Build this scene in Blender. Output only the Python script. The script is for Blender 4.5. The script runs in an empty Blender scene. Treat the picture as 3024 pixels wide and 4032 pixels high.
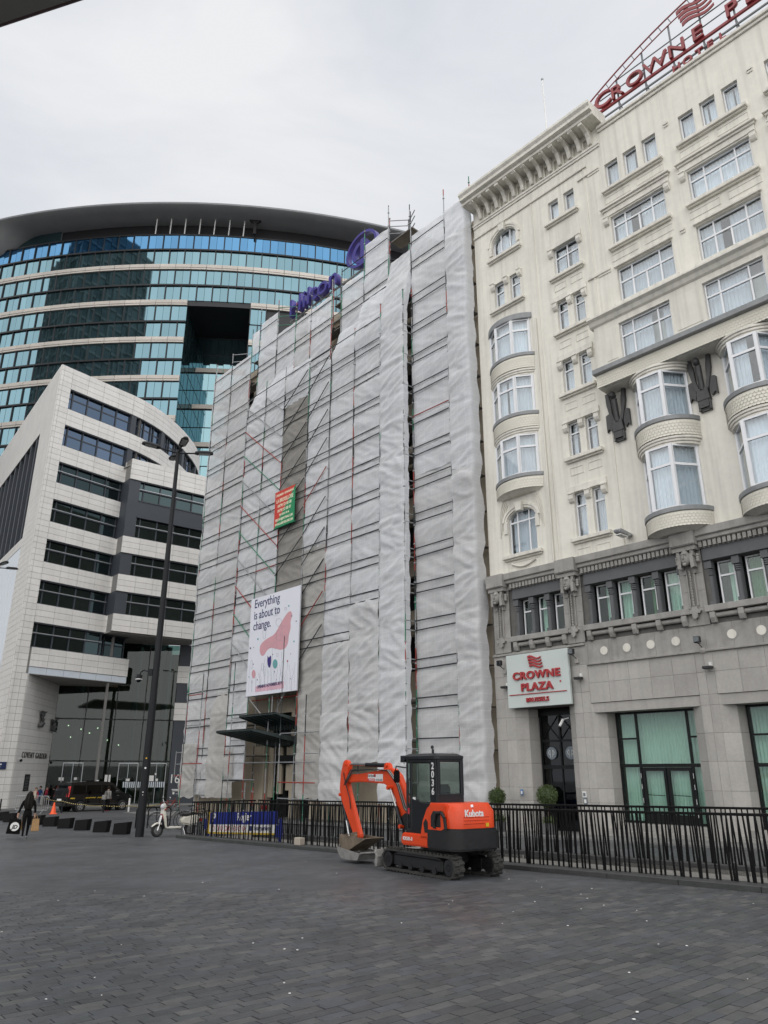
import bpy, bmesh, math, random
from mathutils import Vector, Matrix, noise
random.seed(11)
SC = bpy.context.scene
COL = SC.collection
R = math.radians

# ------------------------------------------------------------------ camera
TH = math.atan(1026 / 2930)
ROLL = R(0.1)
fw = Vector((0, math.cos(TH), math.sin(TH))); up = Vector((0, -math.sin(TH), math.cos(TH))); rt = Vector((1, 0, 0))
cx_ = rt * math.cos(ROLL) + up * math.sin(ROLL)
cy_ = up * math.cos(ROLL) - rt * math.sin(ROLL)
cam_d = bpy.data.cameras.new('camera')
cam_d.sensor_fit = 'VERTICAL'; cam_d.sensor_height = 36; cam_d.sensor_width = 27
cam_d.lens = 36 * 2930 / 4032
cam_d.clip_start = 0.1; cam_d.clip_end = 3000
cam = bpy.data.objects.new('camera', cam_d); COL.objects.link(cam)
cam.matrix_world = Matrix.Translation((0, 0, 1.72)) @ Matrix((cx_, cy_, -fw)).transposed().to_4x4()
SC.camera = cam

# ------------------------------------------------------------------ sky, sun, exposure
SUN_EL, SUN_AZ = R(48), R(188)          # azimuth clockwise from +Y: light comes from behind the camera
wd = bpy.data.worlds.new('World'); SC.world = wd; wd.use_nodes = True
nt = wd.node_tree; N = nt.nodes; L = nt.links; N.clear()
out = N.new('ShaderNodeOutputWorld'); bg = N.new('ShaderNodeBackground')
sky = N.new('ShaderNodeTexSky'); sky.sky_type = 'NISHITA'; sky.sun_disc = False
sky.sun_elevation = SUN_EL; sky.sun_rotation = SUN_AZ; sky.dust_density = 4; sky.air_density = 1.2
tc = N.new('ShaderNodeTexCoord'); mp = N.new('ShaderNodeMapping'); mp.inputs['Scale'].default_value = (1, 1, 2.2)
n1 = N.new('ShaderNodeTexNoise'); n1.inputs['Scale'].default_value = 1.9; n1.inputs['Detail'].default_value = 7; n1.inputs['Roughness'].default_value = .55; n1.inputs['Distortion'].default_value = .6
cr = N.new('ShaderNodeValToRGB')
cr.color_ramp.elements[0].position = .33; cr.color_ramp.elements[0].color = (7.0, 7.4, 8.05, 1)
cr.color_ramp.elements[1].position = .66; cr.color_ramp.elements[1].color = (9.3, 9.35, 9.5, 1)
mx = N.new('ShaderNodeMix'); mx.data_type = 'RGBA'; mx.inputs['Factor'].default_value = .93
L.new(tc.outputs['Generated'], mp.inputs['Vector']); L.new(mp.outputs['Vector'], n1.inputs['Vector'])
L.new(n1.outputs['Fac'], cr.inputs['Fac']); L.new(sky.outputs['Color'], mx.inputs['A']); L.new(cr.outputs['Color'], mx.inputs['B'])
L.new(mx.outputs['Result'], bg.inputs['Color']); bg.inputs['Strength'].default_value = .058
L.new(bg.outputs['Background'], out.inputs['Surface'])
sd = bpy.data.lights.new('sun', 'SUN'); sd.energy = 1.5; sd.angle = R(130); sd.color = (1, .97, .93)
sun = bpy.data.objects.new('sun', sd); COL.objects.link(sun)
sdir = Vector((math.sin(SUN_AZ) * math.cos(SUN_EL), math.cos(SUN_AZ) * math.cos(SUN_EL), math.sin(SUN_EL)))
sun.rotation_euler = (-sdir).to_track_quat('-Z', 'Y').to_euler(); sun.location = (0, -40, 60)
vs = SC.view_settings; vs.view_transform = 'Standard'; vs.look = 'None'; vs.exposure = 0.75; vs.gamma = 1; vs.use_curve_mapping = False
SC.render.engine = 'CYCLES'
SC.cycles.use_denoising = True
SC.cycles.max_bounces = 6; SC.cycles.diffuse_bounces = 3; SC.cycles.glossy_bounces = 3; SC.cycles.transparent_max_bounces = 12; SC.cycles.transmission_bounces = 4
SC.cycles.caustics_reflective = False; SC.cycles.caustics_refractive = False

# ------------------------------------------------------------------ helpers
MATS = {}
def mat(name, col, rough=.6, metal=0.0, var=.10, vs=1.5, bump=0.0, bs=25.0, spec=.5, streak=0.0, rnd=0.0, ior=1.5, coat=0.0, fine=0.0):
    """procedural surface: base colour with large soft variation, optional rain streaks, per-object variation, fine bump"""
    if name in MATS: return MATS[name]
    m = bpy.data.materials.new(name); m.use_nodes = True; MATS[name] = m
    t = m.node_tree; n = t.nodes; l = t.links
    p = n['Principled BSDF']
    p.inputs['Roughness'].default_value = rough; p.inputs['Metallic'].default_value = metal
    p.inputs['Specular IOR Level'].default_value = spec; p.inputs['IOR'].default_value = ior; p.inputs['Coat Weight'].default_value = coat
    g = n.new('ShaderNodeNewGeometry')
    nz = n.new('ShaderNodeTexNoise'); nz.inputs['Scale'].default_value = vs; nz.inputs['Detail'].default_value = 6; nz.inputs['Roughness'].default_value = .62
    l.new(g.outputs['Position'], nz.inputs['Vector'])
    mr = n.new('ShaderNodeMapRange'); mr.inputs['From Min'].default_value = .28; mr.inputs['From Max'].default_value = .72
    mr.inputs['To Min'].default_value = 1 - var; mr.inputs['To Max'].default_value = 1 + var
    l.new(nz.outputs['Fac'], mr.inputs['Value'])
    fac = mr.outputs['Result']
    def mul(a, b):
        q = n.new('ShaderNodeMath'); q.operation = 'MULTIPLY'; l.new(a, q.inputs[0])
        if isinstance(b, float): q.inputs[1].default_value = b
        else: l.new(b, q.inputs[1])
        return q.outputs[0]
    if streak:
        mpn = n.new('ShaderNodeMapping'); mpn.inputs['Scale'].default_value = (5, 5, .22); l.new(g.outputs['Position'], mpn.inputs['Vector'])
        n2 = n.new('ShaderNodeTexNoise'); n2.inputs['Scale'].default_value = 1; n2.inputs['Detail'].default_value = 5; l.new(mpn.outputs['Vector'], n2.inputs['Vector'])
        m2 = n.new('ShaderNodeMapRange'); m2.inputs['From Min'].default_value = .45; m2.inputs['From Max'].default_value = .8
        m2.inputs['To Min'].default_value = 1; m2.inputs['To Max'].default_value = 1 - streak; l.new(n2.outputs['Fac'], m2.inputs['Value'])
        fac = mul(fac, m2.outputs['Result'])
    if fine:
        n3 = n.new('ShaderNodeTexNoise'); n3.inputs['Scale'].default_value = vs * 14; n3.inputs['Detail'].default_value = 4; l.new(g.outputs['Position'], n3.inputs['Vector'])
        m3 = n.new('ShaderNodeMapRange'); m3.inputs['From Min'].default_value = .3; m3.inputs['From Max'].default_value = .7
        m3.inputs['To Min'].default_value = 1 - fine; m3.inputs['To Max'].default_value = 1 + fine; l.new(n3.outputs['Fac'], m3.inputs['Value'])
        fac = mul(fac, m3.outputs['Result'])
    if rnd:
        oi = n.new('ShaderNodeObjectInfo'); m4 = n.new('ShaderNodeMapRange'); m4.inputs['To Min'].default_value = 1 - rnd; m4.inputs['To Max'].default_value = 1 + rnd
        l.new(oi.outputs['Random'], m4.inputs['Value']); fac = mul(fac, m4.outputs['Result'])
    vm = n.new('ShaderNodeVectorMath'); vm.operation = 'SCALE'; vm.inputs[0].default_value = col; l.new(fac, vm.inputs['Scale'])
    l.new(vm.outputs['Vector'], p.inputs['Base Color'])
    if bump:
        nb = n.new('ShaderNodeTexNoise'); nb.inputs['Scale'].default_value = bs; nb.inputs['Detail'].default_value = 5; l.new(g.outputs['Position'], nb.inputs['Vector'])
        b = n.new('ShaderNodeBump'); b.inputs['Strength'].default_value = bump; b.inputs['Distance'].default_value = .02
        l.new(nb.outputs['Fac'], b.inputs['Height']); l.new(b.outputs['Normal'], p.inputs['Normal'])
    return m

def glass(name, tint=(.9, .95, .93), refl=.06, rough=.02, ior=1.5):
    if name in MATS: return MATS[name]
    m = bpy.data.materials.new(name); m.use_nodes = True; MATS[name] = m
    t = m.node_tree; n = t.nodes; l = t.links; n.clear()
    o = n.new('ShaderNodeOutputMaterial'); mx = n.new('ShaderNodeMixShader'); tr = n.new('ShaderNodeBsdfTransparent'); gl = n.new('ShaderNodeBsdfGlossy')
    lw = n.new('ShaderNodeLayerWeight'); lw.inputs['Blend'].default_value = .5
    pw = n.new('ShaderNodeMath'); pw.operation = 'POWER'; pw.inputs[1].default_value = 4.2
    ad = n.new('ShaderNodeMath'); ad.operation = 'MULTIPLY_ADD'; ad.use_clamp = True; ad.inputs[1].default_value = 1 - refl; ad.inputs[2].default_value = refl
    gl.inputs['Roughness'].default_value = rough; tr.inputs['Color'].default_value = (*tint, 1)
    l.new(lw.outputs['Facing'], pw.inputs[0]); l.new(pw.outputs[0], ad.inputs[0]); l.new(ad.outputs[0], mx.inputs[0]); l.new(tr.outputs[0], mx.inputs[1]); l.new(gl.outputs[0], mx.inputs[2]); l.new(mx.outputs[0], o.inputs['Surface'])
    return m

def coated(name, c, dark, gloss=.75, rnd=.10, rough=.03):
    """coated curtain-wall glass: mirror tint over a dark office interior"""
    m = bpy.data.materials.new(name); m.use_nodes = True; MATS[name] = m
    t = m.node_tree; n = t.nodes; l = t.links; n.clear()
    o = n.new('ShaderNodeOutputMaterial'); mx = n.new('ShaderNodeMixShader'); df = n.new('ShaderNodeBsdfDiffuse'); gl = n.new('ShaderNodeBsdfGlossy'); gl.inputs['Roughness'].default_value = rough
    g = n.new('ShaderNodeNewGeometry'); nz = n.new('ShaderNodeTexNoise'); nz.inputs['Scale'].default_value = .35; nz.inputs['Detail'].default_value = 6; l.new(g.outputs['Position'], nz.inputs['Vector'])
    mr = n.new('ShaderNodeMapRange'); mr.inputs['From Min'].default_value = .3; mr.inputs['From Max'].default_value = .7; mr.inputs['To Min'].default_value = .5; mr.inputs['To Max'].default_value = 1.6; l.new(nz.outputs['Fac'], mr.inputs['Value'])
    vm = n.new('ShaderNodeVectorMath'); vm.operation = 'SCALE'; vm.inputs[0].default_value = dark; l.new(mr.outputs[0], vm.inputs['Scale']); l.new(vm.outputs[0], df.inputs['Color'])
    oi = n.new('ShaderNodeObjectInfo'); m4 = n.new('ShaderNodeMapRange'); m4.inputs['To Min'].default_value = 1 - rnd; m4.inputs['To Max'].default_value = 1 + rnd; l.new(oi.outputs['Random'], m4.inputs['Value'])
    v2 = n.new('ShaderNodeVectorMath'); v2.operation = 'SCALE'; v2.inputs[0].default_value = c; l.new(m4.outputs[0], v2.inputs['Scale']); l.new(v2.outputs[0], gl.inputs['Color'])
    mx.inputs[0].default_value = gloss; l.new(df.outputs[0], mx.inputs[1]); l.new(gl.outputs[0], mx.inputs[2]); l.new(mx.outputs[0], o.inputs['Surface'])
    return m

class MB:
    """collects shapes, build() links them as one mesh object"""
    def __init__(s): s.v = []; s.f = []; s.m = []
    def add(s, vs, fs, mi=0):
        k = len(s.v); s.v += [tuple(p) for p in vs]; s.f += [tuple(i + k for i in f) for f in fs]; s.m += [mi] * len(fs); return s
    def quad(s, a, b, c, d, mi=0): return s.add([a, b, c, d], [(0, 1, 2, 3)], mi)
    def box(s, x0, x1, y0, y1, z0, z1, mi=0):
        return s.add([(x0, y0, z0), (x1, y0, z0), (x1, y1, z0), (x0, y1, z0), (x0, y0, z1), (x1, y0, z1), (x1, y1, z1), (x0, y1, z1)],
                     [(0, 3, 2, 1), (4, 5, 6, 7), (0, 1, 5, 4), (1, 2, 6, 5), (2, 3, 7, 6), (3, 0, 4, 7)], mi)
    def hexa(s, p, mi=0): return s.add(p, [(0, 3, 2, 1), (4, 5, 6, 7), (0, 1, 5, 4), (1, 2, 6, 5), (2, 3, 7, 6), (3, 0, 4, 7)], mi)
    def prism(s, pts, ax, a, b, mi=0):
        """polygon pts in the two other axes, extruded along axis ax from a to b"""
        n = len(pts)
        def P(q, t):
            if ax == 0: return (t, q[0], q[1])
            if ax == 1: return (q[0], t, q[1])
            return (q[0], q[1], t)
        return s.add([P(q, a) for q in pts] + [P(q, b) for q in pts],
                     [tuple(range(n))[::-1], tuple(range(n, 2 * n))] + [(i, (i + 1) % n, n + (i + 1) % n, n + i) for i in range(n)], mi)
    def tube(s, p, q, r, n=8, r2=None, mi=0, caps=True):
        p = Vector(p); q = Vector(q); d = q - p
        if d.length < 1e-6: return s
        d.normalize(); a = d.orthogonal().normalized(); b = d.cross(a); r2 = r if r2 is None else r2
        ring = lambda c, rr: [c + (a * math.cos(2 * math.pi * i / n) + b * math.sin(2 * math.pi * i / n)) * rr for i in range(n)]
        fs = [(i, (i + 1) % n, n + (i + 1) % n, n + i) for i in range(n)]
        if caps: fs += [tuple(range(n))[::-1], tuple(range(n, 2 * n))]
        return s.add(ring(p, r) + ring(q, r2), fs, mi)
    def path(s, pts, r, n=6, mi=0):
        for i in range(len(pts) - 1): s.tube(pts[i], pts[i + 1], r, n, mi=mi)
        return s
    def ball(s, c, r, n=10, k=6, mi=0, sc=(1, 1, 1)):
        vs = []; fs = []
        for i in range(k + 1):
            t = math.pi * i / k
            for j in range(n):
                a = 2 * math.pi * j / n
                vs.append((c[0] + r * sc[0] * math.sin(t) * math.cos(a), c[1] + r * sc[1] * math.sin(t) * math.sin(a), c[2] + r * sc[2] * math.cos(t)))
        for i in range(k):
            for j in range(n): fs.append((i * n + j, (i + 1) * n + j, (i + 1) * n + (j + 1) % n, i * n + (j + 1) % n))
        return s.add(vs, fs, mi)
    def lathe(s, prof, c=(0, 0, 0), n=14, mi=0):
        vs = [(c[0] + r * math.cos(2 * math.pi * j / n), c[1] + r * math.sin(2 * math.pi * j / n), c[2] + z) for r, z in prof for j in range(n)]
        fs = [(i * n + j, i * n + (j + 1) % n, (i + 1) * n + (j + 1) % n, (i + 1) * n + j) for i in range(len(prof) - 1) for j in range(n)]
        return s.add(vs, fs, mi)
    def mesh(s, name, mats, smooth=False, bevel=0.0, bseg=1):
        me = bpy.data.meshes.new(name); me.from_pydata(s.v, [], s.f)
        for mm in (mats if isinstance(mats, (list, tuple)) else [mats]): me.materials.append(MATS[mm] if isinstance(mm, str) else mm)
        if any(s.m): me.polygons.foreach_set('material_index', s.m)
        if bevel:
            bm = bmesh.new(); bm.from_mesh(me); bmesh.ops.remove_doubles(bm, verts=bm.verts, dist=1e-5)
            bmesh.ops.bevel(bm, geom=[e for e in bm.edges if e.is_manifold and e.calc_face_angle(0) > .5], offset=bevel, segments=bseg, affect='EDGES', clamp_overlap=True)
            bm.to_mesh(me); bm.free()
        if smooth:
            me.polygons.foreach_set('use_smooth', [True] * len(me.polygons))
            if smooth != 2: me.set_sharp_from_angle(angle=R(40))
        me.update(); return me
    def build(s, name, mats, parent=None, smooth=False, bevel=0.0, loc=None, rot=None, bseg=1):
        return put(s.mesh(name, mats, smooth, bevel, bseg), name, parent, loc, rot)

def put(me, name, parent=None, loc=None, rot=None, scale=None):
    o = bpy.data.objects.new(name, me); COL.objects.link(o)
    if parent is not None: o.parent = parent
    if loc is not None: o.location = loc
    if rot is not None: o.rotation_euler = rot
    if scale is not None: o.scale = scale
    return o
def tag(o, label=None, cat=None, group=None, kind=None):
    if label: o['label'] = label
    if cat: o['category'] = cat
    if group: o['group'] = group
    if kind: o['kind'] = kind
    return o
def thing(name, label, cat, loc=(0, 0, 0), rz=0.0, group=None):
    o = bpy.data.objects.new(name, None); COL.objects.link(o); o.location = loc; o.rotation_euler = (0, 0, rz); o.empty_display_size = .2
    return tag(o, label, cat, group)
def copy_tree(o, parent=None):
    c = o.copy(); COL.objects.link(c); c.parent = parent
    for ch in [x for x in list(o.children)]: copy_tree(ch, c)
    return c
def text(s, size, name, m, parent, loc, rot=(R(90), 0, 0), ext=.01, align='CENTER', bold=0.0, sx=1.0, spacing=1.0, shear=0.0):
    cu = bpy.data.curves.new(name, 'FONT'); cu.body = s; cu.size = size; cu.extrude = ext; cu.align_x = align; cu.align_y = 'BOTTOM_BASELINE'; cu.offset = bold; cu.space_character = spacing; cu.shear = shear
    cu.resolution_u = 4
    t = bpy.data.objects.new(name, cu); COL.objects.link(t)
    dg = bpy.context.evaluated_depsgraph_get()
    me = bpy.data.meshes.new_from_object(t.evaluated_get(dg)); me.name = name
    bpy.data.objects.remove(t); bpy.data.curves.remove(cu)
    me.materials.clear(); me.materials.append(MATS[m])
    return put(me, name, parent, loc, rot, (sx, 1, 1))

# ground height and the hotel street frame (u along the facade, off out of it towards the plaza)
H0 = Vector((4.5747, 31.1565, 0)); HU = Vector((.66917, -.74311, 0)); HN = Vector((-.74311, -.66917, 0)); HROT = math.atan2(HU.y, HU.x)
def gz(x, y):
    p = .008 * x - .0154 * y
    return p if p > -.7 else max(-.7 + (p + .7) * .35, -1.6)
def W(u, off, z=None):
    p = H0 + HU * u + HN * off
    return Vector((p.x, p.y, gz(p.x, p.y) if z is None else z))
def FL(u, off):
    """ground height in the hotel frame"""
    p = H0 + HU * u + HN * off; return gz(p.x, p.y)

# ------------------------------------------------------------------ shared materials
mat('plaster', (.76, .735, .66), .75, var=.07, vs=.35, streak=.22, bump=.15, bs=9, fine=.03)
mat('plaster_trim', (.74, .715, .645), .7, var=.09, vs=.8, streak=.24, bump=.1, bs=14)
mat('scale_tile', (.74, .71, .62), .6, var=.08, vs=1.2, bump=.08)
mat('zinc', (.25, .26, .265), .5, var=.14, vs=1.5, streak=.2)
mat('hotel_stone', (.41, .395, .37), .8, var=.10, vs=.9, bump=.25, bs=30, rnd=.10, fine=.05, streak=.12)
mat('carved_stone', (.33, .32, .30), .85, var=.18, vs=2.2, bump=.3, bs=24, streak=.2)
mat('dark_stone', (.115, .12, .125), .7, var=.12, vs=2)
mat('bronze_relief', (.05, .05, .05), .5, var=.3, vs=5, bump=.3, bs=18)
mat('white_frame', (.80, .81, .83), .4, var=.04)
mat('black_frame', (.008, .009, .010), .4, var=.1, spec=.25)
mat('curtain', (.78, .80, .83), .9, var=.07, vs=2, rnd=.14)
mat('curtain_green', (.66, .73, .70), .9, var=.05, vs=2)
mat('curtain_moss', (.16, .26, .15), .9, var=.1)
mat('room', (.05, .052, .055), .9, var=.2)
glass('window_glass', (.93, .97, .99), .10)
glass('shop_glass', (.84, .94, .90), .06)
mat('red_paint', (.38, .03, .035), .4, var=.12, vs=3)
mat('sign_board', (.56, .62, .60), .35, var=.03)
mat('black_steel', (.006, .006, .0065), .5, var=.2, vs=6, spec=.15)
mat('galvanised', (.36, .37, .38), .45, metal=.5, var=.2, vs=6)
mat('rubber', (.02, .02, .02), .8, var=.25, vs=8, bump=.2, bs=60)
mat('white_paint', (.78, .78, .76), .45, var=.05)
mat('black_paint', (.008, .008, .009), .4, var=.1, spec=.3)
mat('chrome', (.6, .6, .6), .15, metal=1, var=.05)
mat('concrete', (.33, .32, .30), .85, var=.12, vs=2, bump=.2)
# ------------------------------------------------------------------ ground, paving, ramp well
def slate(name, c, brick=False):
    m = mat(name, c, .55, var=.24, vs=.55, bump=.25, bs=55, fine=.16, spec=.4)
    n = m.node_tree.nodes; l = m.node_tree.links; p = n['Principled BSDF']
    g = n.new('ShaderNodeNewGeometry'); nz = n.new('ShaderNodeTexNoise'); nz.inputs['Scale'].default_value = .5; nz.inputs['Detail'].default_value = 5
    l.new(g.outputs['Position'], nz.inputs['Vector'])
    mr = n.new('ShaderNodeMapRange'); mr.inputs['From Min'].default_value = .35; mr.inputs['From Max'].default_value = .7; mr.inputs['To Min'].default_value = .58; mr.inputs['To Max'].default_value = .34
    l.new(nz.outputs['Fac'], mr.inputs['Value']); l.new(mr.outputs['Result'], p.inputs['Roughness'])
    if brick:
        tc = n.new('ShaderNodeTexCoord'); mp = n.new('ShaderNodeMapping'); mp.inputs['Rotation'].default_value = (0, 0, R(90))
        br = n.new('ShaderNodeTexBrick'); br.inputs['Scale'].default_value = 1; br.inputs['Brick Width'].default_value = .30; br.inputs['Row Height'].default_value = .128
        br.inputs['Mortar Size'].default_value = .003; br.inputs['Bias'].default_value = 0
        br.inputs['Color1'].default_value = (1.22, 1.22, 1.24, 1); br.inputs['Color2'].default_value = (.8, .81, .82, 1); br.inputs['Mortar'].default_value = (.62, .62, .62, 1)
        l.new(tc.outputs['Object'], mp.inputs['Vector']); l.new(mp.outputs['Vector'], br.inputs['Vector'])
        src = p.inputs['Base Color'].links[0].from_socket
        vm = n.new('ShaderNodeVectorMath'); vm.operation = 'MULTIPLY'; l.new(src, vm.inputs[0]); l.new(br.outputs['Color'], vm.inputs[1]); l.new(vm.outputs['Vector'], p.inputs['Base Color'])
    return m
SL = []
for i, c in enumerate([(.068, .070, .075), (.080, .081, .083), (.056, .058, .063), (.071, .076, .085), (.096, .096, .096), (.063, .068, .070)]):
    slate('slate_%d' % i, c); SL.append('slate_%d' % i)
slate('slate_paving', (.071, .074, .079), True)
mat('joint_sand', (.12, .118, .11), .9, var=.2, vs=6)
mat('granite_kerb', (.045, .047, .046), .6, var=.25, vs=3, fine=.2, bump=.1)
mat('asphalt', (.058, .06, .063), .8, var=.15, vs=.8, bump=.3, bs=90, fine=.15)
mat('pavement_grey', (.19, .19, .185), .75, var=.12, vs=1, bump=.15, fine=.1)

us = sorted(set([-900, -300, -150] + [-100 + 4 * i for i in range(36)] + [44, 60, 100, 250, -6.2, 17.0]))
offs = sorted(set([-900, -300, -150] + [-100 + 4 * i for i in range(40)] + [60, 100, 200, 7.3, 9.8]))
mb = MB(); idx = {}
def gv(u, o):
    if (u, o) not in idx:
        idx[(u, o)] = len(mb.v); mb.v.append((u, -o, FL(u, o)))
    return idx[(u, o)]
for i in range(len(us) - 1):
    for j in range(len(offs) - 1):
        if us[i] >= -6.2 and us[i + 1] <= 17.0 and offs[j] >= 7.3 and offs[j + 1] <= 9.8: continue
        mb.f.append((gv(us[i], offs[j]), gv(us[i], offs[j + 1]), gv(us[i + 1], offs[j + 1]), gv(us[i + 1], offs[j]))); mb.m.append(0)
plaza = tag(mb.build('ground', 'slate_paving', None, loc=H0, rot=(0, 0, HROT)), kind='structure')

# pavers near the camera: the nearest 300 single stones, the rest one piece of stuff
cells = []
PW, PL = .128, .30
cu, co = 20.09, 24.25
for iu in range(int(4 / PW), int(22 / PW)):
    sh = (iu * .37 + random.uniform(-.2, .2)) * PL
    for io in range(int(9 / PL), int(26 / PL)):
        u = iu * PW; o = io * PL + sh % PL
        if o < 10.6: continue
        p = H0 + HU * u + HN * o
        d = p.y
        if 4.2 < d < 14.5 and abs(p.x) < d * .56 + .35: cells.append((d, u, o))
cells.sort()
PB = []
def paver_shape(m, cx, cy, cz, l, w, mi, tilt=(0, 0)):
    e = .004; h = .012
    z = lambda a, b: cz + a * tilt[0] + b * tilt[1]
    hx, hy = w / 2, l / 2
    v = [(cx - hx, cy - hy, cz - .01), (cx + hx, cy - hy, cz - .01), (cx + hx, cy + hy, cz - .01), (cx - hx, cy + hy, cz - .01)]
    v += [(cx + sx * (hx - e), cy + sy * (hy - e), h + z(sx * hx, sy * hy)) for sx, sy in ((-1, -1), (1, -1), (1, 1), (-1, 1))]
    m.add(v, [(4, 5, 6, 7), (0, 1, 5, 4), (1, 2, 6, 5), (2, 3, 7, 6), (3, 0, 4, 7)], mi)
for k in range(12):
    m = MB(); paver_shape(m, 0, 0, 0, PL - .005 - .003 * (k % 2), PW - .005, 0, (random.uniform(-.02, .02), random.uniform(-.012, .012)))
    PB.append(m.mesh('paver', SL[k % 6]))
for d, u, o in cells[:300]:
    put(random.choice(PB), 'paver', plaza, (u, -o, FL(u, o) + random.uniform(-.002, .002)), (0, 0, random.uniform(-.01, .01)))
m = MB()
for d, u, o in cells[300:]:
    paver_shape(m, u, -o, FL(u, o) + random.uniform(-.002, .002), PL - .006, PW - .005, random.randrange(6), (random.uniform(-.015, .015), random.uniform(-.01, .01)))
tag(m.build('paver_field', SL, plaza), kind='stuff')
# paper flecks and cigarette ends lying about
m = MB()
for k in range(70):
    d = random.uniform(5, 20); x = random.uniform(-.5, .5) * d; z = gz(x, d) + .02; s = random.uniform(.006, .016); a = random.uniform(0, 3)
    c, q = math.cos(a) * s, math.sin(a) * s
    m.hexa([(x - c, d - q, z), (x + q, d - c, z), (x + c, d + q, z), (x - q, d + c, z), (x - c, d - q, z + .004), (x + q, d - c, z + .006), (x + c, d + q, z + .005), (x - q, d + c, z + .004)])
tag(m.build('litter', 'white_paint'), 'white paper flecks scattered over the dark paving', 'litter', kind='stuff')

# street between plaza and the pale office building, pavements
def sheet(name, pts, m, dz):
    b = MB(); n = 12
    P = [Vector(p) for p in pts]
    for i in range(n):
        for j in range(n):
            q = []
            for a, c in ((i, j), (i + 1, j), (i + 1, j + 1), (i, j + 1)):
                s, t = a / n, c / n; w = (P[0] * (1 - s) + P[1] * s) * (1 - t) + (P[3] * (1 - s) + P[2] * s) * t
                q.append((w.x, w.y, gz(w.x, w.y) + dz))
            b.quad(*q)
    return tag(b.build(name, m), kind='structure')
sheet('road', [(-60, 40), (-15.5, 45.5), (6, 72), (-34, 95)], 'asphalt', .004)
def kerbed(name, pts, m, h):
    b = MB(); n = len(pts)
    b.add([(x, y, gz(x, y) - .05) for x, y in pts] + [(x, y, gz(x, y) + h) for x, y in pts], [tuple(range(n, 2 * n))] + [(i, (i + 1) % n, n + (i + 1) % n, n + i) for i in range(n)])
    return tag(b.build(name, m), kind='structure')
kerbed('pavement', [(-32, 52.5), (-22, 59.8), (-10, 68.5), (-14, 78), (-36, 78), (-45, 66)], 'pavement_grey', .10)
kerbed('pavement', [tuple(W(-30, 1.9)[:2]), tuple(W(17, 1.9)[:2]), tuple(W(17, -1.5)[:2]), tuple(W(-30, -1.5)[:2])], 'pavement_grey', .03)

# open parking ramp behind the railing
HF = thing
well = MB()
zb = -2.6
well.quad((-6.2, -9.8, zb), (17, -9.8, zb), (17, -7.3, zb), (-6.2, -7.3, zb))
for (a, b2) in (((-6.2, -9.8), (17, -9.8)), ((17, -7.3), (-6.2, -7.3)), ((-6.2, -7.3), (-6.2, -9.8)), ((17, -9.8), (17, -7.3))):
    well.quad((*a, zb), (*b2, zb), (*b2, FL(b2[0], -b2[1])), (*a, FL(a[0], -a[1])))
tag(well.build('parking_ramp', 'concrete', None, loc=H0, rot=(0, 0, HROT)), kind='structure')
mm = mat('wire_mesh', (.30, .32, .32), .6)
n = mm.node_tree.nodes; l = mm.node_tree.links
tc = n.new('ShaderNodeTexCoord'); br = n.new('ShaderNodeTexBrick'); br.offset = 0; br.inputs['Scale'].default_value = 1; br.inputs['Brick Width'].default_value = .05; br.inputs['Row Height'].default_value = .05; br.inputs['Mortar Size'].default_value = .008
br.inputs['Color1'].default_value = (.05, .055, .06, 1); br.inputs['Color2'].default_value = (.11, .12, .12, 1); br.inputs['Mortar'].default_value = (.42, .44, .44, 1)
mp = n.new('ShaderNodeMapping'); mp.inputs['Rotation'].default_value = (R(90), 0, 0)
l.new(tc.outputs['Object'], mp.inputs['Vector']); l.new(mp.outputs['Vector'], br.inputs['Vector']); l.new(br.outputs['Color'], n['Principled BSDF'].inputs['Base Color'])
def kerb(name, u0, u1, o0, o1, h, m='granite_kerb', step=1.0):
    b = MB(); k = max(1, round((u1 - u0) / 1.5)); root = None
    b.add([], [])
    ks = [u0 + (u1 - u0) * i / k for i in range(k + 1)]
    for i in range(k):
        a, c = ks[i] + .004, ks[i + 1] - .004
        b.hexa([(a, -o1, FL(a, o1) - .1), (c, -o1, FL(c, o1) - .1), (c, -o0, FL(c, o0) - .4), (a, -o0, FL(a, o0) - .4), (a, -o1, FL(a, o1) + h), (c, -o1, FL(c, o1) + h), (c, -o0, FL(c, o0) + h), (a, -o0, FL(a, o0) + h)])
    return b, ks
# each kerb is a row of long granite stones
for nm, o0, o1, h in (('kerb', 9.8, 10.35, .10), ('kerb', 6.95, 7.3, .10)):
    root = bpy.data.objects.new(nm, None); COL.objects.link(root); root.location = H0; root.rotation_euler = (0, 0, HROT); tag(root, kind='structure')
    k = 16; ks = [-6.5 + 23.5 * i / k for i in range(k + 1)]
    for i in range(k):
        a, c = ks[i] + .004, ks[i + 1] - .004; b = MB()
        b.hexa([(a, -o1, FL(a, o1) - .1), (c, -o1, FL(c, o1) - .1), (c, -o0, FL(c, o0) - .25), (a, -o0, FL(a, o0) - .25), (a, -o1, FL(a, o1) + h), (c, -o1, FL(c, o1) + h), (c, -o0, FL(c, o0) + h), (a, -o0, FL(a, o0) + h)])
        b.build('kerb_stone', 'granite_kerb', root, bevel=.012)
ms = MB(); ms.add([(-6.1, -7.32, FL(-6.1, 7.3) - .28), (16.9, -7.32, FL(16.9, 7.3) - .28), (16.9, -7.32, FL(16.9, 7.3) - 1.3), (-6.1, -7.32, FL(-6.1, 7.3) - 1.3), (-6.1, -7.34, FL(-6.1, 7.3) - .28), (16.9, -7.34, FL(16.9, 7.3) - .28), (16.9, -7.34, FL(16.9, 7.3) - 1.3), (-6.1, -7.34, FL(-6.1, 7.3) - 1.3)], [(0, 1, 2, 3), (7, 6, 5, 4), (0, 4, 5, 1), (2, 6, 7, 3)])
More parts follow.
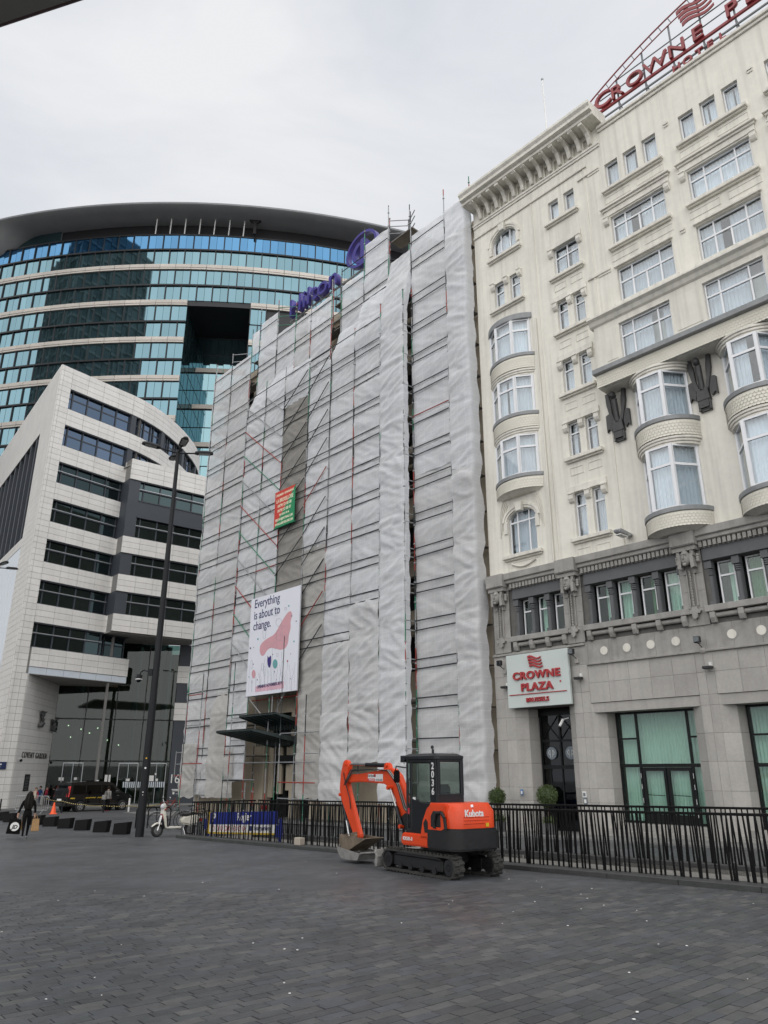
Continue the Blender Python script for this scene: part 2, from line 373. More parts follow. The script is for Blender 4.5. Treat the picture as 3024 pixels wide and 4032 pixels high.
tag(ms.build('mesh_screen', 'wire_mesh', None, loc=H0, rot=(0, 0, HROT)), 'grey wire mesh screen lining the ramp wall behind the railings', 'mesh screen')

def railing(label, o, u0, u1, step, seed, hh):
    rnd = random.Random(seed)
    root = thing('railing', label, 'railing', H0, HROT, 'black steel railings round the ramp')
    nrail = MB()
    nrail.hexa([(u0, -o - .025, FL(u0, o) + hh - .05), (u1, -o - .025, FL(u1, o) + hh - .05), (u1, -o + .025, FL(u1, o) + hh - .05), (u0, -o + .025, FL(u0, o) + hh - .05),
                (u0, -o - .025, FL(u0, o) + hh), (u1, -o - .025, FL(u1, o) + hh), (u1, -o + .025, FL(u1, o) + hh), (u0, -o + .025, FL(u0, o) + hh)])
    nrail.build('top_rail', 'black_steel', root, bevel=.008)
    meshes = []
    for k in range(14):
        l = rnd.uniform(-.075, .075); y = rnd.choice((-.018, .018)); w = .018; b = MB(); zt = hh - .045; zb2 = -.10
        # flat bar: narrow at the rail, wider and leaning towards the foot
        b.hexa([(l - w * 1.25, y - .006, zb2), (l + w * 1.25, y - .006, zb2), (l + w * 1.25, y + .006, zb2), (l - w * 1.25, y + .006, zb2), (-w * .75, y - .006, zt), (w * .75, y - .006, zt), (w * .75, y + .006, zt), (-w * .75, y + .006, zt)])
        meshes.append(b.mesh('bar', 'black_steel'))
    u = u0 + .05
    while u < u1 - .03:
        put(rnd.choice(meshes), 'bar', root, (u, -o, FL(u, o))); u += step * rnd.uniform(.8, 1.2)
    return root
railing('long black railing of leaning flat bars at the plaza edge behind the excavator', 9.95, -6.2, 16.5, .112, 3, 1.22)
railing('second black railing along the hotel side of the ramp', 7.12, -6.2, 16.5, .115, 5, 1.24)
er = thing('railing', 'short black railing closing the ramp end beside the scooter', 'railing', W(-6.25, 9.9), HROT + R(90), 'black steel railings round the ramp')
b = MB(); b.box(0, 2.7, -.025, .025, 1.17, 1.22); b.build('top_rail', 'black_steel', er)
b = MB(); b.box(-.015, .015, -.006, .006, -.08, 1.18); bm_ = b.mesh('bar', 'black_steel')
for k in range(23): put(bm_, 'bar', er, (.06 + k * .115, 0, 0), (0, random.uniform(-.04, .04), 0))
# ------------------------------------------------------------------ cream hotel on the right (local x = along the facade, y = into the building)
hotel = thing('hotel_building', 'tall cream hotel with bow windows above a grey stone ground floor', 'building', H0, HROT)
UA, UB, UC = 1.85, 5.16, (8.65, 12.03, 15.41)
UE = 18.0
def wallholes(mb, u0, u1, z0, z1, holes, y, dep, mi=0, bottom=True):
    us = sorted({u0, u1} | {c for h in holes for c in h[:2] if u0 < c < u1}); zs = sorted({z0, z1} | {c for h in holes for c in h[2:4] if z0 < c < z1})
    for i in range(len(us) - 1):
        for j in range(len(zs) - 1):
            a, b, c, d = us[i], us[i + 1], zs[j], zs[j + 1]; mu, mz = (a + b) / 2, (c + d) / 2
            if any(h[0] < mu < h[1] and h[2] < mz < h[3] for h in holes): continue
            mb.quad((a, y, c), (b, y, c), (b, y, d), (a, y, d), mi)
    for h in holes:
        a, b, c, d = h[:4]; e = y + dep
        mb.quad((a, y, c), (a, y, d), (a, e, d), (a, e, c), mi); mb.quad((b, y, c), (b, e, c), (b, e, d), (b, y, d), mi)
        mb.quad((a, y, d), (b, y, d), (b, e, d), (a, e, d), mi); mb.quad((a, y, c), (a, e, c), (b, e, c), (b, y, c), mi)
WR = random.Random(4)
def curtain_mesh(w, h, amp=.035, pitch=.13, gap=None):
    """wavy hanging cloth, w wide, h high, with an optional opening (a, b) as fractions"""
    b = MB(); n = max(6, int(w / pitch * 4)); ph = WR.uniform(0, 6); row = []
    for i in range(n + 1):
        x = w * i / n; y = amp * math.sin(x / pitch * 6.283 + ph + .8 * math.sin(x * 2.3 + ph)); row.append((x, y))
    for i in range(n):
        f = (i + .5) / n
        if gap and gap[0] < f < gap[1]: continue
        (a, ya), (c, yc) = row[i], row[i + 1]
        b.quad((a, ya, 0), (c, yc, 0), (c, yc * .6, h), (a, ya * .6, h))
    return b
def window(par, u0, u1, z0, z1, y, mull=(), trans=None, tmull=None, fm='white_frame', gm='window_glass', cm='curtain', fw=.055, gap=None, curtain=True, tilt=0.0, heavy=0.0):
    """frame with bars, one pane per light, a curtain behind"""
    f = MB(); d = .06
    f.box(u0, u0 + fw, y, y + d, z0, z1); f.box(u1 - fw, u1, y, y + d, z0, z1); f.box(u0 + fw, u1 - fw, y, y + d, z0, z0 + fw); f.box(u0 + fw, u1 - fw, y, y + d, z1 - fw, z1)
    zt = z1 - fw if trans is None else trans
    for m_ in mull: f.box(m_ - fw * .6, m_ + fw * .6, y + .002, y + d, z0 + fw, zt)
    if trans is not None:
        f.box(u0 + fw, u1 - fw, y - .012, y + d, trans - fw * .6 - heavy, trans + fw * .6)
        for m_ in (mull if tmull is None else tmull): f.box(m_ - fw * .5, m_ + fw * .5, y + .002, y + d, trans + fw * .6, z1 - fw)
    w = f.build('window', fm, par)
    def panes(ms, a, b):
        xs = [u0 + fw] + list(ms) + [u1 - fw]
        for i in range(len(xs) - 1):
            q = MB(); x0, x1 = xs[i], xs[i + 1]; cx = (x0 + x1) / 2; hw = (x1 - x0) / 2 - .01
            q.box(-hw, hw, 0, .012, 0, b - a); o = q.build('pane', gm, w, loc=(cx, y + .03, a), rot=(tilt, 0, WR.uniform(-.006, .006)))
    panes(mull, z0 + fw, zt - (.0 if trans is None else fw * .6))
    if trans is not None: panes(mull if tmull is None else tmull, trans + fw * .6, z1 - fw)
    if curtain:
        if gap is None and WR.random() < .3: c_ = WR.uniform(.2, .8); gap = (c_, c_ + WR.uniform(.1, .3))
        cb = curtain_mesh(u1 - u0 - .06, z1 - z0 - .04, gap=gap if gap else None)
        cb.build('curtain', cm, w, loc=(u0 + .03, y + .22, z0 + .02))
    return w
# openings in the plaster wall
H = []; wins = []
def op(u0, u1, z0, z1, **k): H.append((u0, u1, z0, z1)); wins.append((u0, u1, z0, z1, k))
op(UA - .73, UA + .73, 25.4, 26.78, mull=(UA - .27, UA + .27), cm='curtain', gap=(2, 3))
for s in (-.47, .47): op(UA + s - .29, UA + s + .29, 22.5, 23.97, trans=23.45)
for za, zb_ in ((19.4, 21.15), (16.5, 18.3), (13.65, 15.42)): H.append((UA - .95, UA + .95, za, zb_))
op(UA - .73, UA + .73, 10.35, 12.3, mull=(UA - .3, UA + .3), trans=11.8)
for za, zb_, tr in ((25.45, 26.62, None), (19.66, 21.2, 20.72), (16.7, 18.26, 17.78), (13.79, 15.34, 14.86), (10.38, 12.26, 11.72)):
    for s in (-.42, .42): op(UB + s - .27, UB + s + .27, za, zb_, trans=tr)
op(UB - .64, UB + .64, 22.5, 24.02, mull=(UB + .02,), trans=23.48)
for c in UC:
    for s in (-.88, 0, .88): op(c + s - .31, c + s + .31, 25.36, 26.72)
    op(c - 1.2, c + 1.2, 22.42, 23.94, mull=(c - .6, c, c + .6), trans=23.45, tmull=(c - .6, c + .6))
    op(c - 1.2, c + 1.2, 19.64, 21.32, mull=(c - .6, c, c + .6), trans=20.66, tmull=(c - .6, c + .6))
    H.append((c - .85, c + .85, 13.7, 15.7)); H.append((c - .85, c + .85, 10.28, 12.5))
NI = [(.55 + .533 * k + .16, .55 + .533 * k + .37, 28.18, 28.72) for k in range(12)]
mb = MB()
wallholes(mb, 0, UE, 9.3, 28.0, [h for h in H], 0, .26)
wallholes(mb, 0, 7.4, 28.0, 29.1, NI, 0, .14)
for a, b_, c_, d_ in NI: mb.quad((a, .14, c_), (b_, .14, c_), (b_, .14, d_), (a, .14, d_))
mb.quad((7.4, 0, 28.0), (UE, 0, 28.0), (UE, 0, 28.72), (7.4, 0, 28.72)); mb.quad((0, 0, 9.3), (0, 0, 29.1), (0, 11.9, 29.1), (0, 11.9, 9.3)); mb.quad((7.4, 0, 28.72), (7.4, 0, 29.1), (7.4, 3, 29.1), (7.4, 3, 28.72))
mb.build('wall', 'plaster', hotel)
for (u0, u1, z0, z1, k) in wins: window(hotel, u0 + .01, u1 - .01, z0 + .01, z1 - .01, .13, **k)
# rooms and roof behind
b = MB(); b.box(.05, UE, 1.1, 11.5, -.4, 28.5); b.build('building_core', 'room', hotel)
b = MB(); b.box(.02, UE, .35, 12, 28.5, 28.62); b.box(.02, 7.35, .3, 12, 28.9, 29.1); b.build('roof', 'concrete', hotel)
# arch heads: plaster filling above the curve and raised archivolt with keystone
def archhead(uc, hw, zs, zt, y=-.0):
    n = 12; pts = [(uc + hw * math.cos(math.pi * i / n), zs + (zt - zs) * math.sin(math.pi * i / n)) for i in range(n + 1)]
    f = MB()
    for i in range(n):
        (a, za), (c, zc) = pts[i], pts[i + 1]
        f.quad((c, .015, zc), (a, .015, za), (a, .015, zt + .02), (c, .015, zt + .02)); f.quad((a, .015, za), (c, .015, zc), (c, .26, zc), (a, .26, za))
    f.build('arch_spandrel', 'plaster', hotel)
    f = MB()
    for i in range(n):
        for r0, r1, pr in ((1.06, 1.2, -.05), (1.2, 1.34, -.09)):
            q = []
            for k_, rr in ((i, r0), (i + 1, r0), (i + 1, r1), (i, r1)):
                t = math.pi * k_ / n; q.append((uc + hw * rr * math.cos(t), zs + ((zt - zs) + hw * (rr - 1)) * math.sin(t)))
            f.prism(q[::-1], 1, pr, 0)
    for s in (-1, 1): f.box(uc + s * hw * 1.13 - .09 * 1, uc + s * hw * 1.13 + .09, -.06, 0, zs - .5, zs)
    f.build('archivolt', 'plaster_trim', hotel)
    k = MB(); k.prism([(uc - .13, zt - .12), (uc + .13, zt - .12), (uc + .2, zt + .28), (uc - .2, zt + .28)], 1, -.22, .02); k.build('keystone', 'plaster_trim', hotel, bevel=.02)
archhead(UA, .73, 26.15, 26.78); archhead(UA, .73, 11.85, 12.3)
def sill(uc, hw, z, mat_='plaster_trim', pr=.2, h=.14):
    b = MB(); b.box(uc - hw, uc + hw, -pr, .24, z - h, z + .012); b.box(uc - hw + .05, uc + hw - .05, -pr * .55, -.001, z - h - .07, z - h - .001); b.build('sill', mat_, hotel, bevel=.012)
for z in (25.38, 22.48, 10.34): sill(UA, 1.0, z)
for z in (25.43, 22.48, 19.64, 16.68, 13.77, 10.36): sill(UB, .88, z)
for c in UC:
    for z in (25.34, 22.4, 19.62): sill(c, 1.38, z)
cor = MB(); cor.prism([(0, .34), (-.16, .34), (-.16, .16), (-.10, .05), (-.03, 0), (0, 0)], 0, -.11, .11); cor.box(-.12, .12, -.19, 0, .34, .4); corm = cor.mesh('corbel', 'plaster_trim', bevel=.01)
def corbel(u, z): put(corm, 'corbel', hotel, (u, 0, z))
def lintel(uc, hw, z, h=.26, pr=.07):
    b = MB(); b.box(uc - hw, uc + hw, -pr, -.001, z, z + h); b.build('lintel', 'plaster_trim', hotel, bevel=.01)
for z in (23.97 + .02, 21.22, 18.28, 15.36, 12.28):
    corbel(UB - .74, z - .42); corbel(UB + .74, z - .42); lintel(UB, .86, z)
    if z < 22: corbel(UB, z - .42)
for s in (-.8, 0, .8): corbel(UA + s, 23.6)
for c in UC:
    for s in (-1.36, 1.36): corbel(c + s, 23.56)
    b = MB(); b.box(c - 1.56, c + 1.56, -.2, -.001, 24.36, 24.44); b.box(c - 1.5, c + 1.5, -.12, -.001, 24.26, 24.36); b.box(c - 1.46, c + 1.46, -.05, -.001, 24.0, 24.26); b.build('hood_mould', 'plaster_trim', hotel, bevel=.012)
    lintel(c, 1.26, 21.36, .1, .1)
# panels below sills (shallow raised frames)
def panel(u0, u1, z0, z1):
    b = MB(); w = .025
    for q in ((u0, u1, z0, z0 + w), (u0, u1, z1 - w, z1), (u0, u0 + w, z0 + w, z1 - w), (u1 - w, u1, z0 + w, z1 - w)): b.box(q[0], q[1], -.02, -.001, q[2], q[3])
    b.build('panel_frame', 'plaster_trim', hotel)
for z in (22.1, 19.2, 16.25, 13.35, 9.95):
    for s in (-.42, .42): panel(UB + s - .3, UB + s + .3, z - .34, z)
for c in UC:
    for z in (25.0, 22.05):
        for s in (-.75, .75): panel(c + s - .6, c + s + .6, z - .34, z)
panel(UA - .8, UA + .8, 9.62, 10.05)
# string courses, pilaster strips
b = MB()
b.box(0, 7.35, -.10, -.001, 27.98, 28.1); b.box(0, 7.35, -.06, -.001, 27.86, 27.98); b.build('string_course', 'plaster_trim', hotel, bevel=.012)
b = MB(); b.box(0, 6.6, -.08, -.001, 27.22, 27.34); b.build('string_course', 'plaster_trim', hotel, bevel=.012)
b = MB(); b.box(7.35, UE, -.16, .2, 28.72, 28.86); b.box(7.35, UE, -.08, -.001, 28.58, 28.72); b.build('coping', 'plaster_trim', hotel, bevel=.015)
for u0, u1 in ((6.62, 7.2), (10.24, 10.44), (13.62, 13.82)):
    for z in (26.72, 21.42):
        b = MB(); b.box(u0 - (.0 if u0 > 7 else .5), u1, -.08, -.001, z, z + .14); b.box(u0, u1, -.04, -.001, z - .1, z - .001); b.build('string_course', 'plaster_trim', hotel, bevel=.01)
for u in (3.55, 6.45):
    b = MB(); b.box(u - .03, u + .03, -.035, -.001, 9.6, 27.2); b.build('pilaster_strip', 'plaster_trim', hotel)
b = MB(); b.tube((3.35, -.06, 9.6), (3.35, -.06, 21), .035, 8); b.build('downpipe', 'plaster_trim', hotel)
# great cornice with brackets
b = MB()
prof = [(0, 28.95), (-.82, 28.95), (-.82, 29.1), (-1.0, 29.14), (-1.0, 29.3), (-1.1, 29.42), (-1.1, 29.55), (.3, 29.62), (.3, 28.95)]
b.prism(prof, 0, -.05, 7.62); b.build('cornice', 'plaster_trim', hotel)
br = MB(); br.prism([(0, 0), (-.12, 0), (-.16, .1), (-.2, .3), (-.34, .52), (-.62, .62), (-.8, .62), (-.8, .74), (0, .74)], 0, -.09, .09); br.box(-.11, .11, -.8, -.72, .60, .7); brm = br.mesh('cornice_bracket', 'plaster_trim', bevel=.012)
for k in range(13): put(brm, 'cornice_bracket', hotel, (.55 + .533 * k, 0, 28.2))
# projecting storey above the bow windows
b = MB(); PY = -.65
hh = [(c - 1.06, c + 1.06, 16.72, 18.36) for c in UC]
wallholes(b, 6.5, UE, 15.85, 18.75, hh, PY, .22)
b.quad((6.5, 0, 15.85), (6.5, PY, 15.85), (6.5, PY, 18.75), (6.5, 0, 18.75)); b.quad((6.5, PY, 15.85), (6.5, 0, 15.85), (UE, 0, 15.85), (UE, PY, 15.85)); b.build('oriel_storey', 'plaster', hotel)
for c in UC:
    window(hotel, c - 1.05, c + 1.05, 16.73, 18.35, PY + .12, mull=(c - .52, c + .52), trans=17.77, tmull=(c - .52, c + .52))
    for s in (-1, 1): panel_b = MB(); u = c + s * 1.45; panel_b.box(u - .24, u + .24, PY - .02, PY - .001, 16.9, 18.3); panel_b.build('panel', 'plaster_trim', hotel, bevel=.008)
b = MB(); b.prism([(0, 18.95), (-.95, 18.95), (-.95, 18.88), (-.82, 18.8), (-.74, 18.66), (-.65, 18.6), (0, 18.6)], 0, 6.38, UE); b.build('cornice', 'plaster_trim', hotel)
b = MB(); b.prism([(-.66, 16.68), (-.98, 16.62), (-.98, 16.42), (-.86, 16.40), (-.66, 16.40)], 0, 6.42, UE); b.build('ledge', 'zinc', hotel, bevel=.01)
b = MB(); b.box(6.5, UE, -.80, -.651, 15.87, 16.399); b.build('ledge_apron', 'plaster_trim', hotel)
def scales(pts, z0, z1, name='scale_tiles'):
    """overlapping round-ended tiles along a plan polyline (outward is to the right of travel)"""
    b = MB(); L = [0]
    for i in range(len(pts) - 1): L.append(L[-1] + (Vector(pts[i + 1]) - Vector(pts[i])).length)
    def at(s):
        s = max(0, min(L[-1] - 1e-6, s))
        for i in range(len(L) - 1):
            if L[i + 1] > s:
                t = (s - L[i]) / (L[i + 1] - L[i]); a = Vector(pts[i]); c = Vector(pts[i + 1]); d = (c - a).normalized(); return a + (c - a) * t, Vector((d.y, -d.x))
    w = .125; rows = max(2, round((z1 - z0) / .11)); hh_ = (z1 - z0) / rows
    for r in range(rows):
        zt = z1 - r * hh_; n = int(L[-1] / w); ww = L[-1] / n
        for k in range(-1, n):
            s = (k + (.5 if r % 2 else 0)) * ww + ww / 2
            if s < 0 or s > L[-1]: continue
            V = []
            for dx, dz, pr in ((-.48, 0, .0), (.48, 0, .0), (.48, -.9, .022), (.3, -1.25, .026), (0, -1.38, .027), (-.3, -1.25, .026), (-.48, -.9, .022)):
                p, nn = at(s + dx * ww); p = p + nn * (pr + .006 + random.uniform(0, .003)); V.append((p.x, p.y, max(z0 - .02, zt + dz * hh_)))
            b.add(V, [(0, 1, 2, 3, 4, 5, 6)])
    return tag(b.build(name, 'scale_tile', hotel), kind='stuff')
scales([(6.5, -.802), (UE, -.802)], 15.87, 16.395)
def arc(uc, a, bb, n=14, e=0.0):
    """segmental plan curve in front of the wall, a half width, bb projection"""
    r = (a * a + bb * bb) / (2 * bb); t0 = math.asin(min(1, a / r)); cy = r - bb
    return [(uc + (r + e) * math.sin(-t0 + 2 * t0 * i / n), cy - (r + e) * math.cos(-t0 + 2 * t0 * i / n)) for i in range(n + 1)]
def bow(uc, aw, asl, bb, zs, zh, zb, cap=None, gapset=None, bottom=False):
    """bow window: zinc sill, tiled apron, moulded head, three facets of glazing"""
    P = [(uc - aw, -.02), (uc - .44, -bb), (uc + .44, -bb), (uc + aw, -.02)]
    sl = arc(uc, asl, bb + .14); s = MB(); s.prism(sl + [(uc + asl, .05), (uc - asl, .05)], 2, zs - .17, zs); s.build('bow_sill', 'zinc', hotel, smooth=True, bevel=.012)
    ap = arc(uc, asl - .06, bb + .08); s = MB(); s.prism(ap + [(uc + asl - .06, .05), (uc - asl + .06, .05)], 2, zb, zs - .171); s.build('bow_apron', 'plaster_trim', hotel, smooth=True)
    scales(arc(uc, asl - .06, bb + .08, 24), zb, zs - .18)
    if bottom:
        s = MB(); lo = arc(uc, asl - .3, max(.15, bb - .25)); lp = lo + [(uc + asl - .3, .0), (uc - asl + .3, .0)]; hi_ = ap + [(uc + asl - .06, 0), (uc - asl + .06, 0)]; n = len(hi_)
        s.add([(x, y, zb - .001) for x, y in hi_] + [(x, y, zb - .13) for x, y in lp], [(i, (i + 1) % n, n + (i + 1) % n, n + i) for i in range(n)] + [tuple(range(n, 2 * n))]); s.build('bow_underside', 'plaster_trim', hotel)
    zc = cap if cap else zh + .3
    if cap: s = MB(); s.prism(arc(uc, asl - .02, bb + .12) + [(uc + asl - .02, .05), (uc - asl + .02, .05)], 2, zh, zc); s.build('bow_cap', 'zinc', hotel, smooth=True, bevel=.02)
    else:
        for k, (z0, z1, e) in enumerate(((zh, zh + .1, -.14), (zh + .101, zh + .2, -.08), (zh + .201, zc, -.02))):
            s = MB(); s.prism(arc(uc, asl + e, bb + .10 + e * .6) + [(uc + asl + e, .05), (uc - asl - e, .05)], 2, z0, z1); s.build('bow_moulding', 'plaster_trim', hotel, smooth=True, bevel=.015)
    w = MB(); ztr = zs + (zh - zs) * .68
    for p in P: w.box(p[0] - .055, p[0] + .055, p[1] - .05, p[1] + .06, zs, zh)
    fr = w.build('window', 'white_frame', hotel)
    for i in range(3):
        a = Vector(P[i]); c = Vector(P[i + 1]); d = c - a; ln = d.length; an = math.atan2(d.y, d.x)
        q = MB(); q.box(.04, .075, -.03, .03, 0, zh - zs); q.box(ln - .075, ln - .04, -.03, .03, 0, zh - zs); q.box(.05, ln - .05, -.035, .03, 0, .06); q.box(.05, ln - .05, -.035, .03, zh - zs - .06, zh - zs); q.box(.05, ln - .05, -.04, .03, ztr - zs - .045, ztr - zs + .045)
        q.build('casement', 'white_frame', fr, loc=(a.x, a.y, zs), rot=(0, 0, an))
        for z0, z1 in ((.06, ztr - zs - .045), (ztr - zs + .045, zh - zs - .06)):
            q = MB(); q.box(.05, ln - .05, 0, .012, z0, z1); q.build('pane', 'window_glass', fr, loc=(a.x, a.y, zs), rot=(0, 0, an))
        g_ = (gapset[i] if gapset else None)
        cb = curtain_mesh(ln - .12, zh - zs, gap=g_); cb.build('curtain', 'curtain', fr, loc=(a.x - .16 * math.sin(an) * 1 + .05, a.y + .18, zs), rot=(0, 0, an))
bow(UA, 1.1, 1.3, .48, 19.4, 21.15, 18.64, cap=21.45)
bow(UA, 1.1, 1.3, .48, 16.5, 18.3, 15.78, gapset=((0, .2), (.35, .5), None))
bow(UA, 1.1, 1.3, .48, 13.65, 15.45, 13.0, bottom=True)
for k, c in enumerate(UC):
    bow(c, .98, 1.26, .85, 13.7, 15.55, 12.95, gapset=(None, (.6, .9) if k == 1 else None, None))
    bow(c, .98, 1.26, .85, 10.3, 12.62, 9.62, bottom=True)
# bronze eagle brackets under the projecting storey
def eagle(u):
    b = MB(); z = 13.75
    b.box(-.2, .2, -.1, 0, 0, .34); b.box(-.17, .17, -.18, -.1, .12, .5); b.prism([(-.24, .4), (.24, .4), (.18, .86), (-.18, .86)], 1, -.2, -.01)
    for s in (-1, 1):
        b.prism([(s * .1, .8), (s * .2, 1.2), (s * .22, 1.65), (s * .3, 2.1), (s * .42, 2.1), (s * .4, 1.6), (s * .3, 1.1), (s * .2, .75)][::s], 1, -.16, -.03)
        b.prism([(s * .24, .72), (s * .3, .5), (s * .42, .62), (s * .5, .5), (s * .5, 1.2), (s * .36, 1.25), (s * .26, 1.0)][::s], 1, -.12, -.01)
        b.tube((s * .19, -.12, .02), (s * .19, -.12, .55), .05, 8)
    b.tube((0, -.14, .8), (0, -.26, 1.7), .10, 8, .13); b.ball((0, -.34, 1.85), .16, 8, 6, sc=(.8, 1.2, 1)); b.tube((0, -.42, 1.86), (0, -.56, 1.72), .06, 6, .01)
    for k in range(4): b.box(-.18, .18, -.12, -.1, .06 + k * .07, .09 + k * .07)
    b.build('eagle_bracket', 'bronze_relief', hotel, loc=(u, 0, z))
for u in (6.82, 10.2, 13.6): eagle(u)

# ---------------------------------------------------------------- grey stone base
b = MB()
DOOR = (.95, 3.72, -.7, 4.1); SH = [(4.44, 8.53), (9.13, 13.22), (13.82, 17.9)]
MZ = [(1.28, 3.62, 3), (4.72, 8.42, 4), (9.4, 13.1, 4), (14.0, 17.7, 4)]
wallholes(b, 0, UE, -.8, 9.3, [DOOR] + [(a, c, -.7, 4.12) for a, c in SH] + [(a, c, 6.93, 8.46) for a, c, n_ in MZ], .03, .45)
b.quad((0, .03, -.8), (0, .03, 9.3), (0, 11, 9.3), (0, 11, -.8)); b.build('stone_backing', 'joint_sand', hotel)
SB = random.Random(2)
def blocks(u0, u1, zs, w, y0=-.0, thick=.032, mats='hotel_stone', stag=True, name='stone'):
    for j in range(len(zs) - 1):
        n_ = max(1, round((u1 - u0) / w)); xs = [u0 + (u1 - u0) * i / n_ for i in range(n_ + 1)]
        for i in range(n_):
            if xs[i + 1] - xs[i] < .05: continue
            q = MB(); g = .004; q.box(xs[i] + g, xs[i + 1] - g, y0 - SB.uniform(0, .004), y0 + thick, zs[j] + g, zs[j + 1] - g); q.build(name, mats, hotel)
ZC = [-.8, -.1, .73, 1.2, 2.07, 2.93, 3.79]
blocks(0, .95, ZC + [4.53, 5.4, 6.28], .5); blocks(3.72, 4.44, ZC + [4.53, 5.53], .4)
for u in (8.53, 13.22): blocks(u, u + .6, ZC + [4.12], .3)
blocks(.95, 3.72, [4.12, 4.8, 5.5, 6.28], .9)
for a, c in SH: blocks(a, c, [4.12, 4.83, 5.5], .82)
for u in (8.53, 13.22): blocks(u, u + .6, [4.12, 4.83, 5.5], .3)
def splay(u, s):
    """chamfered stone jamb of an opening, s = +1 left side, -1 right side"""
    for j in range(len(ZC) - 1):
        z0, z1 = ZC[j] + .004, min(ZC[j + 1], 4.1) - .004
        for (ua, ya, ub, yb) in ((u, -.002, u + s * .42, .3), (u + s * .42, .304, u + s * .5, .8)):
            q = MB(); pa, pb, pc, pd = (ua, ya), (ub, yb), (ub - s * .02, yb + .1), (ua - s * .02, ya + .1)
            pl = [pa, pb, pc, pd] if s > 0 else [pb, pa, pd, pc]
            q.prism(pl, 2, z0, z1); q.build('jamb_stone', 'hotel_stone', hotel)
    z0, z1 = 3.79 + .004, 4.1
    q = MB(); pl = [(u, -.002), (u + s * .42, .3), (u + s * .42, .4), (u, .1)]; q.prism(pl if s > 0 else pl[::-1], 2, z0, z1); q.build('jamb_stone', 'hotel_stone', hotel)
    q = MB(); pl = [(u + s * .42, .304), (u + s * .5, .8), (u + s * .4, .8), (u + s * .34, .304)]; q.prism(pl if s > 0 else pl[::-1], 2, z0, z1); q.build('jamb_stone', 'hotel_stone', hotel)
for a, c in SH + [(.95, 3.72)]: splay(a, 1); splay(c, -1)
for a, c in SH: q = MB(); q.box(a, c, .04, .9, 3.78, 4.11); q.build('soffit', 'hotel_stone', hotel)
# plinth and steps
for a, c in ((0, .95), (3.72, 4.44), (8.53, 9.13), (13.22, 13.82)):
    q = MB(); q.box(a - .02, c + .02, -.05, -.005, -.8, .06); q.build('plinth', 'hotel_stone', hotel, bevel=.01)
for a, c in SH: q = MB(); q.box(a + .3, c - .3, .2, .9, -.8, .1); q.build('threshold', 'carved_stone', hotel, bevel=.01); q = MB(); q.box(a + .1, c - .1, -.05, .2, -.8, -.12); q.build('step', 'carved_stone', hotel, bevel=.01)
# shop windows
def shopwin(a, c):
    u0, u1 = a + .5, c - .5; y = .72; m1, m2 = u0 + .75, u1 - .45; f = MB(); t = .07
    z0, zt, z1 = .11, 1.93, 3.78
    for x in (u0, m1, m2, u1 - t): f.box(x, x + t, y, y + .09, z0, z1)
    for za in (z0, zt - .02, z1 - t): f.box(u0, u1, y - .01, y + .1, za, za + t * (1.6 if za > 1 and za < 3 else 1))
    f.box(u0, m1, y + .002, y + .085, 2.84, 2.9); f.box(m2, u1, y + .002, y + .085, 2.84, 2.9)
    mid = (m1 + t + m2) / 2
    for x0, x1 in ((m1 + t + .02, mid - .02), (mid + .02, m2 - .02)):
        for q in ((x0, x0 + .09, z0 + t, zt - .03), (x1 - .09, x1, z0 + t, zt - .03)): f.box(q[0], q[1], y + .01, y + .1, q[2], q[3])
        f.box(x0 + .09, x1 - .09, y + .01, y + .1, zt - .14, zt - .03); f.box(x0 + .09, x1 - .09, y + .01, y + .1, z0 + t, z0 + .3)
        f.tube((x0 + .12, y - .03, 1.02), (x1 - .1, y - .03, 1.0), .012, 6)
    w = f.build('shop_window', 'black_frame', hotel)
    for x0, x1, za, zb2 in ((u0 + t, m1, zt + .09, 2.84), (u0 + t, m1, 2.9, z1 - t), (m1 + t, m2, zt + .09, z1 - t), (m2 + t, u1 - t, zt + .09, 2.84), (m2 + t, u1 - t, 2.9, z1 - t), (u0 + t, m1, z0 + t, zt), (m2 + t, u1 - t, z0 + t, zt), (m1 + t + .1, mid - .1, z0 + .3, zt - .14), (mid + .1, m2 - .1, z0 + .3, zt - .14)):
        q = MB(); q.box(x0, x1, y + .04, y + .055, za, zb2); q.build('pane', 'shop_glass', w)
    cb = curtain_mesh(u1 - u0 - .1, 3.66, .045, .11, gap=(2, 3)); cb.build('curtain', 'curtain_green', w, loc=(u0 + .05, y + .26, .12))
    for x in (m1 + .03, m2 + .03):
        for zz in (1.55, 1.2, .75, .35): q = MB(); q.box(x, x + .015, y - .016, y - .012, zz, zz + .16); q.build('hinge', 'white_frame', w)
for a, c in SH: shopwin(a, c)
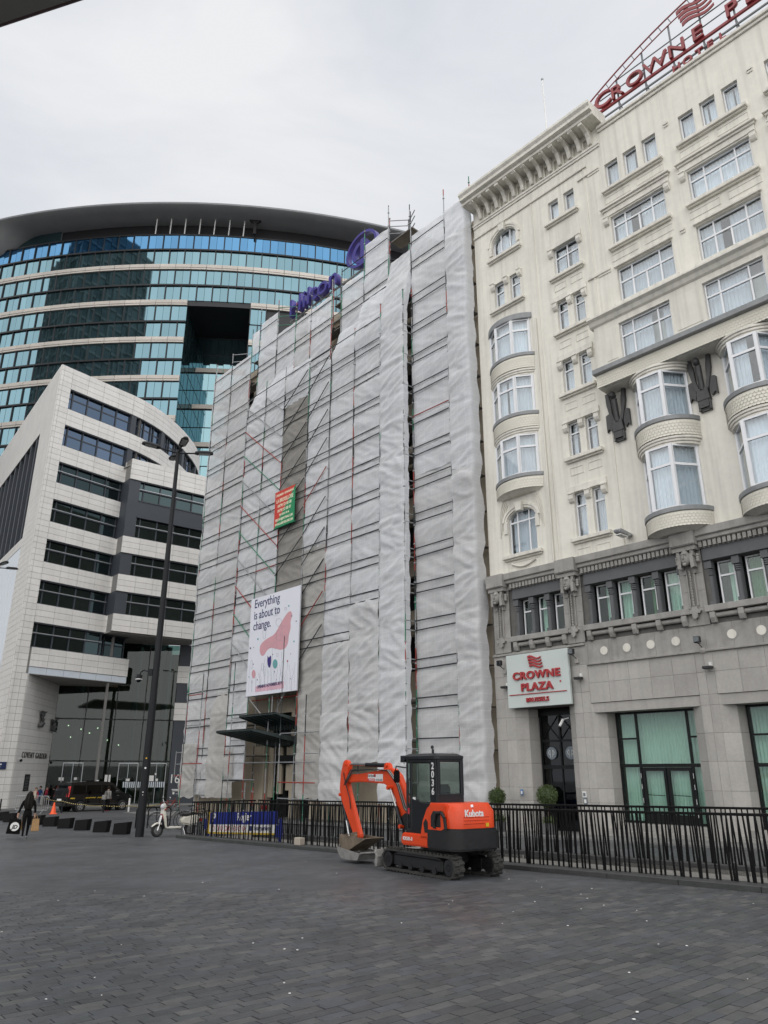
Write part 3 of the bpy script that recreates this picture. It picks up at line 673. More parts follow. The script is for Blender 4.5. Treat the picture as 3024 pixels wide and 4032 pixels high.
# hotel entrance
f = MB(); y = .88
f.box(1.42, 1.5, y, y + .1, -.5, 3.95); f.box(3.2, 3.28, y, y + .1, -.5, 3.95); f.box(1.5, 3.2, y, y + .1, 3.85, 3.95); f.box(1.5, 3.2, y - .02, y + .1, 1.86, 2.0); f.box(1.5, 3.2, y, y + .1, 2.86, 2.93); f.box(2.32, 2.39, y, y + .1, 2.0, 3.85)
for x0, x1 in ((1.5, 2.32), (2.39, 3.2)):
    f.tube((x0, y + .05, 2.93), (x1, y + .05, 3.85), .028, 6); f.tube((x0, y + .05, 3.85), (x1, y + .05, 2.93), .028, 6)
f.box(1.78, 1.84, y + .02, y + .08, -.4, 1.86); f.box(2.32, 2.38, y + .02, y + .08, -.4, 1.86)
dr = f.build('entrance_door', 'black_frame', hotel)
for x0, x1, za, zb2 in ((1.5, 2.32, 2.93, 3.85), (2.39, 3.2, 2.93, 3.85), (1.5, 2.32, 2.0, 2.86), (2.39, 3.2, 2.0, 2.86), (1.5, 1.78, -.4, 1.86), (1.84, 2.32, -.4, 1.86), (2.38, 3.2, -.4, 1.86)):
    q = MB(); q.box(x0, x1, y + .05, y + .06, za, zb2); q.build('pane', glass('dark_glass', (.35, .4, .42), .05), dr)
mat('logo_grey', (.16, .19, .22), .5); mat('dark_wood', (.035, .03, .028), .5)
q = MB(); q.box(1.45, 3.25, y + .7, y + .8, -.5, 3.9); q.build('lobby_wall', 'dark_wood', dr)
for uc in (1.93, 2.80):
    q = MB(); q.tube((uc, y - .012, 2.44), (uc, y + .03, 2.44), .23, 24); lg = q.build('logo_disc', 'logo_grey', dr)
    q = MB()
    for s in (-1, 1):
        pts = [(uc + s * .05, 2.28)] + [(uc + s * .05 + s * .075 * math.sin(t), 2.46 + .085 * math.cos(t)) for t in [math.pi * i / 8 for i in range(9)]]
        q.path([(a, y - .02, b2) for a, b2 in pts], .011, 5)
        q.tube((uc + s * .05, y - .02, 2.28), (uc + s * .05, y - .02, 2.545), .011, 5)
    q.build('logo_mark', 'white_paint', lg)
# small plaques by the door
mat('blue_plaque', (.02, .16, .42), .4)
for (u, z, w_, h_, m_) in ((1.08, 1.02, .12, .2, 'blue_plaque'), (1.08, .92, .1, .08, 'logo_grey'), (3.86, 1.0, .16, .2, 'white_paint'), (3.88, .78, .15, .22, 'logo_grey')):
    q = MB(); q.box(u - w_ / 2, u + w_ / 2, -.03, -.01, z - h_ / 2, z + h_ / 2); tag(q.build('plaque', m_, hotel, bevel=.004))
    if h_ > .19: q = MB(); q.box(u - w_ * .3, u + w_ * .3, -.034, -.031, z - h_ * .3, z + h_ * .25); q.build('plaque_print', 'logo_grey' if m_ == 'white_paint' else 'white_paint', hotel)
# mezzanine storey
blocks(0, UE, [5.53, 5.93 + .42], .88, y0=.0, mats='carved_stone', name='frieze_stone')
for k_, (a, c, n_) in enumerate(MZ):
    p = (c - a) / n_
    for i in range(n_):
        uc = a + p * (i + .5) + (.02)
        window(hotel, uc - p * .30, uc + p * .30, 6.95, 8.44, .3, trans=7.95, cm='curtain_green' if (i + k_) % 3 else 'curtain_moss', gm='shop_glass', fw=.05, gap=(2, 3) if i % 2 else (0, .5))
    for i in range(n_ + 1):
        uc = a + p * i; q = MB()
        q.box(uc - .1, uc + .1, .02, .3, 6.93, 7.1); q.tube((uc, .12, 7.1), (uc, .12, 7.95), .085, 10); q.box(uc - .09, uc + .09, .13, .34, 7.1, 8.46)
        for zz in (7.98, 8.05, 8.12): q.tube((uc, .12, zz), (uc, .12, zz + .045), .105, 10)
        q.box(uc - .12, uc + .12, .0, .24, 8.2, 8.45); q.build('colonnette', 'dark_stone', hotel)
    q = MB(); q.box(a - .12, c + .12, -.06, .1, 8.47, 8.9); q.build('lintel', 'dark_stone', hotel, bevel=.01)
    q = MB(); q.box(a - .22, c + .22, -.22, .2, 6.72, 6.93); q.build('sill', 'carved_stone', hotel, bevel=.015)
    for i in range(n_ + 1):
        uc = a + p * i; q = MB(); q.prism([(0, 6.71), (-.2, 6.71), (-.2, 6.52), (-.13, 6.36), (0, 6.34)], 0, uc - .09, uc + .09); q.build('console', 'carved_stone', hotel, bevel=.012)
        if i < n_: q = MB(); q.tube((uc + .09, -.05, 6.6), (uc + p - .09, -.05, 6.6), .085, 10); q.build('roll_moulding', 'carved_stone', hotel, smooth=True)
    if k_ > 0:
        for i in range(n_):
            uc = a + p * (i + .5); q = MB(); q.tube((uc, -.012, 5.94), (uc, .06, 5.94), .19, 24); q.tube((uc, -.02, 5.94), (uc, .03, 5.94), .15, 24, mi=1); q.build('roundel', ['carved_stone', 'plaster_trim'], hotel)
    for i in range(int((c - a + .3) / .165)):
        q = a - .15 + .08 + i * .165
        if k_ == 0 and i == 0: dm = MB(); dm.box(-.055, .055, -.2, -.02, 0, .19); dentil = dm.mesh('dentil', 'carved_stone')
        put(dentil, 'dentil', hotel, (q, 0, 8.92))
b = MB(); b.prism([(.2, 9.62), (-.34, 9.56), (-.34, 9.3), (-.26, 9.26), (-.26, 9.15), (-.2, 9.12), (.2, 9.12)], 0, -.02, UE); b.build('cornice', 'carved_stone', hotel, bevel=.01)
b = MB(); b.box(0, UE, -.08, -.001, 8.901, 9.119); b.build('dentil_bed', 'carved_stone', hotel)
b = MB(); b.box(4.44, UE, -.09, -.006, 5.47, 5.54); b.build('string_course', 'carved_stone', hotel, bevel=.01)
b = MB(); b.box(0, 4.4, -.09, -.006, 6.22, 6.3); b.build('string_course', 'carved_stone', hotel, bevel=.01)
ms_ = MB()
ms_.box(-.44, .44, -.40, .0, 9.02, 9.56); ms_.box(-.4, .4, -.32, .0, 8.86, 9.02)
for k in range(6):
    ms_.prism([(-.42 + .14 * k, 9.05), (-.28 + .14 * k, 9.05), (-.35 + .14 * k, 9.16)], 1, -.43, -.40)
ms_.ball((0, -.26, 8.62), .2, 14, 10, sc=(.82, .8, 1.35)); ms_.prism([(-.03, 8.56), (.03, 8.56), (.012, 8.74), (-.012, 8.74)], 1, -.47, -.38); ms_.ball((0, -.42, 8.47), .06, 8, 5, sc=(1.2, .5, .35)); ms_.ball((0, -.38, 8.38), .07, 8, 5)
for s in (-1, 1):
    ms_.ball((s * .07, -.395, 8.67), .035, 8, 5, sc=(1.2, .6, .7)); ms_.box(s * .07 - .05, s * .07 + .05, -.43, -.38, 8.71, 8.73)
    for k in range(4): ms_.tube((s * .24 - .06, -.22, 8.72 + k * .06), (s * .24 + .06, -.22, 8.72 + k * .06), .07, 8)
    ms_.prism([(s * .14, 8.75), (s * .26, 8.7), (s * .3, 8.28), (s * .17, 8.24)][::-s], 1, -.3, -.06)
    for k in range(3): ms_.ball((s * .36, -.12, 8.68 - k * .09), .07, 8, 5)
    ms_.box(s * .17 - .05, s * .17 + .05, -.1, 0, 8.1, 8.26); ms_.box(s * .13 - .02, s * .13 + .02, -.07, 0, 7.0, 8.2)
for k in range(13): ms_.ball((0, -.09, 8.16 - k * .095), .045, 8, 5, sc=(.8, .9, 1.2))
ms_.box(-.09, .09, -.1, 0, 6.72, 6.98); ms_.prism([(-.22, 6.82), (-.18, 6.74), (-.1, 6.74), (-.08, 6.6), (0, 6.54), (.08, 6.6), (.1, 6.74), (.18, 6.74), (.22, 6.82), (.12, 6.88), (-.12, 6.88)], 1, -.13, -.01)
mask = ms_.mesh('mascaron', 'carved_stone', smooth=True)
for u in (.55, 4.05, 8.82, 13.55):
    blocks(u - .42, u + .42, [6.34, 6.93, 7.5, 8.1, 8.9], .42, y0=-.05, mats='carved_stone', name='pier_stone')
    put(mask, 'mascaron', hotel, (u, -.05, 0))
# swag under the arched window
q = MB(); q.path([(UA - .6 + 1.2 * i / 10, -.06, 9.98 - .18 * math.sin(math.pi * i / 10)) for i in range(11)], .045, 8); q.build('garland', 'plaster_trim', hotel, smooth=True)
for s in (-1, 1):
    q = MB()
    for k in range(4):
        pts = [(UA + s * (.95 + .06 * k), -.03, 11.7 - .15 * k + .6 * t) if t < .01 else (UA + s * (.95 + .06 * k - .28 * t * t), -.03, 11.7 + .1 * k + .95 * t) for t in (0, .33, .66, 1)]
        q.path(pts, .018, 5)
    q.build('leaf_ornament', 'plaster_trim', hotel)

# ------------------------------------------------------------------ things on the hotel
sg = thing('hotel_sign', 'large pale sign board with raised red hotel lettering above the entrance', 'sign', H0, HROT)
b = MB(); b.box(.82, 3.76, -.24, -.12, 4.12, 6.18); b.build('board', 'sign_board', sg, bevel=.01)
b = MB(); b.box(.9, 1.1, -.12, -.0, 4.6, 4.7); b.box(3.4, 3.6, -.12, 0, 4.6, 4.7); b.build('bracket', 'galvanised', sg)
text('CROWNE', .40, 'lettering', 'red_paint', sg, (2.27, -.27, 5.19), ext=.035, bold=.014, sx=1.18, spacing=1.12)
text('PLAZA', .40, 'lettering', 'red_paint', sg, (2.27, -.27, 4.74), ext=.035, bold=.014, sx=1.18, spacing=1.1)
text('BRUSSELS', .22, 'lettering', 'red_paint', sg, (2.27, -.27, 4.31), ext=.03, bold=.006, sx=1.05, spacing=1.1)
b = MB(); b.box(.92, 3.62, -.27, -.24, 4.60, 4.63); b.build('underline', 'red_paint', sg)
b = MB(); b.tube((3.36, -.25, 4.98), (3.36, -.24, 4.98), .04, 12); b.build('registered_mark', 'red_paint', sg)
def wavy(mb, w, h, y, x0, z0, sl=.0):
    """three wavy pennants, the emblem"""
    for k in range(4):
        n = 10; top = []; bot = []
        for i in range(n + 1):
            t = i / n; x = x0 + w * t + k * w * .04 - w * .06; z = z0 + h * (.8 - k * .23) + h * .11 * math.sin(t * 5.6 + .5)
            top.append((x, z + h * .1 * (1 - .5 * t))); bot.append((x, z - h * .07 * (1 - .3 * t)))
        for i in range(n): mb.prism([bot[i], bot[i + 1], top[i + 1], top[i]], 1, y, y + .05)
b = MB(); wavy(b, .62, .5, -.3, 1.96, 5.58); b.build('emblem', 'red_paint', sg)
mat('lamp_black', (.02, .02, .022), .4, var=.2)
def flood(label, u, z, up=True):
    o = thing('floodlight', label, 'floodlight', W(u, 0, z), HROT, 'floodlights on the hotel wall')
    b = MB(); b.box(-.1, .1, -.42, -.25, 0, .2); b.build('housing', 'lamp_black', o, bevel=.015); b = MB(); b.box(-.085, .085, -.425, -.421, .02, .18); b.build('lens', 'window_glass', o)
    b = MB(); b.tube((0, -.3, -.02), (.0, -.02, -.14), .015, 6); b.tube((-.1, -.33, 0), (.1, -.33, -.04), .012, 6); b.build('bracket', 'lamp_black', o)
    b = MB(); b.box(-.06, .1, -.08, -.0, -.3, -.14); b.build('junction_box', 'hotel_stone', o)
def downlight(label, u, z):
    o = thing('downlight', label, 'wall light', W(u, 0, z), HROT, 'flat downlights on the hotel wall')
    b = MB(); b.box(-.15, .15, -.28, -.06, 0, .09); b.build('housing', 'lamp_black', o, bevel=.02)
    b = MB(); b.box(.02, .09, -.1, -.0, .1, .22); b.tube((0, -.1, .09), (.05, -.05, .14), .012, 6); b.build('mount', 'white_paint', o)
flood('black square floodlight left of the hotel sign', .55, 5.82); flood('black square floodlight at the right top corner of the hotel sign', 4.0, 5.9); flood('black square floodlight on the pier between the two shop windows', 8.85, 5.75)
downlight('flat black downlight left of the hotel sign below the floodlight', .62, 4.92); downlight('flat black downlight right of the hotel sign', 4.1, 4.98); downlight('flat black downlight on the pier between the two shop windows', 9.0, 4.9)
o = thing('security_camera', 'white bullet camera above the hotel entrance', 'camera', W(3.0, -.25, 3.62), HROT)
b = MB(); b.tube((0, 0, 0), (-.06, -.16, -.24), .05, 10); b.build('body', 'white_paint', o); b = MB(); b.tube((0, 0, 0), (.22, .05, .05), .015, 6); b.build('bracket', 'white_paint', o)
o = thing('wall_lamp', 'grey street lantern on a short arm fixed to the cream wall', 'lamp', W(6.72, 0, 10.02), HROT)
b = MB(); b.prism([(-.02, .0), (-.75, .06), (-.95, .0), (-.9, -.12), (-.3, -.16), (-.02, -.08)], 0, -.13, .13); b.build('housing', 'galvanised', o, bevel=.03); b = MB(); b.tube((0, 0, -.04), (0, -.1, -.04), .05, 8); b.build('arm', 'galvanised', o)
b = MB(); b.box(-.11, .11, -.85, -.35, -.19, -.155); b.build('diffuser', 'white_paint', o)
o = thing('flagpole', 'bare white flagpole rising from the hotel roof', 'flagpole', W(3.83, -1.5, 29.1), HROT)
b = MB(); b.tube((0, 0, 0), (0, 0, 6.9), .06, 10, .03); b.build('pole', 'white_paint', o); b = MB(); b.ball((0, 0, 6.94), .07, 8, 6); b.build('finial', 'galvanised', o)
o = thing('aerial', 'tangle of wire and aerial on the left end of the hotel cornice', 'aerial', W(.35, -.2, 29.6), HROT)
b = MB()
for k in range(16):
    a = random.uniform(0, 6.3); b.path([(0, 0, .1), (.25 * math.cos(a), .25 * math.sin(a), .2 + .2 * random.random()), (.1 * math.cos(a + 1), .1 * math.sin(a + 1), .55 * random.random() + .2)], .012, 4)
tag(b.build('wire_coil', 'black_steel', o), kind='stuff'); b = MB(); b.tube((.1, 0, -.05), (.1, 0, .9), .02, 6); b.build('mast', 'black_steel', o)
# roof sign
mat('sign_maroon', (.25, .03, .035), .45, var=.12, vs=3)
rs = thing('roof_sign', 'red hotel name in big letters on an arched steel frame along the roof edge', 'sign', H0, HROT)
y = .4
mat('frame_grey', (.16, .17, .18), .5, var=.2)
b = MB(); b.box(7.2, 18, y - .05, y + .05, 30.02, 30.14); b.build('beam', 'sign_maroon', rs)
b = MB(); b.box(7.2, 18, y - .03, y + .03, 29.62, 29.69); b.build('beam', 'frame_grey', rs)
az = lambda u: 33.0 - .03 * (u - 15) ** 2
b = MB(); b.path([(6.6 + .6 * i, y, az(6.6 + .6 * i)) for i in range(20)], .038, 6); b.build('arch_tube', 'sign_maroon', rs)
b = MB(); b.path([(6.9 + .6 * i, y, az(6.9 + .6 * i) - .42) for i in range(19)], .03, 6); b.build('arch_tube', 'sign_maroon', rs)
for k in range(14):
    u = 6.9 + k * .45; b = MB(); b.tube((u, y, az(u)), (u + .12, y, az(u + .12) - .42), .02, 5); b.build('rung', 'frame_grey', rs)
for u in (8.3, 9.6, 10.9, 12.2, 13.5, 14.8):
    b = MB(); b.tube((u, y + .05, 28.8), (u, y + .05, az(u) - .42), .045, 6); b.tube((u, y + .05, 30.0), (u + .1, y + 1.0, 28.7), .03, 6); b.build('post', 'frame_grey', rs)
for zz in (30.75, 31.25):
    b = MB(); b.tube((7.4 if zz < 31 else 8.2, y + .04, zz), (18, y + .04, zz), .03, 6); b.build('rail', 'frame_grey', rs)
for ch, u in zip('CROWNEPLAZA', (7.62, 8.32, 9.2, 10.18, 11.15, 12.05, 13.45, 14.2, 14.9, 15.7, 16.5)):
    text(ch, .95 if ch != 'C' else 1.15, 'letter', 'sign_maroon', rs, (u, y - .09, 30.16), ext=.07, bold=.008, sx=1.1)
for ch, u in zip('HOTEL', (11.02, 11.5, 12.0, 12.45, 12.95)):
    text(ch, .5, 'letter', 'sign_maroon', rs, (u, y - .09, 29.32), ext=.05, bold=.012, sx=1.05)
b = MB(); wavy(b, 1.35, 1.15, y - .12, 11.45, 31.25); b.build('emblem', 'sign_maroon', rs)
# clipped ball trees in tubs flanking the entrance
mat('leaf_dark', (.045, .07, .022), .6, var=.3, vs=12); mat('leaf_mid', (.075, .11, .032), .6, var=.3, vs=12); mat('bark', (.16, .12, .085), .9, var=.3, vs=8); mat('tub', (.12, .12, .125), .6)
def topiary(label, u, off, r, zc, seed):
    rn = random.Random(seed); g = FL(u, off) + .03; o = thing('topiary_tree', label, 'plant', W(u, off, g), HROT, 'clipped ball trees at the entrance')
    b = MB(); b.path([(0, 0, .4), (.03, 0, .7), (-.02, .01, 1.0), (0, 0, zc - g)], .022, 7); b.build('trunk', 'bark', o)
    b = MB(); b.prism([(-.22, -.22), (.22, -.22), (.22, .22), (-.22, .22)], 2, 0, .42); b.build('tub', 'tub', o, bevel=.02)
    def foliage(nm, c, rr, n, flat=1.0):
        b = MB()
        b.ball(c, rr * .8, 12, 8, sc=(1, 1, flat))
        for k in range(n):
            d = Vector((rn.gauss(0, 1), rn.gauss(0, 1), rn.gauss(0, 1))).normalized(); p = Vector(c) + Vector((d.x, d.y, d.z * flat)) * rr * rn.uniform(.72, 1.06)
            a = Vector((rn.gauss(0, 1), rn.gauss(0, 1), rn.gauss(0, 1))).normalized() * .03; e = (d + Vector((rn.gauss(0, .6), rn.gauss(0, .6), rn.gauss(0, .6)))).normalized() * .045
            b.quad(p - a, p + e * .6 - a * .2, p + e, p + a, rn.choice((0, 1, 1)))
        b.build(nm, ['leaf_dark', 'leaf_mid'], o)
    foliage('crown', (0, 0, zc - g), r, 1500); foliage('underplanting', (.05, 0, .5), .26, 350, .6)
topiary('smaller clipped ball tree left of the hotel entrance', .62, .95, .31, .87, 1)
topiary('larger clipped ball tree in front of the hotel entrance', 2.95, 1.0, .36, .95, 2)
# ------------------------------------------------------------------ building wrapped in scaffolding
mat('sandstone', (.46, .40, .31), .85, var=.12, vs=1.2, bump=.2, streak=.15)
mat('steel_green', (.04, .055, .055), .45, var=.2)
wb = thing('wrapped_building', 'beige stone building hidden behind the scaffolding with a dark glazed entrance', 'building', H0, HROT)
b = MB()
EN = (-17.6, -12.6, -.9, 4.9)
wallholes(b, -25.3, -.06, -1.2, 28.8, [EN] + [(-24.5 + 2.05 * i, -23.4 + 2.05 * i, 6.2 + 2.9 * j, 7.9 + 2.9 * j) for i in range(12) for j in range(8)], .55, .3)
b.quad((-25.3, .55, -1.2), (-25.3, 12, -1.2), (-25.3, 12, 28.8), (-25.3, .55, 28.8)); b.quad((-25.3, .55, 28.8), (-.06, .55, 28.8), (-.06, 12, 28.8), (-25.3, 12, 28.8)); b.build('wall', 'sandstone', wb)
b = MB(); b.box(-25.2, -.1, 1.6, 11.8, -1, 28.6); b.build('building_core', 'room', wb)
b = MB(); b.box(-25.4, -.05, .35, .55, 28.5, 28.9); b.build('parapet', 'sandstone', wb)
for u0 in (-17.6, -14.75, -12.95):
    b = MB(); b.box(u0, u0 + .35, .3, .9, -1.2, 4.9); b.build('pilaster', 'sandstone', wb, bevel=.03)
for k in range(3):
    u0 = -17.2 + k * .85; b = MB(); b.box(u0, u0 + .45, .6, .75, .4 + .2 * k, 3.2); b.build('panel', 'sandstone', wb, bevel=.02)
b = MB()
for u0 in (-16.6, -15.9, -15.2, -14.3, -13.6, -12.95): b.box(u0, u0 + .07, .95, 1.05, -1, 3.2)
for z in (-.6, .4, 1.4, 2.2, 3.1): b.box(-16.6, -12.9, .93, 1.07, z, z + .08)
dr = b.build('entrance_door', 'black_frame', wb)
b = MB(); b.box(-16.6, -12.9, .99, 1.01, -1, 3.2); b.build('pane', glass('dark_glass', (.35, .4, .42), .05), dr)
b = MB(); b.box(-15.9, -12.7, .2, 1.0, 2.15, 2.6); b.build('door_canopy', 'black_frame', wb)
b = MB(); b.box(-13.75, -13.4, .86, .88, .55, 1.0); b.build('notice', 'white_paint', wb)
b = MB(); b.box(-17.3, -16.9, .3, .5, -.2, .0); b.build('red_box', 'red_paint', wb)
glass('canopy_glass', (.30, .38, .38), .12)
def canopy(label, u0, u1, pr, z0, z1):
    o = thing('glass_canopy', label, 'canopy', H0, HROT, 'glass canopies over the wrapped entrance')
    n = 7
    for i in range(n + 1):
        u = u0 + (u1 - u0) * i / n; b = MB(); b.hexa([(u - .03, -pr, z1 - .1), (u + .03, -pr, z1 - .1), (u + .03, .5, z0 - .34), (u - .03, .5, z0 - .34), (u - .03, -pr, z1), (u + .03, -pr, z1), (u + .03, .5, z0), (u - .03, .5, z0)]); b.build('rib', 'steel_green', o)
    for t in (0, .33, .66, 1):
        y = -pr + (pr + .4) * t; z = z1 + (z0 - z1) * t; b = MB(); b.box(u0, u1, y - .03, y + .03, z - .07, z - .001); b.build('purlin', 'steel_green', o)
    for i in range(n):
        for j in range(4):
            ua, ub = u0 + (u1 - u0) * i / n + .02, u0 + (u1 - u0) * (i + 1) / n - .02; ta, tb = j / 4 + .01, (j + 1) / 4 - .005
            ya, yb = -pr + (pr + .4) * ta - .12, -pr + (pr + .4) * tb; za, zb2 = z1 + (z0 - z1) * ta + .015, z1 + (z0 - z1) * tb + .03
            b = MB(); b.hexa([(ua, ya, za), (ub, ya, za), (ub, yb, zb2), (ua, yb, zb2), (ua, ya, za + .012), (ub, ya, za + .012), (ub, yb, zb2 + .012), (ua, yb, zb2 + .012)]); b.build('glass_pane', 'canopy_glass', o)
    b = MB()
    for k in range(22): u = u0 + .2 + (u1 - u0 - .4) * k / 21; b.box(u - .02, u + .02, -pr * .25, -pr * .25 + .03, z0 - .3, z0 + .1)
    tag(b.build('grille', 'steel_green', o), kind='stuff')
canopy('lower dark glass canopy jutting out of the scaffolding above the entrance', -16.6, -13.1, 3.2, 3.35, 3.78)
canopy('upper dark glass canopy under the white banner', -16.2, -12.6, 2.1, 4.15, 4.6)

mat('tube_grey', (.30, .31, .32), .5, metal=.3, var=.2, vs=4); mat('tube_red', (.30, .035, .025), .5, var=.2, vs=4); mat('tube_green', (.03, .19, .11), .5, var=.2, vs=4); mat('tube_dark', (.035, .042, .045), .55, var=.25, vs=3, spec=.3)
mat('deck_board', (.15, .14, .125), .8, var=.3, vs=2)
def netting(name, c, trans=.2, see=.13):
    m = mat(name, c, .8, var=.07, vs=.9, fine=.04, bump=.25, bs=16)
    n = m.node_tree.nodes; l = m.node_tree.links; p = n['Principled BSDF']; o = n['Material Output']
    tc = n.new('ShaderNodeTexCoord'); mp = n.new('ShaderNodeMapping'); mp.inputs['Rotation'].default_value = (R(90), 0, 0)
    br = n.new('ShaderNodeTexBrick'); br.offset = 0; br.inputs['Scale'].default_value = 1; br.inputs['Brick Width'].default_value = .46; br.inputs['Row Height'].default_value = .34; br.inputs['Mortar Size'].default_value = .009
    br.inputs['Color1'].default_value = (1, 1, 1, 1); br.inputs['Color2'].default_value = (.95, .955, .96, 1); br.inputs['Mortar'].default_value = (1.14, 1.14, 1.14, 1)
    l.new(tc.outputs['Object'], mp.inputs['Vector']); l.new(mp.outputs['Vector'], br.inputs['Vector'])
    src = p.inputs['Base Color'].links[0].from_socket
    vm = n.new('ShaderNodeVectorMath'); vm.operation = 'MULTIPLY'; l.new(src, vm.inputs[0]); l.new(br.outputs['Color'], vm.inputs[1]); l.new(vm.outputs['Vector'], p.inputs['Base Color'])
    tr = n.new('ShaderNodeBsdfTranslucent'); l.new(vm.outputs['Vector'], tr.inputs['Color'])
    mx = n.new('ShaderNodeMixShader'); mx.inputs[0].default_value = trans; l.new(p.outputs[0], mx.inputs[1]); l.new(tr.outputs[0], mx.inputs[2])
    tp = n.new('ShaderNodeBsdfTransparent'); m2 = n.new('ShaderNodeMixShader'); m2.inputs[0].default_value = see; l.new(mx.outputs[0], m2.inputs[1]); l.new(tp.outputs[0], m2.inputs[2]); l.new(m2.outputs[0], o.inputs['Surface'])
    return m
netting('net_white', (.78, .795, .82)); netting('net_pale', (.72, .725, .735)); netting('net_grey', (.36, .345, .32)); netting('net_old', (.54, .53, .505))
sc = thing('scaffolding', 'tall tube scaffolding wrapped in white netting across the whole facade', 'scaffolding', H0, HROT)
LZ = [29.1, 27.81, 27.36, 25.6, 25.14, 23.78, 23.36, 22.02, 21.59, 20.25, 19.84, 18.53, 18.11, 16.8, 16.39, 15.08, 14.66, 13.35, 12.94, 11.65, 11.24, 9.95, 9.53, 8.22, 7.8, 6.5, 6.08, 4.8, 4.38, 3.1, 2.68, 1.3]
SR = random.Random(9)
def standard(u, off, z0, z1, name='standard'):
    b = MB(); z = z0
    while z < z1 - .01:
        zz = min(z1, z + SR.choice((.6, .9, 1.2, 1.8))); mi = SR.choice((0, 0, 3, 3, 1, 2)); b.tube((u, -off, z), (u, -off, zz), .027, 6, mi=mi, caps=zz >= z1); z = zz
    k = z0 + .3
    while k < z1: b.tube((u, -off, k), (u, -off, k + .05), .055, 6, mi=0); k += .93
    b.build(name, ['tube_grey', 'tube_red', 'tube_green', 'tube_dark'], sc)
def bar(p, q, name, r=.029, m='tube_dark'):
    b = MB(); b.tube(p, q, r, 6)
    b.build(name, m, sc)
def net(u0, u1, z0, z1, off, seed, m='net_white', amp=1.0, topback=None, wrapR=0.0, wrapL=0.0, hem=.10, res=1.0):
    """one hanging width of netting: sags between the ledgers, pulled into slanting folds"""
    rn = random.Random(seed); W_ = u1 - u0; nx = max(6, int(W_ / .11 * res)); nz = max(8, int((z1 - z0) / .085 * res)); b = MB(); g = {}
    ties = sorted(z for z in LZ if z0 < z < z1); ties = [z0] + ties + [z1]
    sg = [rn.uniform(-.15, 1) for _ in ties]; dirn = [rn.choice((-1, 1, 1)) for _ in ties]
    ex = [-wrapL] if wrapL else []
    cols = [i / nx for i in range(nx + 1)]
    for j in range(nz + 1):
        t = j / nz; z = z0 + (z1 - z0) * t
        k = max(i for i in range(len(ties)) if ties[i] <= z + 1e-6); k = min(k, len(ties) - 2); f = (z - ties[k]) / max(.05, ties[k + 1] - ties[k])
        for i, s in enumerate(cols):
            u = u0 + W_ * s; pin = 1 - (2 * s - 1) ** 6 * .85
            lift = min(1.0, (ties[k + 1] - ties[k]) / .9)
            d = sg[k] * .10 * math.sin(math.pi * max(0.0, 1 - f) ** .75) * lift
            a = .45 * dirn[k]
            fu, fz = u * math.cos(a) + z * math.sin(a), -u * math.sin(a) + z * math.cos(a)
            n1_ = noise.noise(Vector((fu * .45 + seed * 7.1, fz * 2.1, seed * 3.3)))
            n2_ = noise.noise(Vector((fu * 1.0, fz * 4.6 + seed, 5.5)))
            n3_ = noise.noise(Vector((u * .35 + seed, z * .3, 1.7)))
            n4_ = noise.noise(Vector((fu * 2.2 + seed, fz * 9.5, 2.5)))
            d += amp * (.05 * (1 - abs(n1_)) ** 4 + .028 * (1 - abs(n2_)) ** 4 + .012 * (1 - abs(n4_)) ** 3 + .04 * n3_) * (.35 + .65 * pin)
            wob = .035 * noise.noise(Vector((z * 1.3, seed * 1.9 + (0 if s < .5 else 9), .2))) * ((1 - s) ** 8 - s ** 8 if True else 0)
            zz = z
            if j == 0: zz = z0 + hem * (noise.noise(Vector((u * 1.6, seed, 3))) - .3 * math.sin(math.pi * s))
            o = off + d * 1.0 - .03
            if topback and z > topback[0]:
                q = (z - topback[0]) / (z1 - topback[0]); o = o + (topback[1] - off) * q
            g[i, j] = len(b.v); b.v.append((u + wob, -o, zz))
    for j in range(nz):
        for i in range(nx): b.f.append((g[i, j], g[i + 1, j], g[i + 1, j + 1], g[i, j + 1])); b.m.append(0)
    def wrap(col, dx, dy):
        pv = [g[col, j] for j in range(nz + 1)]
        for st in (1, 2, 3):
            nv = []
            for j in range(nz + 1):
                x, y, z = b.v[g[col, j]]; w = 1 + .25 * noise.noise(Vector((z * .9, seed, 8)))
                nv.append(len(b.v)); b.v.append((x + dx * st / 3 * w + .02 * noise.noise(Vector((z * 2.2, st * 3, seed))), y + dy * st / 3 * w + .03 * noise.noise(Vector((z * 2, st, seed + 2))), z))
            for j in range(nz): b.f.append((pv[j], nv[j], nv[j + 1], pv[j + 1])); b.m.append(0)
            pv = nv
    if wrapR: wrap(nx, .02, wrapR)
    if wrapL: wrap(0, -wrapL * .9, wrapL * .3)
    b.build('netting', m, sc, smooth=2)
MO, PO = .6, 1.2
# upper and outer bays on the main plane
net(-24.95, -22.6, .45, 29.5, MO, 1, 'net_pale', wrapL=.75)
net(-22.6, -20.02, .35, 29.45, MO, 2, 'net_pale')
net(-19.05, -16.87, 24.6, 31.35, MO, 3); net(-20.02, -19.05, 29.3, 31.0, MO, 33)
net(-16.87, -14.72, 24.8, 29.5, MO, 4); net(-14.72, -13.05, 24.8, 29.45, MO, 5, 'net_pale')
net(-13.05, -10.9, 24.6, 29.5, MO, 6); net(-10.0, -7.9, 25.2, 29.6, MO, 7); net(-7.9, -5.78, 25.2, 31.35, MO, 8)
net(-3.95, -1.45, 15.35, 29.62, MO, 9, amp=.8); net(-3.95, -1.45, 2.3, 15.42, MO - .03, 10, 'net_pale', amp=.8); net(-3.95, -1.5, .3, 2.5, MO - .02, 110, 'net_old', amp=.8)
net(-1.45, -.12, 14.9, 29.66, MO + .05, 11, wrapR=.55, amp=1.3); net(-1.45, -.12, .35, 15.0, MO + .07, 12, 'net_pale', wrapR=.55, amp=1.6)
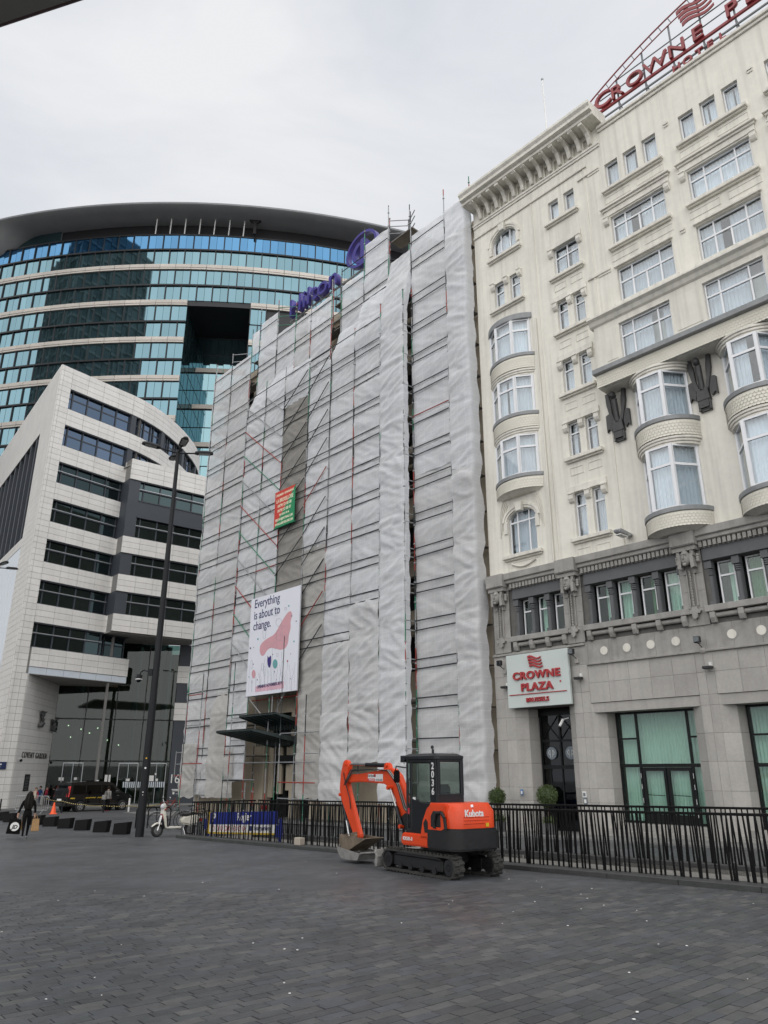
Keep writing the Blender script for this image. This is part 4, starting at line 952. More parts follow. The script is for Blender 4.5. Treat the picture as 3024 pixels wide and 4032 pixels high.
# projecting bays in front
net(-18.93, -16.8, 1.3, 26.0, PO, 13, topback=(24.4, MO)); net(-16.8, -14.65, 5.7, 26.4, PO, 14, topback=(24.5, MO))
net(-14.65, -12.1, 22.9, 25.4, PO, 15, 'net_white'); net(-14.65, -12.1, 5.7, 23.0, PO - .02, 16, 'net_grey', amp=1.2)
net(-12.1, -10.02, 13.2, 24.9, PO, 17, topback=(24.3, MO)); net(-12.1, -10.02, .55, 13.3, PO - .02, 18, 'net_old', amp=1.3)
net(-10.02, -7.92, 8.1, 26.4, PO, 19, topback=(24.6, MO)); net(-10.02, -7.92, .4, 8.25, PO + .05, 20, 'net_pale', amp=1.6)
net(-7.92, -5.76, 9.5, 27.6, PO, 21, topback=(25.0, MO)); net(-7.92, -5.76, 2.15, 9.6, PO + .06, 22, 'net_pale', amp=1.8)
net(-5.76, -3.98, .45, 28.9, PO + .06, 23, 'net_white', amp=1.5, topback=(24.8, MO - .1), wrapR=.3)
net(-18.9, -17.9, .4, 3.0, PO + .03, 24, 'net_old', amp=1.2); net(-21.2, -18.95, .38, 6.3, MO + .45, 25, 'net_old', amp=1.0, topback=(5.0, MO)); net(-24.9, -23.0, .3, 3.4, MO + .2, 26, 'net_old', amp=1.6)
# standards
for u, t in ((-24.95, 30.3), (-22.62, 30.6), (-20.02, 31.4), (-19.05, 32.6), (-16.87, 32.2), (-14.72, 30.9), (-13.05, 30.9), (-10.92, 30.6), (-10.0, 30.9), (-7.9, 32.6), (-5.78, 32.9), (-3.97, 31.3), (-1.45, 31.1)): standard(u, MO + .04, -.5, t)
for u, t in ((-18.93, 25.3), (-16.8, 25.7), (-14.65, 25.8), (-12.12, 25.0), (-10.02, 25.0), (-7.92, 25.4), (-5.76, 25.9), (-4.0, 25.9)): standard(u, PO + .05, -.5, t)
for u, o, t in ((-25.7, .2, 31.2), (-25.7, -.3, 31.0), (-15.9, -.2, 32.0), (-18.3, -.1, 31.6), (-12.0, -.3, 31.8), (-6.6, -.2, 33.0), (-4.9, -.2, 32.9), (-5.4, -.6, 32.4), (-.2, .0, 31.5)): standard(u, o, 28.0, t)
for u, t in ((-23.3, 8.0), (-21.5, 7.4), (-17.9, 7.7), (-13.05, 8.6), (-10.9, 5.4), (-16.1, 1.2), (-15.3, 1.2)): standard(u, PO + .35, -.5, t)
# ledgers, bay by bay
def ledgers(us_, off, zs, skip=()):
    for i in range(len(us_) - 1):
        for z in zs:
            if any(a <= us_[i] + .01 and us_[i + 1] - .01 <= c and zl < z < zh for a, c, zl, zh in skip): continue
            bar((us_[i] + .03, -off, z + SR.uniform(-.02, .02)), (us_[i + 1] - .03, -off, z + SR.uniform(-.02, .02)), 'ledger', m='tube_red' if SR.random() < .02 else 'tube_dark')
up_ = [z for z in LZ if z > 25]; low = [z for z in LZ if z < 25]
ledgers([-24.95, -22.62, -20.02], MO + .09, LZ)
ledgers([-19.05, -16.87, -14.72, -13.05, -10.92], MO + .09, up_); ledgers([-10.0, -7.9, -5.78], MO + .09, up_ + [30.6]); ledgers([-19.05, -16.87], MO + .09, [30.7])
ledgers([-3.97, -1.45], MO + .09, LZ[:-2])
ledgers([-18.93, -16.8], PO + .1, [25.05] + low); ledgers([-16.8, -14.65, -12.12], PO + .1, [25.05] + [z for z in low if z > 11.3]); ledgers([-12.12, -10.02, -7.92], PO + .1, [25.05] + [z for z in low if z > 7]); ledgers([-7.92, -5.76], PO + .1, [25.05] + [z for z in low if z > 9.4])
for a_, c_ in ((-24.95, -22.62), (-22.62, -20.02), (-19.05, -16.87), (-16.87, -14.72), (-14.72, -13.05), (-13.05, -10.92), (-10.0, -7.9), (-7.9, -5.78), (-1.9, -.3)):
    for z in LZ[2::2]:
        if -17 < a_ < -12 and z < 6: continue
        b = MB(); b.box(a_ + .02, c_ - .02, -.48, .42, z - .12, z - .07); b.build('deck', 'deck_board', sc)
# transoms across the open ladder bays and returns
for z in LZ:
    if z > 25:
        bar((-20.02, -MO - .06, z), (-19.05, -MO - .06, z), 'transom', m='tube_grey'); bar((-10.92, -MO - .06, z), (-10.0, -MO - .06, z), 'transom', m='tube_grey')
    else: bar((-4.0, -PO, z), (-3.97, -MO, z), 'transom', m='tube_grey')
    bar((-3.97, -MO, z - .2), (-3.9, .5, z - .2), 'transom', m='tube_grey')
for u0, u1 in ((-20.02, -19.05), (-10.92, -10.0)):
    for k in range(3):
        z = 25.2 + k * 1.75; b = MB(); b.box(u0 + .03, u1 - .03, -.45, .4, z, z + .06); b.build('deck', 'deck_board', sc)
for z in LZ[3::2]:
    b = MB(); b.box(-5.6, -2.0, -.5, .45, z - .1, z - .04); b.build('deck', 'deck_board', sc)
b = MB(); b.box(-5.7, -4.0, -.5, .3, 30.3, 30.38); b.build('deck', 'deck_board', sc)
for z in (30.9, 31.4, 31.8):
    bar((-5.78, -.64, z), (-4.9, .2, z), 'guard_rail', m='tube_grey'); bar((-4.9, .2, z), (-3.97, -.3, z - .2), 'guard_rail', m='tube_grey')
for z in (30.2, 30.9, 31.6): bar((-16.87, -.64, z), (-15.9, .2, z), 'guard_rail', m='tube_green')
for z in (29.9, 30.5): bar((-22.62, -.64, z), (-21.6, .2, z), 'guard_rail', m='tube_grey')
# diagonal braces
for k in range(10):
    z = 24.47 - 1.72 * k
    if z > 12: bar((-18.9, -PO - .14, z), (-14.7, -PO - .14, z - 3.45), 'brace', m=('tube_grey', 'tube_red', 'tube_green')[k % 3])
    elif z > 7: bar((-18.9, -PO - .14, z), (-16.9, -PO - .14, z - 1.65), 'brace', m=('tube_grey', 'tube_red', 'tube_green')[k % 3])
bar((-16.7, -PO - .14, 24.47), (-14.7, -PO - .14, 22.8), 'brace', m='tube_grey')
for k in range(7):
    z = 24.54 - 1.75 * k
    if z > 12.5: bar((-12.15, -PO - .14, z), (-14.62, -PO - .14, z - 1.78), 'brace')
for k in range(10):
    z = 24.6 - 1.75 * k; bar((-10.1, -PO - .14, z), (-12.08, -PO - .14, z - 1.72), 'brace', m='tube_red' if k in (4, 8) else 'tube_dark')
for p, q in (((-16.5, -1.4, 5.6), (-14.9, -1.2, 4.3)), ((-13.0, -1.4, 5.7), (-14.4, -1.2, 4.4)), ((-14.3, -1.3, 5.6), (-14.3, -1.3, 4.3)), ((-16.9, -1.35, 5.72), (-11.8, -1.35, 5.72)), ((-16.9, -1.0, 5.5), (-11.8, -1.0, 5.5)), ((-17.9, -1.55, 2.2), (-10.0, -1.55, 2.2)), ((-18.9, -1.25, 1.35), (-15.3, -1.5, 1.35)), ((-13.05, -1.55, 1.25), (-10.0, -1.55, 1.25)), ((-13.05, -1.55, 3.6), (-10.0, -1.4, 3.6)), ((-25.4, -.7, .45), (-19.0, -.7, .45)), ((-23.3, -1.5, 2.2), (-21.0, -1.5, 2.2)), ((-23.3, -1.5, 4.4), (-21.5, -1.5, 4.4)), ((-23.3, -1.5, 6.2), (-21.5, -1.5, 6.2)), ((-26.2, -.5, 2.9), (-25.0, -.6, 2.9)), ((-26.2, -.5, 2.2), (-25.0, -.6, 2.2)), ((-26.2, -.5, 3.0), (-26.2, -.5, 1.4)), ((-26.2, -.5, 1.5), (-25.0, -.6, 1.5)), ((-17.9, -1.55, 4.6), (-16.8, -1.3, 4.6)), ((-17.9, -1.55, 3.4), (-16.8, -1.3, 3.4)), ((-13.05, -1.55, .5), (-10.0, -1.4, .5)), ((-10.9, -1.55, 2.6), (-10.0, -1.4, 2.6))):
    bar(p, q, 'tie_tube', m=SR.choice(('tube_grey', 'tube_grey', 'tube_red')))

# ------------------------------------------------------------------ banners hung on the scaffolding
mat('banner_white', (.74, .75, .82), .5, var=.02); mat('ink_navy', (.03, .035, .12), .6); mat('ink_pink', (.62, .33, .37), .6, var=.03); mat('ink_pink_pale', (.68, .42, .50), .6); mat('ink_violet', (.03, .02, .16), .6); mat('ink_teal', (.13, .36, .37), .6); mat('ink_grey', (.32, .33, .38), .6)
bn = thing('banner', 'big white opening banner with pink blob and navy lettering on the scaffolding', 'banner', W(-16.58, 1.52, 5.68), HROT)
BW, BH = 4.81, 5.5
b = MB(); b.box(0, BW, -.03, .0, 0, BH); b.build('cloth', 'banner_white', bn)
b = MB(); b.path([(0, .03, 0), (BW, .03, 0), (BW, .03, BH), (0, .03, BH), (0, .03, 0)], .03, 6); b.build('frame', 'tube_grey', bn)
def bp(x, y):
    s = .5
    for _ in range(3):
        t = (y - (255 - 125 * s)) / ((1130 - 55 * s) - (255 - 125 * s)); xl = 215 - 50 * t; xr = 660 - 35 * t; s = (x - xl) / (xr - xl)
    return s * BW, (1 - t) * BH
def smoothpoly(pts, it=2):
    for _ in range(it): pts = [q for i in range(len(pts)) for q in ((.75 * pts[i][0] + .25 * pts[(i + 1) % len(pts)][0], .75 * pts[i][1] + .25 * pts[(i + 1) % len(pts)][1]), (.25 * pts[i][0] + .75 * pts[(i + 1) % len(pts)][0], .25 * pts[i][1] + .75 * pts[(i + 1) % len(pts)][1]))]
    return pts
def ink(pts, m, y=-.034, sm=2, name='print'):
    q = MB(); P = [bp(*p) for p in pts]; P = smoothpoly(P, sm); n_ = len(P)
    q.add([(x, y, z) for x, z in P] + [(x, -.029, z) for x, z in P], [tuple(range(n_))] + [(i, (i + 1) % n_, n_ + (i + 1) % n_, n_ + i) for i in range(n_)]); return q.build(name, m, bn)
ink([(575, 365), (592, 400), (572, 470), (578, 520), (558, 590), (556, 650), (535, 705), (490, 722), (440, 705), (395, 698), (360, 725), (340, 768), (312, 772), (295, 730), (300, 678), (330, 640), (380, 608), (425, 585), (452, 550), (480, 495), (520, 425), (550, 380)], 'ink_pink')
ink([(372, 760), (380, 790), (392, 775), (404, 765), (406, 820), (400, 860), (387, 882), (374, 858), (368, 815)], 'ink_violet')
def ell(x, y, rx, ry, n_=14): return [(x + rx * math.cos(6.283 * i / n_), y + ry * math.sin(6.283 * i / n_)) for i in range(n_)]
ink(ell(440, 843, 22, 42), 'ink_teal', sm=1); ink(ell(241, 932, 19, 38), 'ink_pink', sm=1)
for x, y, r, m_ in ((559, 320, 6, 'ink_teal'), (279, 620, 7, 'ink_teal'), (604, 646, 6, 'ink_teal'), (623, 463, 4, 'ink_navy'), (208, 702, 6, 'ink_navy'), (240, 695, 3, 'ink_navy'), (586, 414, 4, 'ink_navy'), (418, 760, 4, 'ink_navy'), (577, 757, 3, 'ink_navy'), (435, 912, 4, 'ink_navy'), (277, 982, 4, 'ink_navy'), (236, 845, 4, 'ink_navy'), (195, 957, 4, 'ink_teal'), (452, 982, 3, 'ink_navy'), (549, 820, 6, 'red_paint'), (575, 975, 3, 'ink_navy')): ink(ell(x, y, r, r * 1.5, 8), m_, y=-.036, sm=0)
ink([(258, 1042), (520, 996), (518, 1056), (256, 1090)], 'ink_pink_pale', sm=0)
lr = random.Random(3)
for k in range(26):
    x = 200 + 16.5 * k; y0 = lr.uniform(620, 900) if 7 < k < 20 else lr.uniform(820, 960); pts = []; xx = x
    for i in range(9): pts.append((xx, y0 + (1088 - y0 - (x - 200) * .05) * i / 8)); xx += lr.uniform(-9, 9) * (1 - i / 9)
    q = MB(); P = [bp(*p) for p in pts]; q.path([(a, -.033, c) for a, c in P], .006, 4); q.build('print_line', 'ink_grey', bn)
for (x, y, rx, ry) in ((440, 370, 30, 40), (472, 470, 26, 38), (492, 508, 8, 20), (530, 560, 30, 60), (500, 610, 55, 25), (440, 680, 18, 30), (380, 670, 25, 25), (222, 845, 9, 40), (325, 870, 10, 35), (345, 905, 9, 45), (470, 590, 22, 50), (533, 345, 8, 12), (460, 765, 8, 16), (500, 938, 12, 18), (226, 1000, 9, 12), (340, 560, 14, 60), (300, 480, 10, 40)):
    q = MB(); P = [bp(*p) for p in ell(x, y, rx, ry, 16)]; P.append(P[0]); q.path([(a, -.035, c) for a, c in P], .006, 4); q.build('print_line', 'ink_grey', bn)
for s, z, ss in (('Everything', 4.98 - .06, .70), ('is about to', 4.30 - .04, .70), ('change.', 3.68 - .04, .70)):
    text(s, ss, 'lettering', 'ink_navy', bn, (.36, -.034, z), ext=.003, align='LEFT', sx=.86, bold=.006)
text('OPENING NOVEMBER 2019', .235, 'lettering', 'ink_navy', bn, (2.3, -.042, .39), rot=(R(90), R(-1.2), 0), ext=.003, sx=.83, bold=.004)
mat('ink_red', (.55, .045, .03), .55, var=.06); mat('ink_green', (.015, .24, .10), .55, var=.06); mat('ink_cream', (.78, .74, .55), .6)
b2 = thing('banner', 'small red and green contractor banner on the grey netting', 'banner', W(-14.7, 1.5, 15.02), HROT)
w_, h_ = 2.0, 2.24
b = MB(); b.add([(0, -.03, 0), (w_, -.03, h_ * .98), (w_, -.03, h_), (0, -.03, h_), (0, 0, 0), (w_, 0, h_ * .98), (w_, 0, h_), (0, 0, h_)], [(0, 1, 2, 3), (7, 6, 5, 4), (0, 3, 7, 4), (3, 2, 6, 7)]); b.build('red_half', 'ink_red', b2)
b = MB(); b.add([(0, -.03, 0), (w_, -.03, 0), (w_, -.03, h_ * .98), (0, 0, 0), (w_, 0, 0), (w_, 0, h_ * .98)], [(0, 1, 2), (5, 4, 3), (0, 3, 4, 1), (1, 4, 5, 2)]); b.build('green_half', 'ink_green', b2)
for s, z, ss, sxx in (('STELLINGEN - ECHAFAUDAGE', 1.93, .19, .68), ('LA BRUXELLOISE', 1.52, .34, .66), ('0479/ 53 00 08', 1.22, .26, .86), ('0479/ 53 00 01', .92, .26, .86), ('FAX 02/ 61 36 46', .68, .17, .8), ('EBECHAF@HOTMAIL.COM', .40, .20, .72), ('WWW.LA-BRUXELLOISE.COM', .13, .20, .66)):
    text(s, ss, 'lettering', 'ink_cream', b2, (1.0, -.034, z), ext=.003, bold=.006, sx=sxx)
b = MB(); b.tube((-.1, .03, h_), (w_ + .1, .03, h_ + .03), .025, 6); b.tube((-.1, .03, 0), (w_ + .1, .03, 0), .025, 6); b.build('hanging_pole', 'tube_green', b2)
# ------------------------------------------------------------------ blue letters on the wrapped building's roof
mat('sign_violet', (.045, .035, .24), .4, var=.08)
hs = thing('roof_sign', 'violet-blue hotel name letters with an oval emblem above the scaffolding', 'sign', W(-16.85, -.5, 28.4), HROT)
text('Hilton', 1.9, 'letter', 'sign_violet', hs, (0, -.2, 2.72), ext=.17, align='LEFT', bold=.012, sx=1.12)
def ering(mb, cx, cz, rx, rz, w, a0, a1, y0=-.3, y1=.05, n_=36):
    for i in range(n_):
        t0, t1 = a0 + (a1 - a0) * i / n_, a0 + (a1 - a0) * (i + 1) / n_
        mb.prism([(cx + rx * math.cos(t0), cz + rz * math.sin(t0)), (cx + (rx - w) * math.cos(t0), cz + (rz - w) * math.sin(t0)), (cx + (rx - w) * math.cos(t1), cz + (rz - w) * math.sin(t1)), (cx + rx * math.cos(t1), cz + rz * math.sin(t1))], 1, y0, y1)
b = MB(); ering(b, 7.6, 4.0, 1.45, 1.22, .17, 0, 6.283); ering(b, 7.75, 3.8, 1.0, .85, .3, 1.9, 5.6); b.prism([(7.55, 3.2), (7.9, 3.2), (7.9, 4.7), (7.55, 4.7)], 1, -.3, .05); b.prism([(7.9, 3.85), (8.4, 3.85), (8.4, 4.15), (7.9, 4.15)], 1, -.3, .05); b.build('emblem', 'sign_violet', hs)
b = MB(); b.box(-.2, 10, -.05, .03, 2.6, 2.72); b.build('beam', 'frame_grey', hs)
for k in range(8):
    b = MB(); b.tube((k * 1.3, .06, -.1), (k * 1.3, .06, 3.4), .035, 6); b.tube((k * 1.3, .06, 2.6), (k * 1.3, 1.2, 0), .025, 6); b.build('post', 'frame_grey', hs)
# ------------------------------------------------------------------ pale stone office building on the left
mat('pale_stone', (.72, .705, .675), .7, var=.06, vs=.7, rnd=.045, streak=.10, bump=.06, fine=.02)
mat('stone_joint', (.22, .215, .205), .9)
mat('slate_panel', (.045, .053, .066), .55, var=.08, vs=1)
mat('silver_rail', (.42, .44, .46), .4, metal=.6)
coated('office_glass', (.075, .105, .11), (.012, .02, .021), .7, .3); coated('office_glass_sky_tint', (.20, .265, .36), (.012, .018, .026), .8, .12)  # one glass, two tints: sky reflected in the upper bands is painted in
mat('channel_glass', (.60, .66, .72), .25, var=.05)
mat('atrium_floor', (.12, .11, .10), .5); mat('warm_wall', (.20, .15, .10), .7, var=.2, vs=.5); mat('teal_column', (.20, .27, .26), .4)
glass('atrium_glass', (.30, .41, .38), .05)
OP = Vector((-27.566, 56.01, 0)); ORZ = R(52)
of = thing('office_building', 'pale stone-clad office building with ribbon windows and a tall glazed entrance corner', 'building', OP, ORZ)
KS = .868
zk = lambda z: 1.72 + (z - 1.72) * KS
WB = [(zk(a), zk(b_)) for a, b_ in ((35.3, 37.46), (31.4, 33.58), (27.57, 29.7), (23.67, 25.9), (19.81, 21.98), (15.95, 18.14), (12.1, 14.29))]
ZT = zk(39.7); ZE = zk(9.8); ZG = -1.1
PC = {}
def panel_at(p, ang, w, h, t=.05, m='pale_stone', name='cladding_panel', par=None):
    """one cladding slab: lower left corner p, width along the face, outer face at -y"""
    k = (round(w, 3), round(h, 3), t, m)
    if k not in PC:
        b = MB(); g = .011; b.box(g, w - g, -t, 0, g, h - g); PC[k] = b.mesh(name, m)
    return put(PC[k], name, of if par is None else par, p, (0, 0, ang))
def clad(org, ang, x0, x1, z0, z1, pw=1.45, first=None, ch=None):
    """courses of slabs on a vertical face through org"""
    n_ = max(1, round((z1 - z0) / .482)); h = (z1 - z0) / n_; c, s = math.cos(ang), math.sin(ang)
    xs = [x0]
    if first: xs.append(x0 + first)
    k = max(1, round((x1 - xs[-1]) / pw)); a = xs[-1]; xs += [a + (x1 - a) * (i + 1) / k for i in range(k)]
    for j in range(n_):
        for i in range(len(xs) - 1):
            panel_at((org[0] + c * xs[i], org[1] + s * xs[i], z0 + j * h), ang, xs[i + 1] - xs[i], h)
def ribbon(org, ang, x0, x1, z0, z1, nb, rail=True, depth=.28, gm='office_glass'):
    """ribbon window: dark frame and mullions, upper and lower pane per bay, silver rail in front"""
    b = MB(); d = depth; zm = z0 + (z1 - z0) * .58
    xs = [x0] + [x0 + .42 + (x1 - x0 - .42) * i / nb for i in range(nb + 1)]
    b.box(x0, x1, -.0, d + .1, z0 - .04, z0 + .05); b.box(x0, x1, -.0, d + .1, z1 - .09, z1 + .02); b.box(x0, x1, d - .03, d + .08, zm - .06, zm + .06)
    for x in xs: b.box(x - .05, x + .05, d - .1, d + .08, z0 + .05, z1 - .09)
    w = b.build('window', 'slate_panel', of, loc=(*org, 0), rot=(0, 0, ang))
    for i in range(len(xs) - 1):
        for za, zb2 in ((z0 + .05, zm - .06), (zm + .06, z1 - .09)):
            q = MB(); hw = (xs[i + 1] - xs[i]) / 2 - .05; q.box(-hw, hw, 0, .03, 0, zb2 - za); q.build('pane', gm, w, loc=((xs[i] + xs[i + 1]) / 2, d, za), rot=(WR.uniform(-.004, .004), 0, WR.uniform(-.008, .008)))
    if rail: q = MB(); q.box(x0, x1, .02, .09, zm - .03, zm + .03); q.build('rail', 'silver_rail', w)
    return w
XS = 7.12
# right-hand face up to the step
bk = MB(); wallholes(bk, 0, XS, ZG, ZT - .02, [(1.04, XS + 1, z0, z1) for z0, z1 in WB[2:]] + [(1.04, XS + 1, z0, z1) for z0, z1 in WB[:2]] + [(1.22, XS + 1, ZG - 1, ZE)], .012, .4); bk.build('wall', 'stone_joint', of)
clad((0, 0), 0, 0, 1.04, ZE, ZT, .6, .25); clad((0, 0), 0, 0, 1.2, ZG, ZE, .6, .25)
clad((0, 0), 0, 1.04, XS, WB[0][1], ZT)
for i in range(6): clad((0, 0), 0, 1.04, XS, WB[i + 1][1], WB[i][0])
for z0, z1 in WB[2:]: ribbon((0, 0), 0, 1.04, XS - .15, z0, z1, 4)
# long balcony band over the entrance
clad((0, 0), 0, 1.2, 9.7, zk(10.42), WB[6][0]); b = MB(); b.box(1.2, 9.7, .013, .4, zk(10.42), WB[6][0] - .01); b.build('band_backing', 'stone_joint', of)
b = MB(); n_ = 6
for i in range(n_): panel_at((1.22 + 8.45 * i / n_, .02, ZE), 0, 8.45 / n_, zk(10.40) - ZE, .02, 'channel_glass', 'fascia_panel')
ribbon((0, 0), 0, XS + .1, 9.6, WB[6][0], WB[6][1], 2, False, .9)
# upper storeys: straight, then sweeping round
PT = [(XS, 0), (8.4, .12), (9.7, .4), (11.0, .8), (12.3, 1.35), (13.6, 1.98), (14.9, 2.68), (16.1, 3.42), (17.3, 4.24), (18.4, 5.1), (19.4, 6.0), (20.3, 6.98), (21.1, 8.0), (21.8, 9.2), (22.3, 10.5), (22.6, 12.0)]
for i in range(len(PT) - 1):
    a, c = Vector(PT[i]), Vector(PT[i + 1]); d = c - a; ang = math.atan2(d.y, d.x); ln = d.length
    for z0, z1 in ((WB[0][1], ZT), (WB[1][1], WB[0][0])):
        clad(a, ang, 0, ln, z0, z1, 2); b = MB(); b.box(0, ln, .013, .35, z0 + .01, z1 - .01); b.build('band_backing', 'stone_joint', of, loc=(a.x, a.y, 0), rot=(0, 0, ang))
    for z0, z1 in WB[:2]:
        if i % 3 == 0: b = MB(); b.box(0, .55, -.01, .5, z0, z1); b.build('pier', 'slate_panel', of, loc=(a.x, a.y, 0), rot=(0, 0, ang)); ribbon(a, ang, .55, ln, z0, z1, 1, False, gm='office_glass_sky_tint')
        else: ribbon(a, ang, 0, ln, z0, z1, 1, False, gm='office_glass_sky_tint')
for z0, z1 in WB[:2]: ribbon((0, 0), 0, 1.04, XS, z0, z1, 4, False, gm='office_glass_sky_tint')
b = MB(); b.prism([(1.0, 1.3), (7.2, 1.3), (9, 1.7), (12.3, 2.7), (16, 4.9), (19, 7.5), (20.9, 10.2), (21.6, 14), (21.6, 30), (8.9, 30)], 2, 12.75, ZT - .6); b.build('building_core', 'room', of)
b = MB(); b.prism([(1.1, 1.7), (6.0, 6.6), (7.6, 12), (4.0, 12)], 2, ZG, 12.7); b.build('building_core', 'room', of)
# step and right wing
AW = R(-14); Wx, Wy = 6.877, -1.368; cw, sw = math.cos(AW), math.sin(AW); WL = 9.0
AR = math.atan2(-1.368, -.241); RL = 1.389
def wingband(z0, z1):
    clad((Wx, Wy), AW, 0, WL, z0, z1, 1.5); clad((XS, 0), AR + math.pi, -RL, 0, z0, z1, 2)
    b = MB(); b.prism([(Wx, Wy + .06), (Wx + cw * WL, Wy + sw * WL + .06), (Wx + cw * WL, Wy + sw * WL + 1.8), (XS + .06, .3)], 2, z0 + .01, z1 - .01); b.build('band_backing', 'stone_joint', of)
zpar = zk(31.9)
wingband(WB[2][1], zpar)
for i in (3, 4, 5): wingband(WB[i + 1][1], WB[i][0])
b = MB(); b.prism([(Wx, Wy), (Wx + cw * WL, Wy + sw * WL), (Wx + cw * WL, Wy + sw * WL + 10), (XS, 8)], 2, zpar - .6, zpar - .5); b.build('terrace', 'concrete', of)
def wl(s, n=0): return (Wx + cw * s - sw * n, Wy + sw * s + cw * n)
for z0, z1 in WB[2:6]:
    q = MB(); q.prism([wl(.03, .05), wl(1.0, .05), wl(1.0, .6), (XS + .3, .5), (XS, .25)], 2, z0, z1); q.build('pier', 'slate_panel', of)
    ribbon((Wx, Wy), AW, .96, WL, z0, z1, 5)
q = MB(); q.prism([wl(.03, .05), wl(WL, .05), wl(WL, .3), (XS, .3)], 2, WB[3][1], WB[2][0]); q.build('spandrel', 'slate_panel', of)
# glazed entrance hall
GX, GY = 7.0, 5.8; AG = math.atan2(-.602, .799)
b = MB(); b.prism([(1.22, .05), (GX, GY), (GX + 8, GY - 6.0), wl(WL, .3), wl(0, .3), (XS, .4)], 2, zk(14.2), zk(14.2) + .1); b.build('soffit', 'concrete', of)
b = MB(); b.prism([(1.22, .02), (9.65, .02), (9.65, 3.7), (GX, GY)], 2, ZE - .02, ZE + .08); b.build('soffit', 'concrete', of)
n_ = 20; hgt = (ZE - ZG) / n_
for j in range(n_):
    q = MB(); q.box(.01, 8.18, -.05, 0, .008, hgt - .008); q.build('cladding_panel', 'pale_stone', of, loc=(1.22, 0, ZG + j * hgt), rot=(0, 0, R(45)))
b = MB(); b.box(0, 8.2, .0, .3, ZG, ZE); b.build('wall', 'stone_joint', of, loc=(1.22, .01, 0), rot=(0, 0, R(45)))
gl = bpy.data.objects.new('entrance_glazing', None); COL.objects.link(gl); gl.parent = of; gl.location = (GX, GY, 0); gl.rotation_euler = (0, 0, AG)
VX = [0, 2.45, 4.86, 7.2, 9.75]; HZ = [ZG + .25, 2.6, 6.0, zk(14.2)]
for i in range(4):
    for j in range(3):
        ztop = HZ[j + 1] if not (j == 2 and i < 2) else ZE
        q = MB(); q.box(VX[i] + .04, VX[i + 1] - .04, 0, .02, HZ[j] + .03, ztop - .03); q.build('pane', 'atrium_glass', gl)
for x in VX: q = MB(); q.box(x - .035, x + .035, -.04, .06, ZG + .2, zk(14.2)); q.build('mullion', 'black_frame', gl)
for z in HZ[1:3]: q = MB(); q.box(0, 9.75, -.05, .07, z - .05, z + .05); q.build('transom', 'black_frame', gl)
for x0 in (1.2, 5.6, 7.9):
    q = MB(); q.box(x0, x0 + 1.6, -.08, -.05, 2.4, 2.47); q.box(x0, x0 + .05, -.08, -.05, ZG + .2, 2.4); q.box(x0 + 1.55, x0 + 1.6, -.08, -.05, ZG + .2, 2.4); q.box(x0 + .78, x0 + .82, -.08, -.05, ZG + .2, 2.4); q.build('door_frame', 'silver_rail', gl)
for x0, z0, w_, h_ in ((1.0, 1.05, .4, .25), (2.2, 1.1, .3, .2), (4.6, .6, .45, .9), (6.3, 1.0, .3, .2), (8.1, 1.0, .45, .45), (8.7, 1.0, .2, .2), (8.6, 1.5, .15, .15)):
    q = MB(); q.box(x0, x0 + w_, -.02, -.012, z0, z0 + h_); q.build('notice', 'white_paint', gl)
for x0 in (6.1, 8.0):
    for k in range(9): q = MB(); q.box(x0 + k * .17, x0 + k * .17 + .1, -.016, -.01, .5, .95); q.build('glass_stripe', 'channel_glass', gl)
b = MB(); b.box(-1, 11, .2, 9, ZG - .1, ZG + .22); b.build('hall_floor', 'atrium_floor', gl)
b = MB(); b.box(-1, 12, 7, 7.3, ZG, 12.7); b.build('hall_wall', 'warm_wall', gl)
for x0, y0 in ((1.6, 1.7), (6.2, 2.2), (8.8, 1.8)): q = MB(); q.tube((x0, y0, ZG), (x0, y0, 12.6), .28, 16); q.build('column', 'teal_column', gl, smooth=True)
for x0, z0 in ((2.5, 3.6), (4.2, 3.9), (0.5, 2.9)): q = MB(); q.box(x0, x0 + 3.4, 4.0, 5.5, z0 + 2, z0 + 2.3); q.build('gallery', 'warm_wall', gl)
lm = bpy.data.materials.new('spot_light'); lm.use_nodes = True; MATS['spot_light'] = lm
lm.node_tree.nodes['Principled BSDF'].inputs['Emission Color'].default_value = (1, .85, .6, 1); lm.node_tree.nodes['Principled BSDF'].inputs['Emission Strength'].default_value = 6
for x0, y0, z0 in ((1.9, 3, 5.3), (2.6, 3.4, 5.0), (3.3, 2.8, 5.4), (4.2, 3.2, 4.4), (1.2, 2.5, 4.6), (5.2, 3, 4.0), (0.8, 3.2, 5.6)): q = MB(); q.ball((x0, y0, z0), .05, 8, 5); q.build('hall_spot', 'spot_light', gl)
# dark end pier with the house number
b = MB(); b.box(9.78, 12.5, -.1, .9, ZG, zk(14.25)); b.build('pier', 'slate_panel', gl)
for z0 in (9.2, 6.0):
    for k in range(3): q = MB(); q.box(9.72, 12.5, -.16, -.101, z0 + k * .5 + .01, z0 + k * .5 + .49); q.build('cladding_panel', 'pale_stone', gl)
text('16', 1.02, 'house_number', 'white_paint', gl, (10.25, -.12, .85), ext=.01, sx=.9)
q = MB(); q.box(10.1, 10.8, -.11, -.102, .3, .36); q.box(10.15, 10.7, -.11, -.102, .2, .25); q.box(10.2, 10.36, -.11, -.102, -.05, .12); q.build('number_caption', 'white_paint', gl)
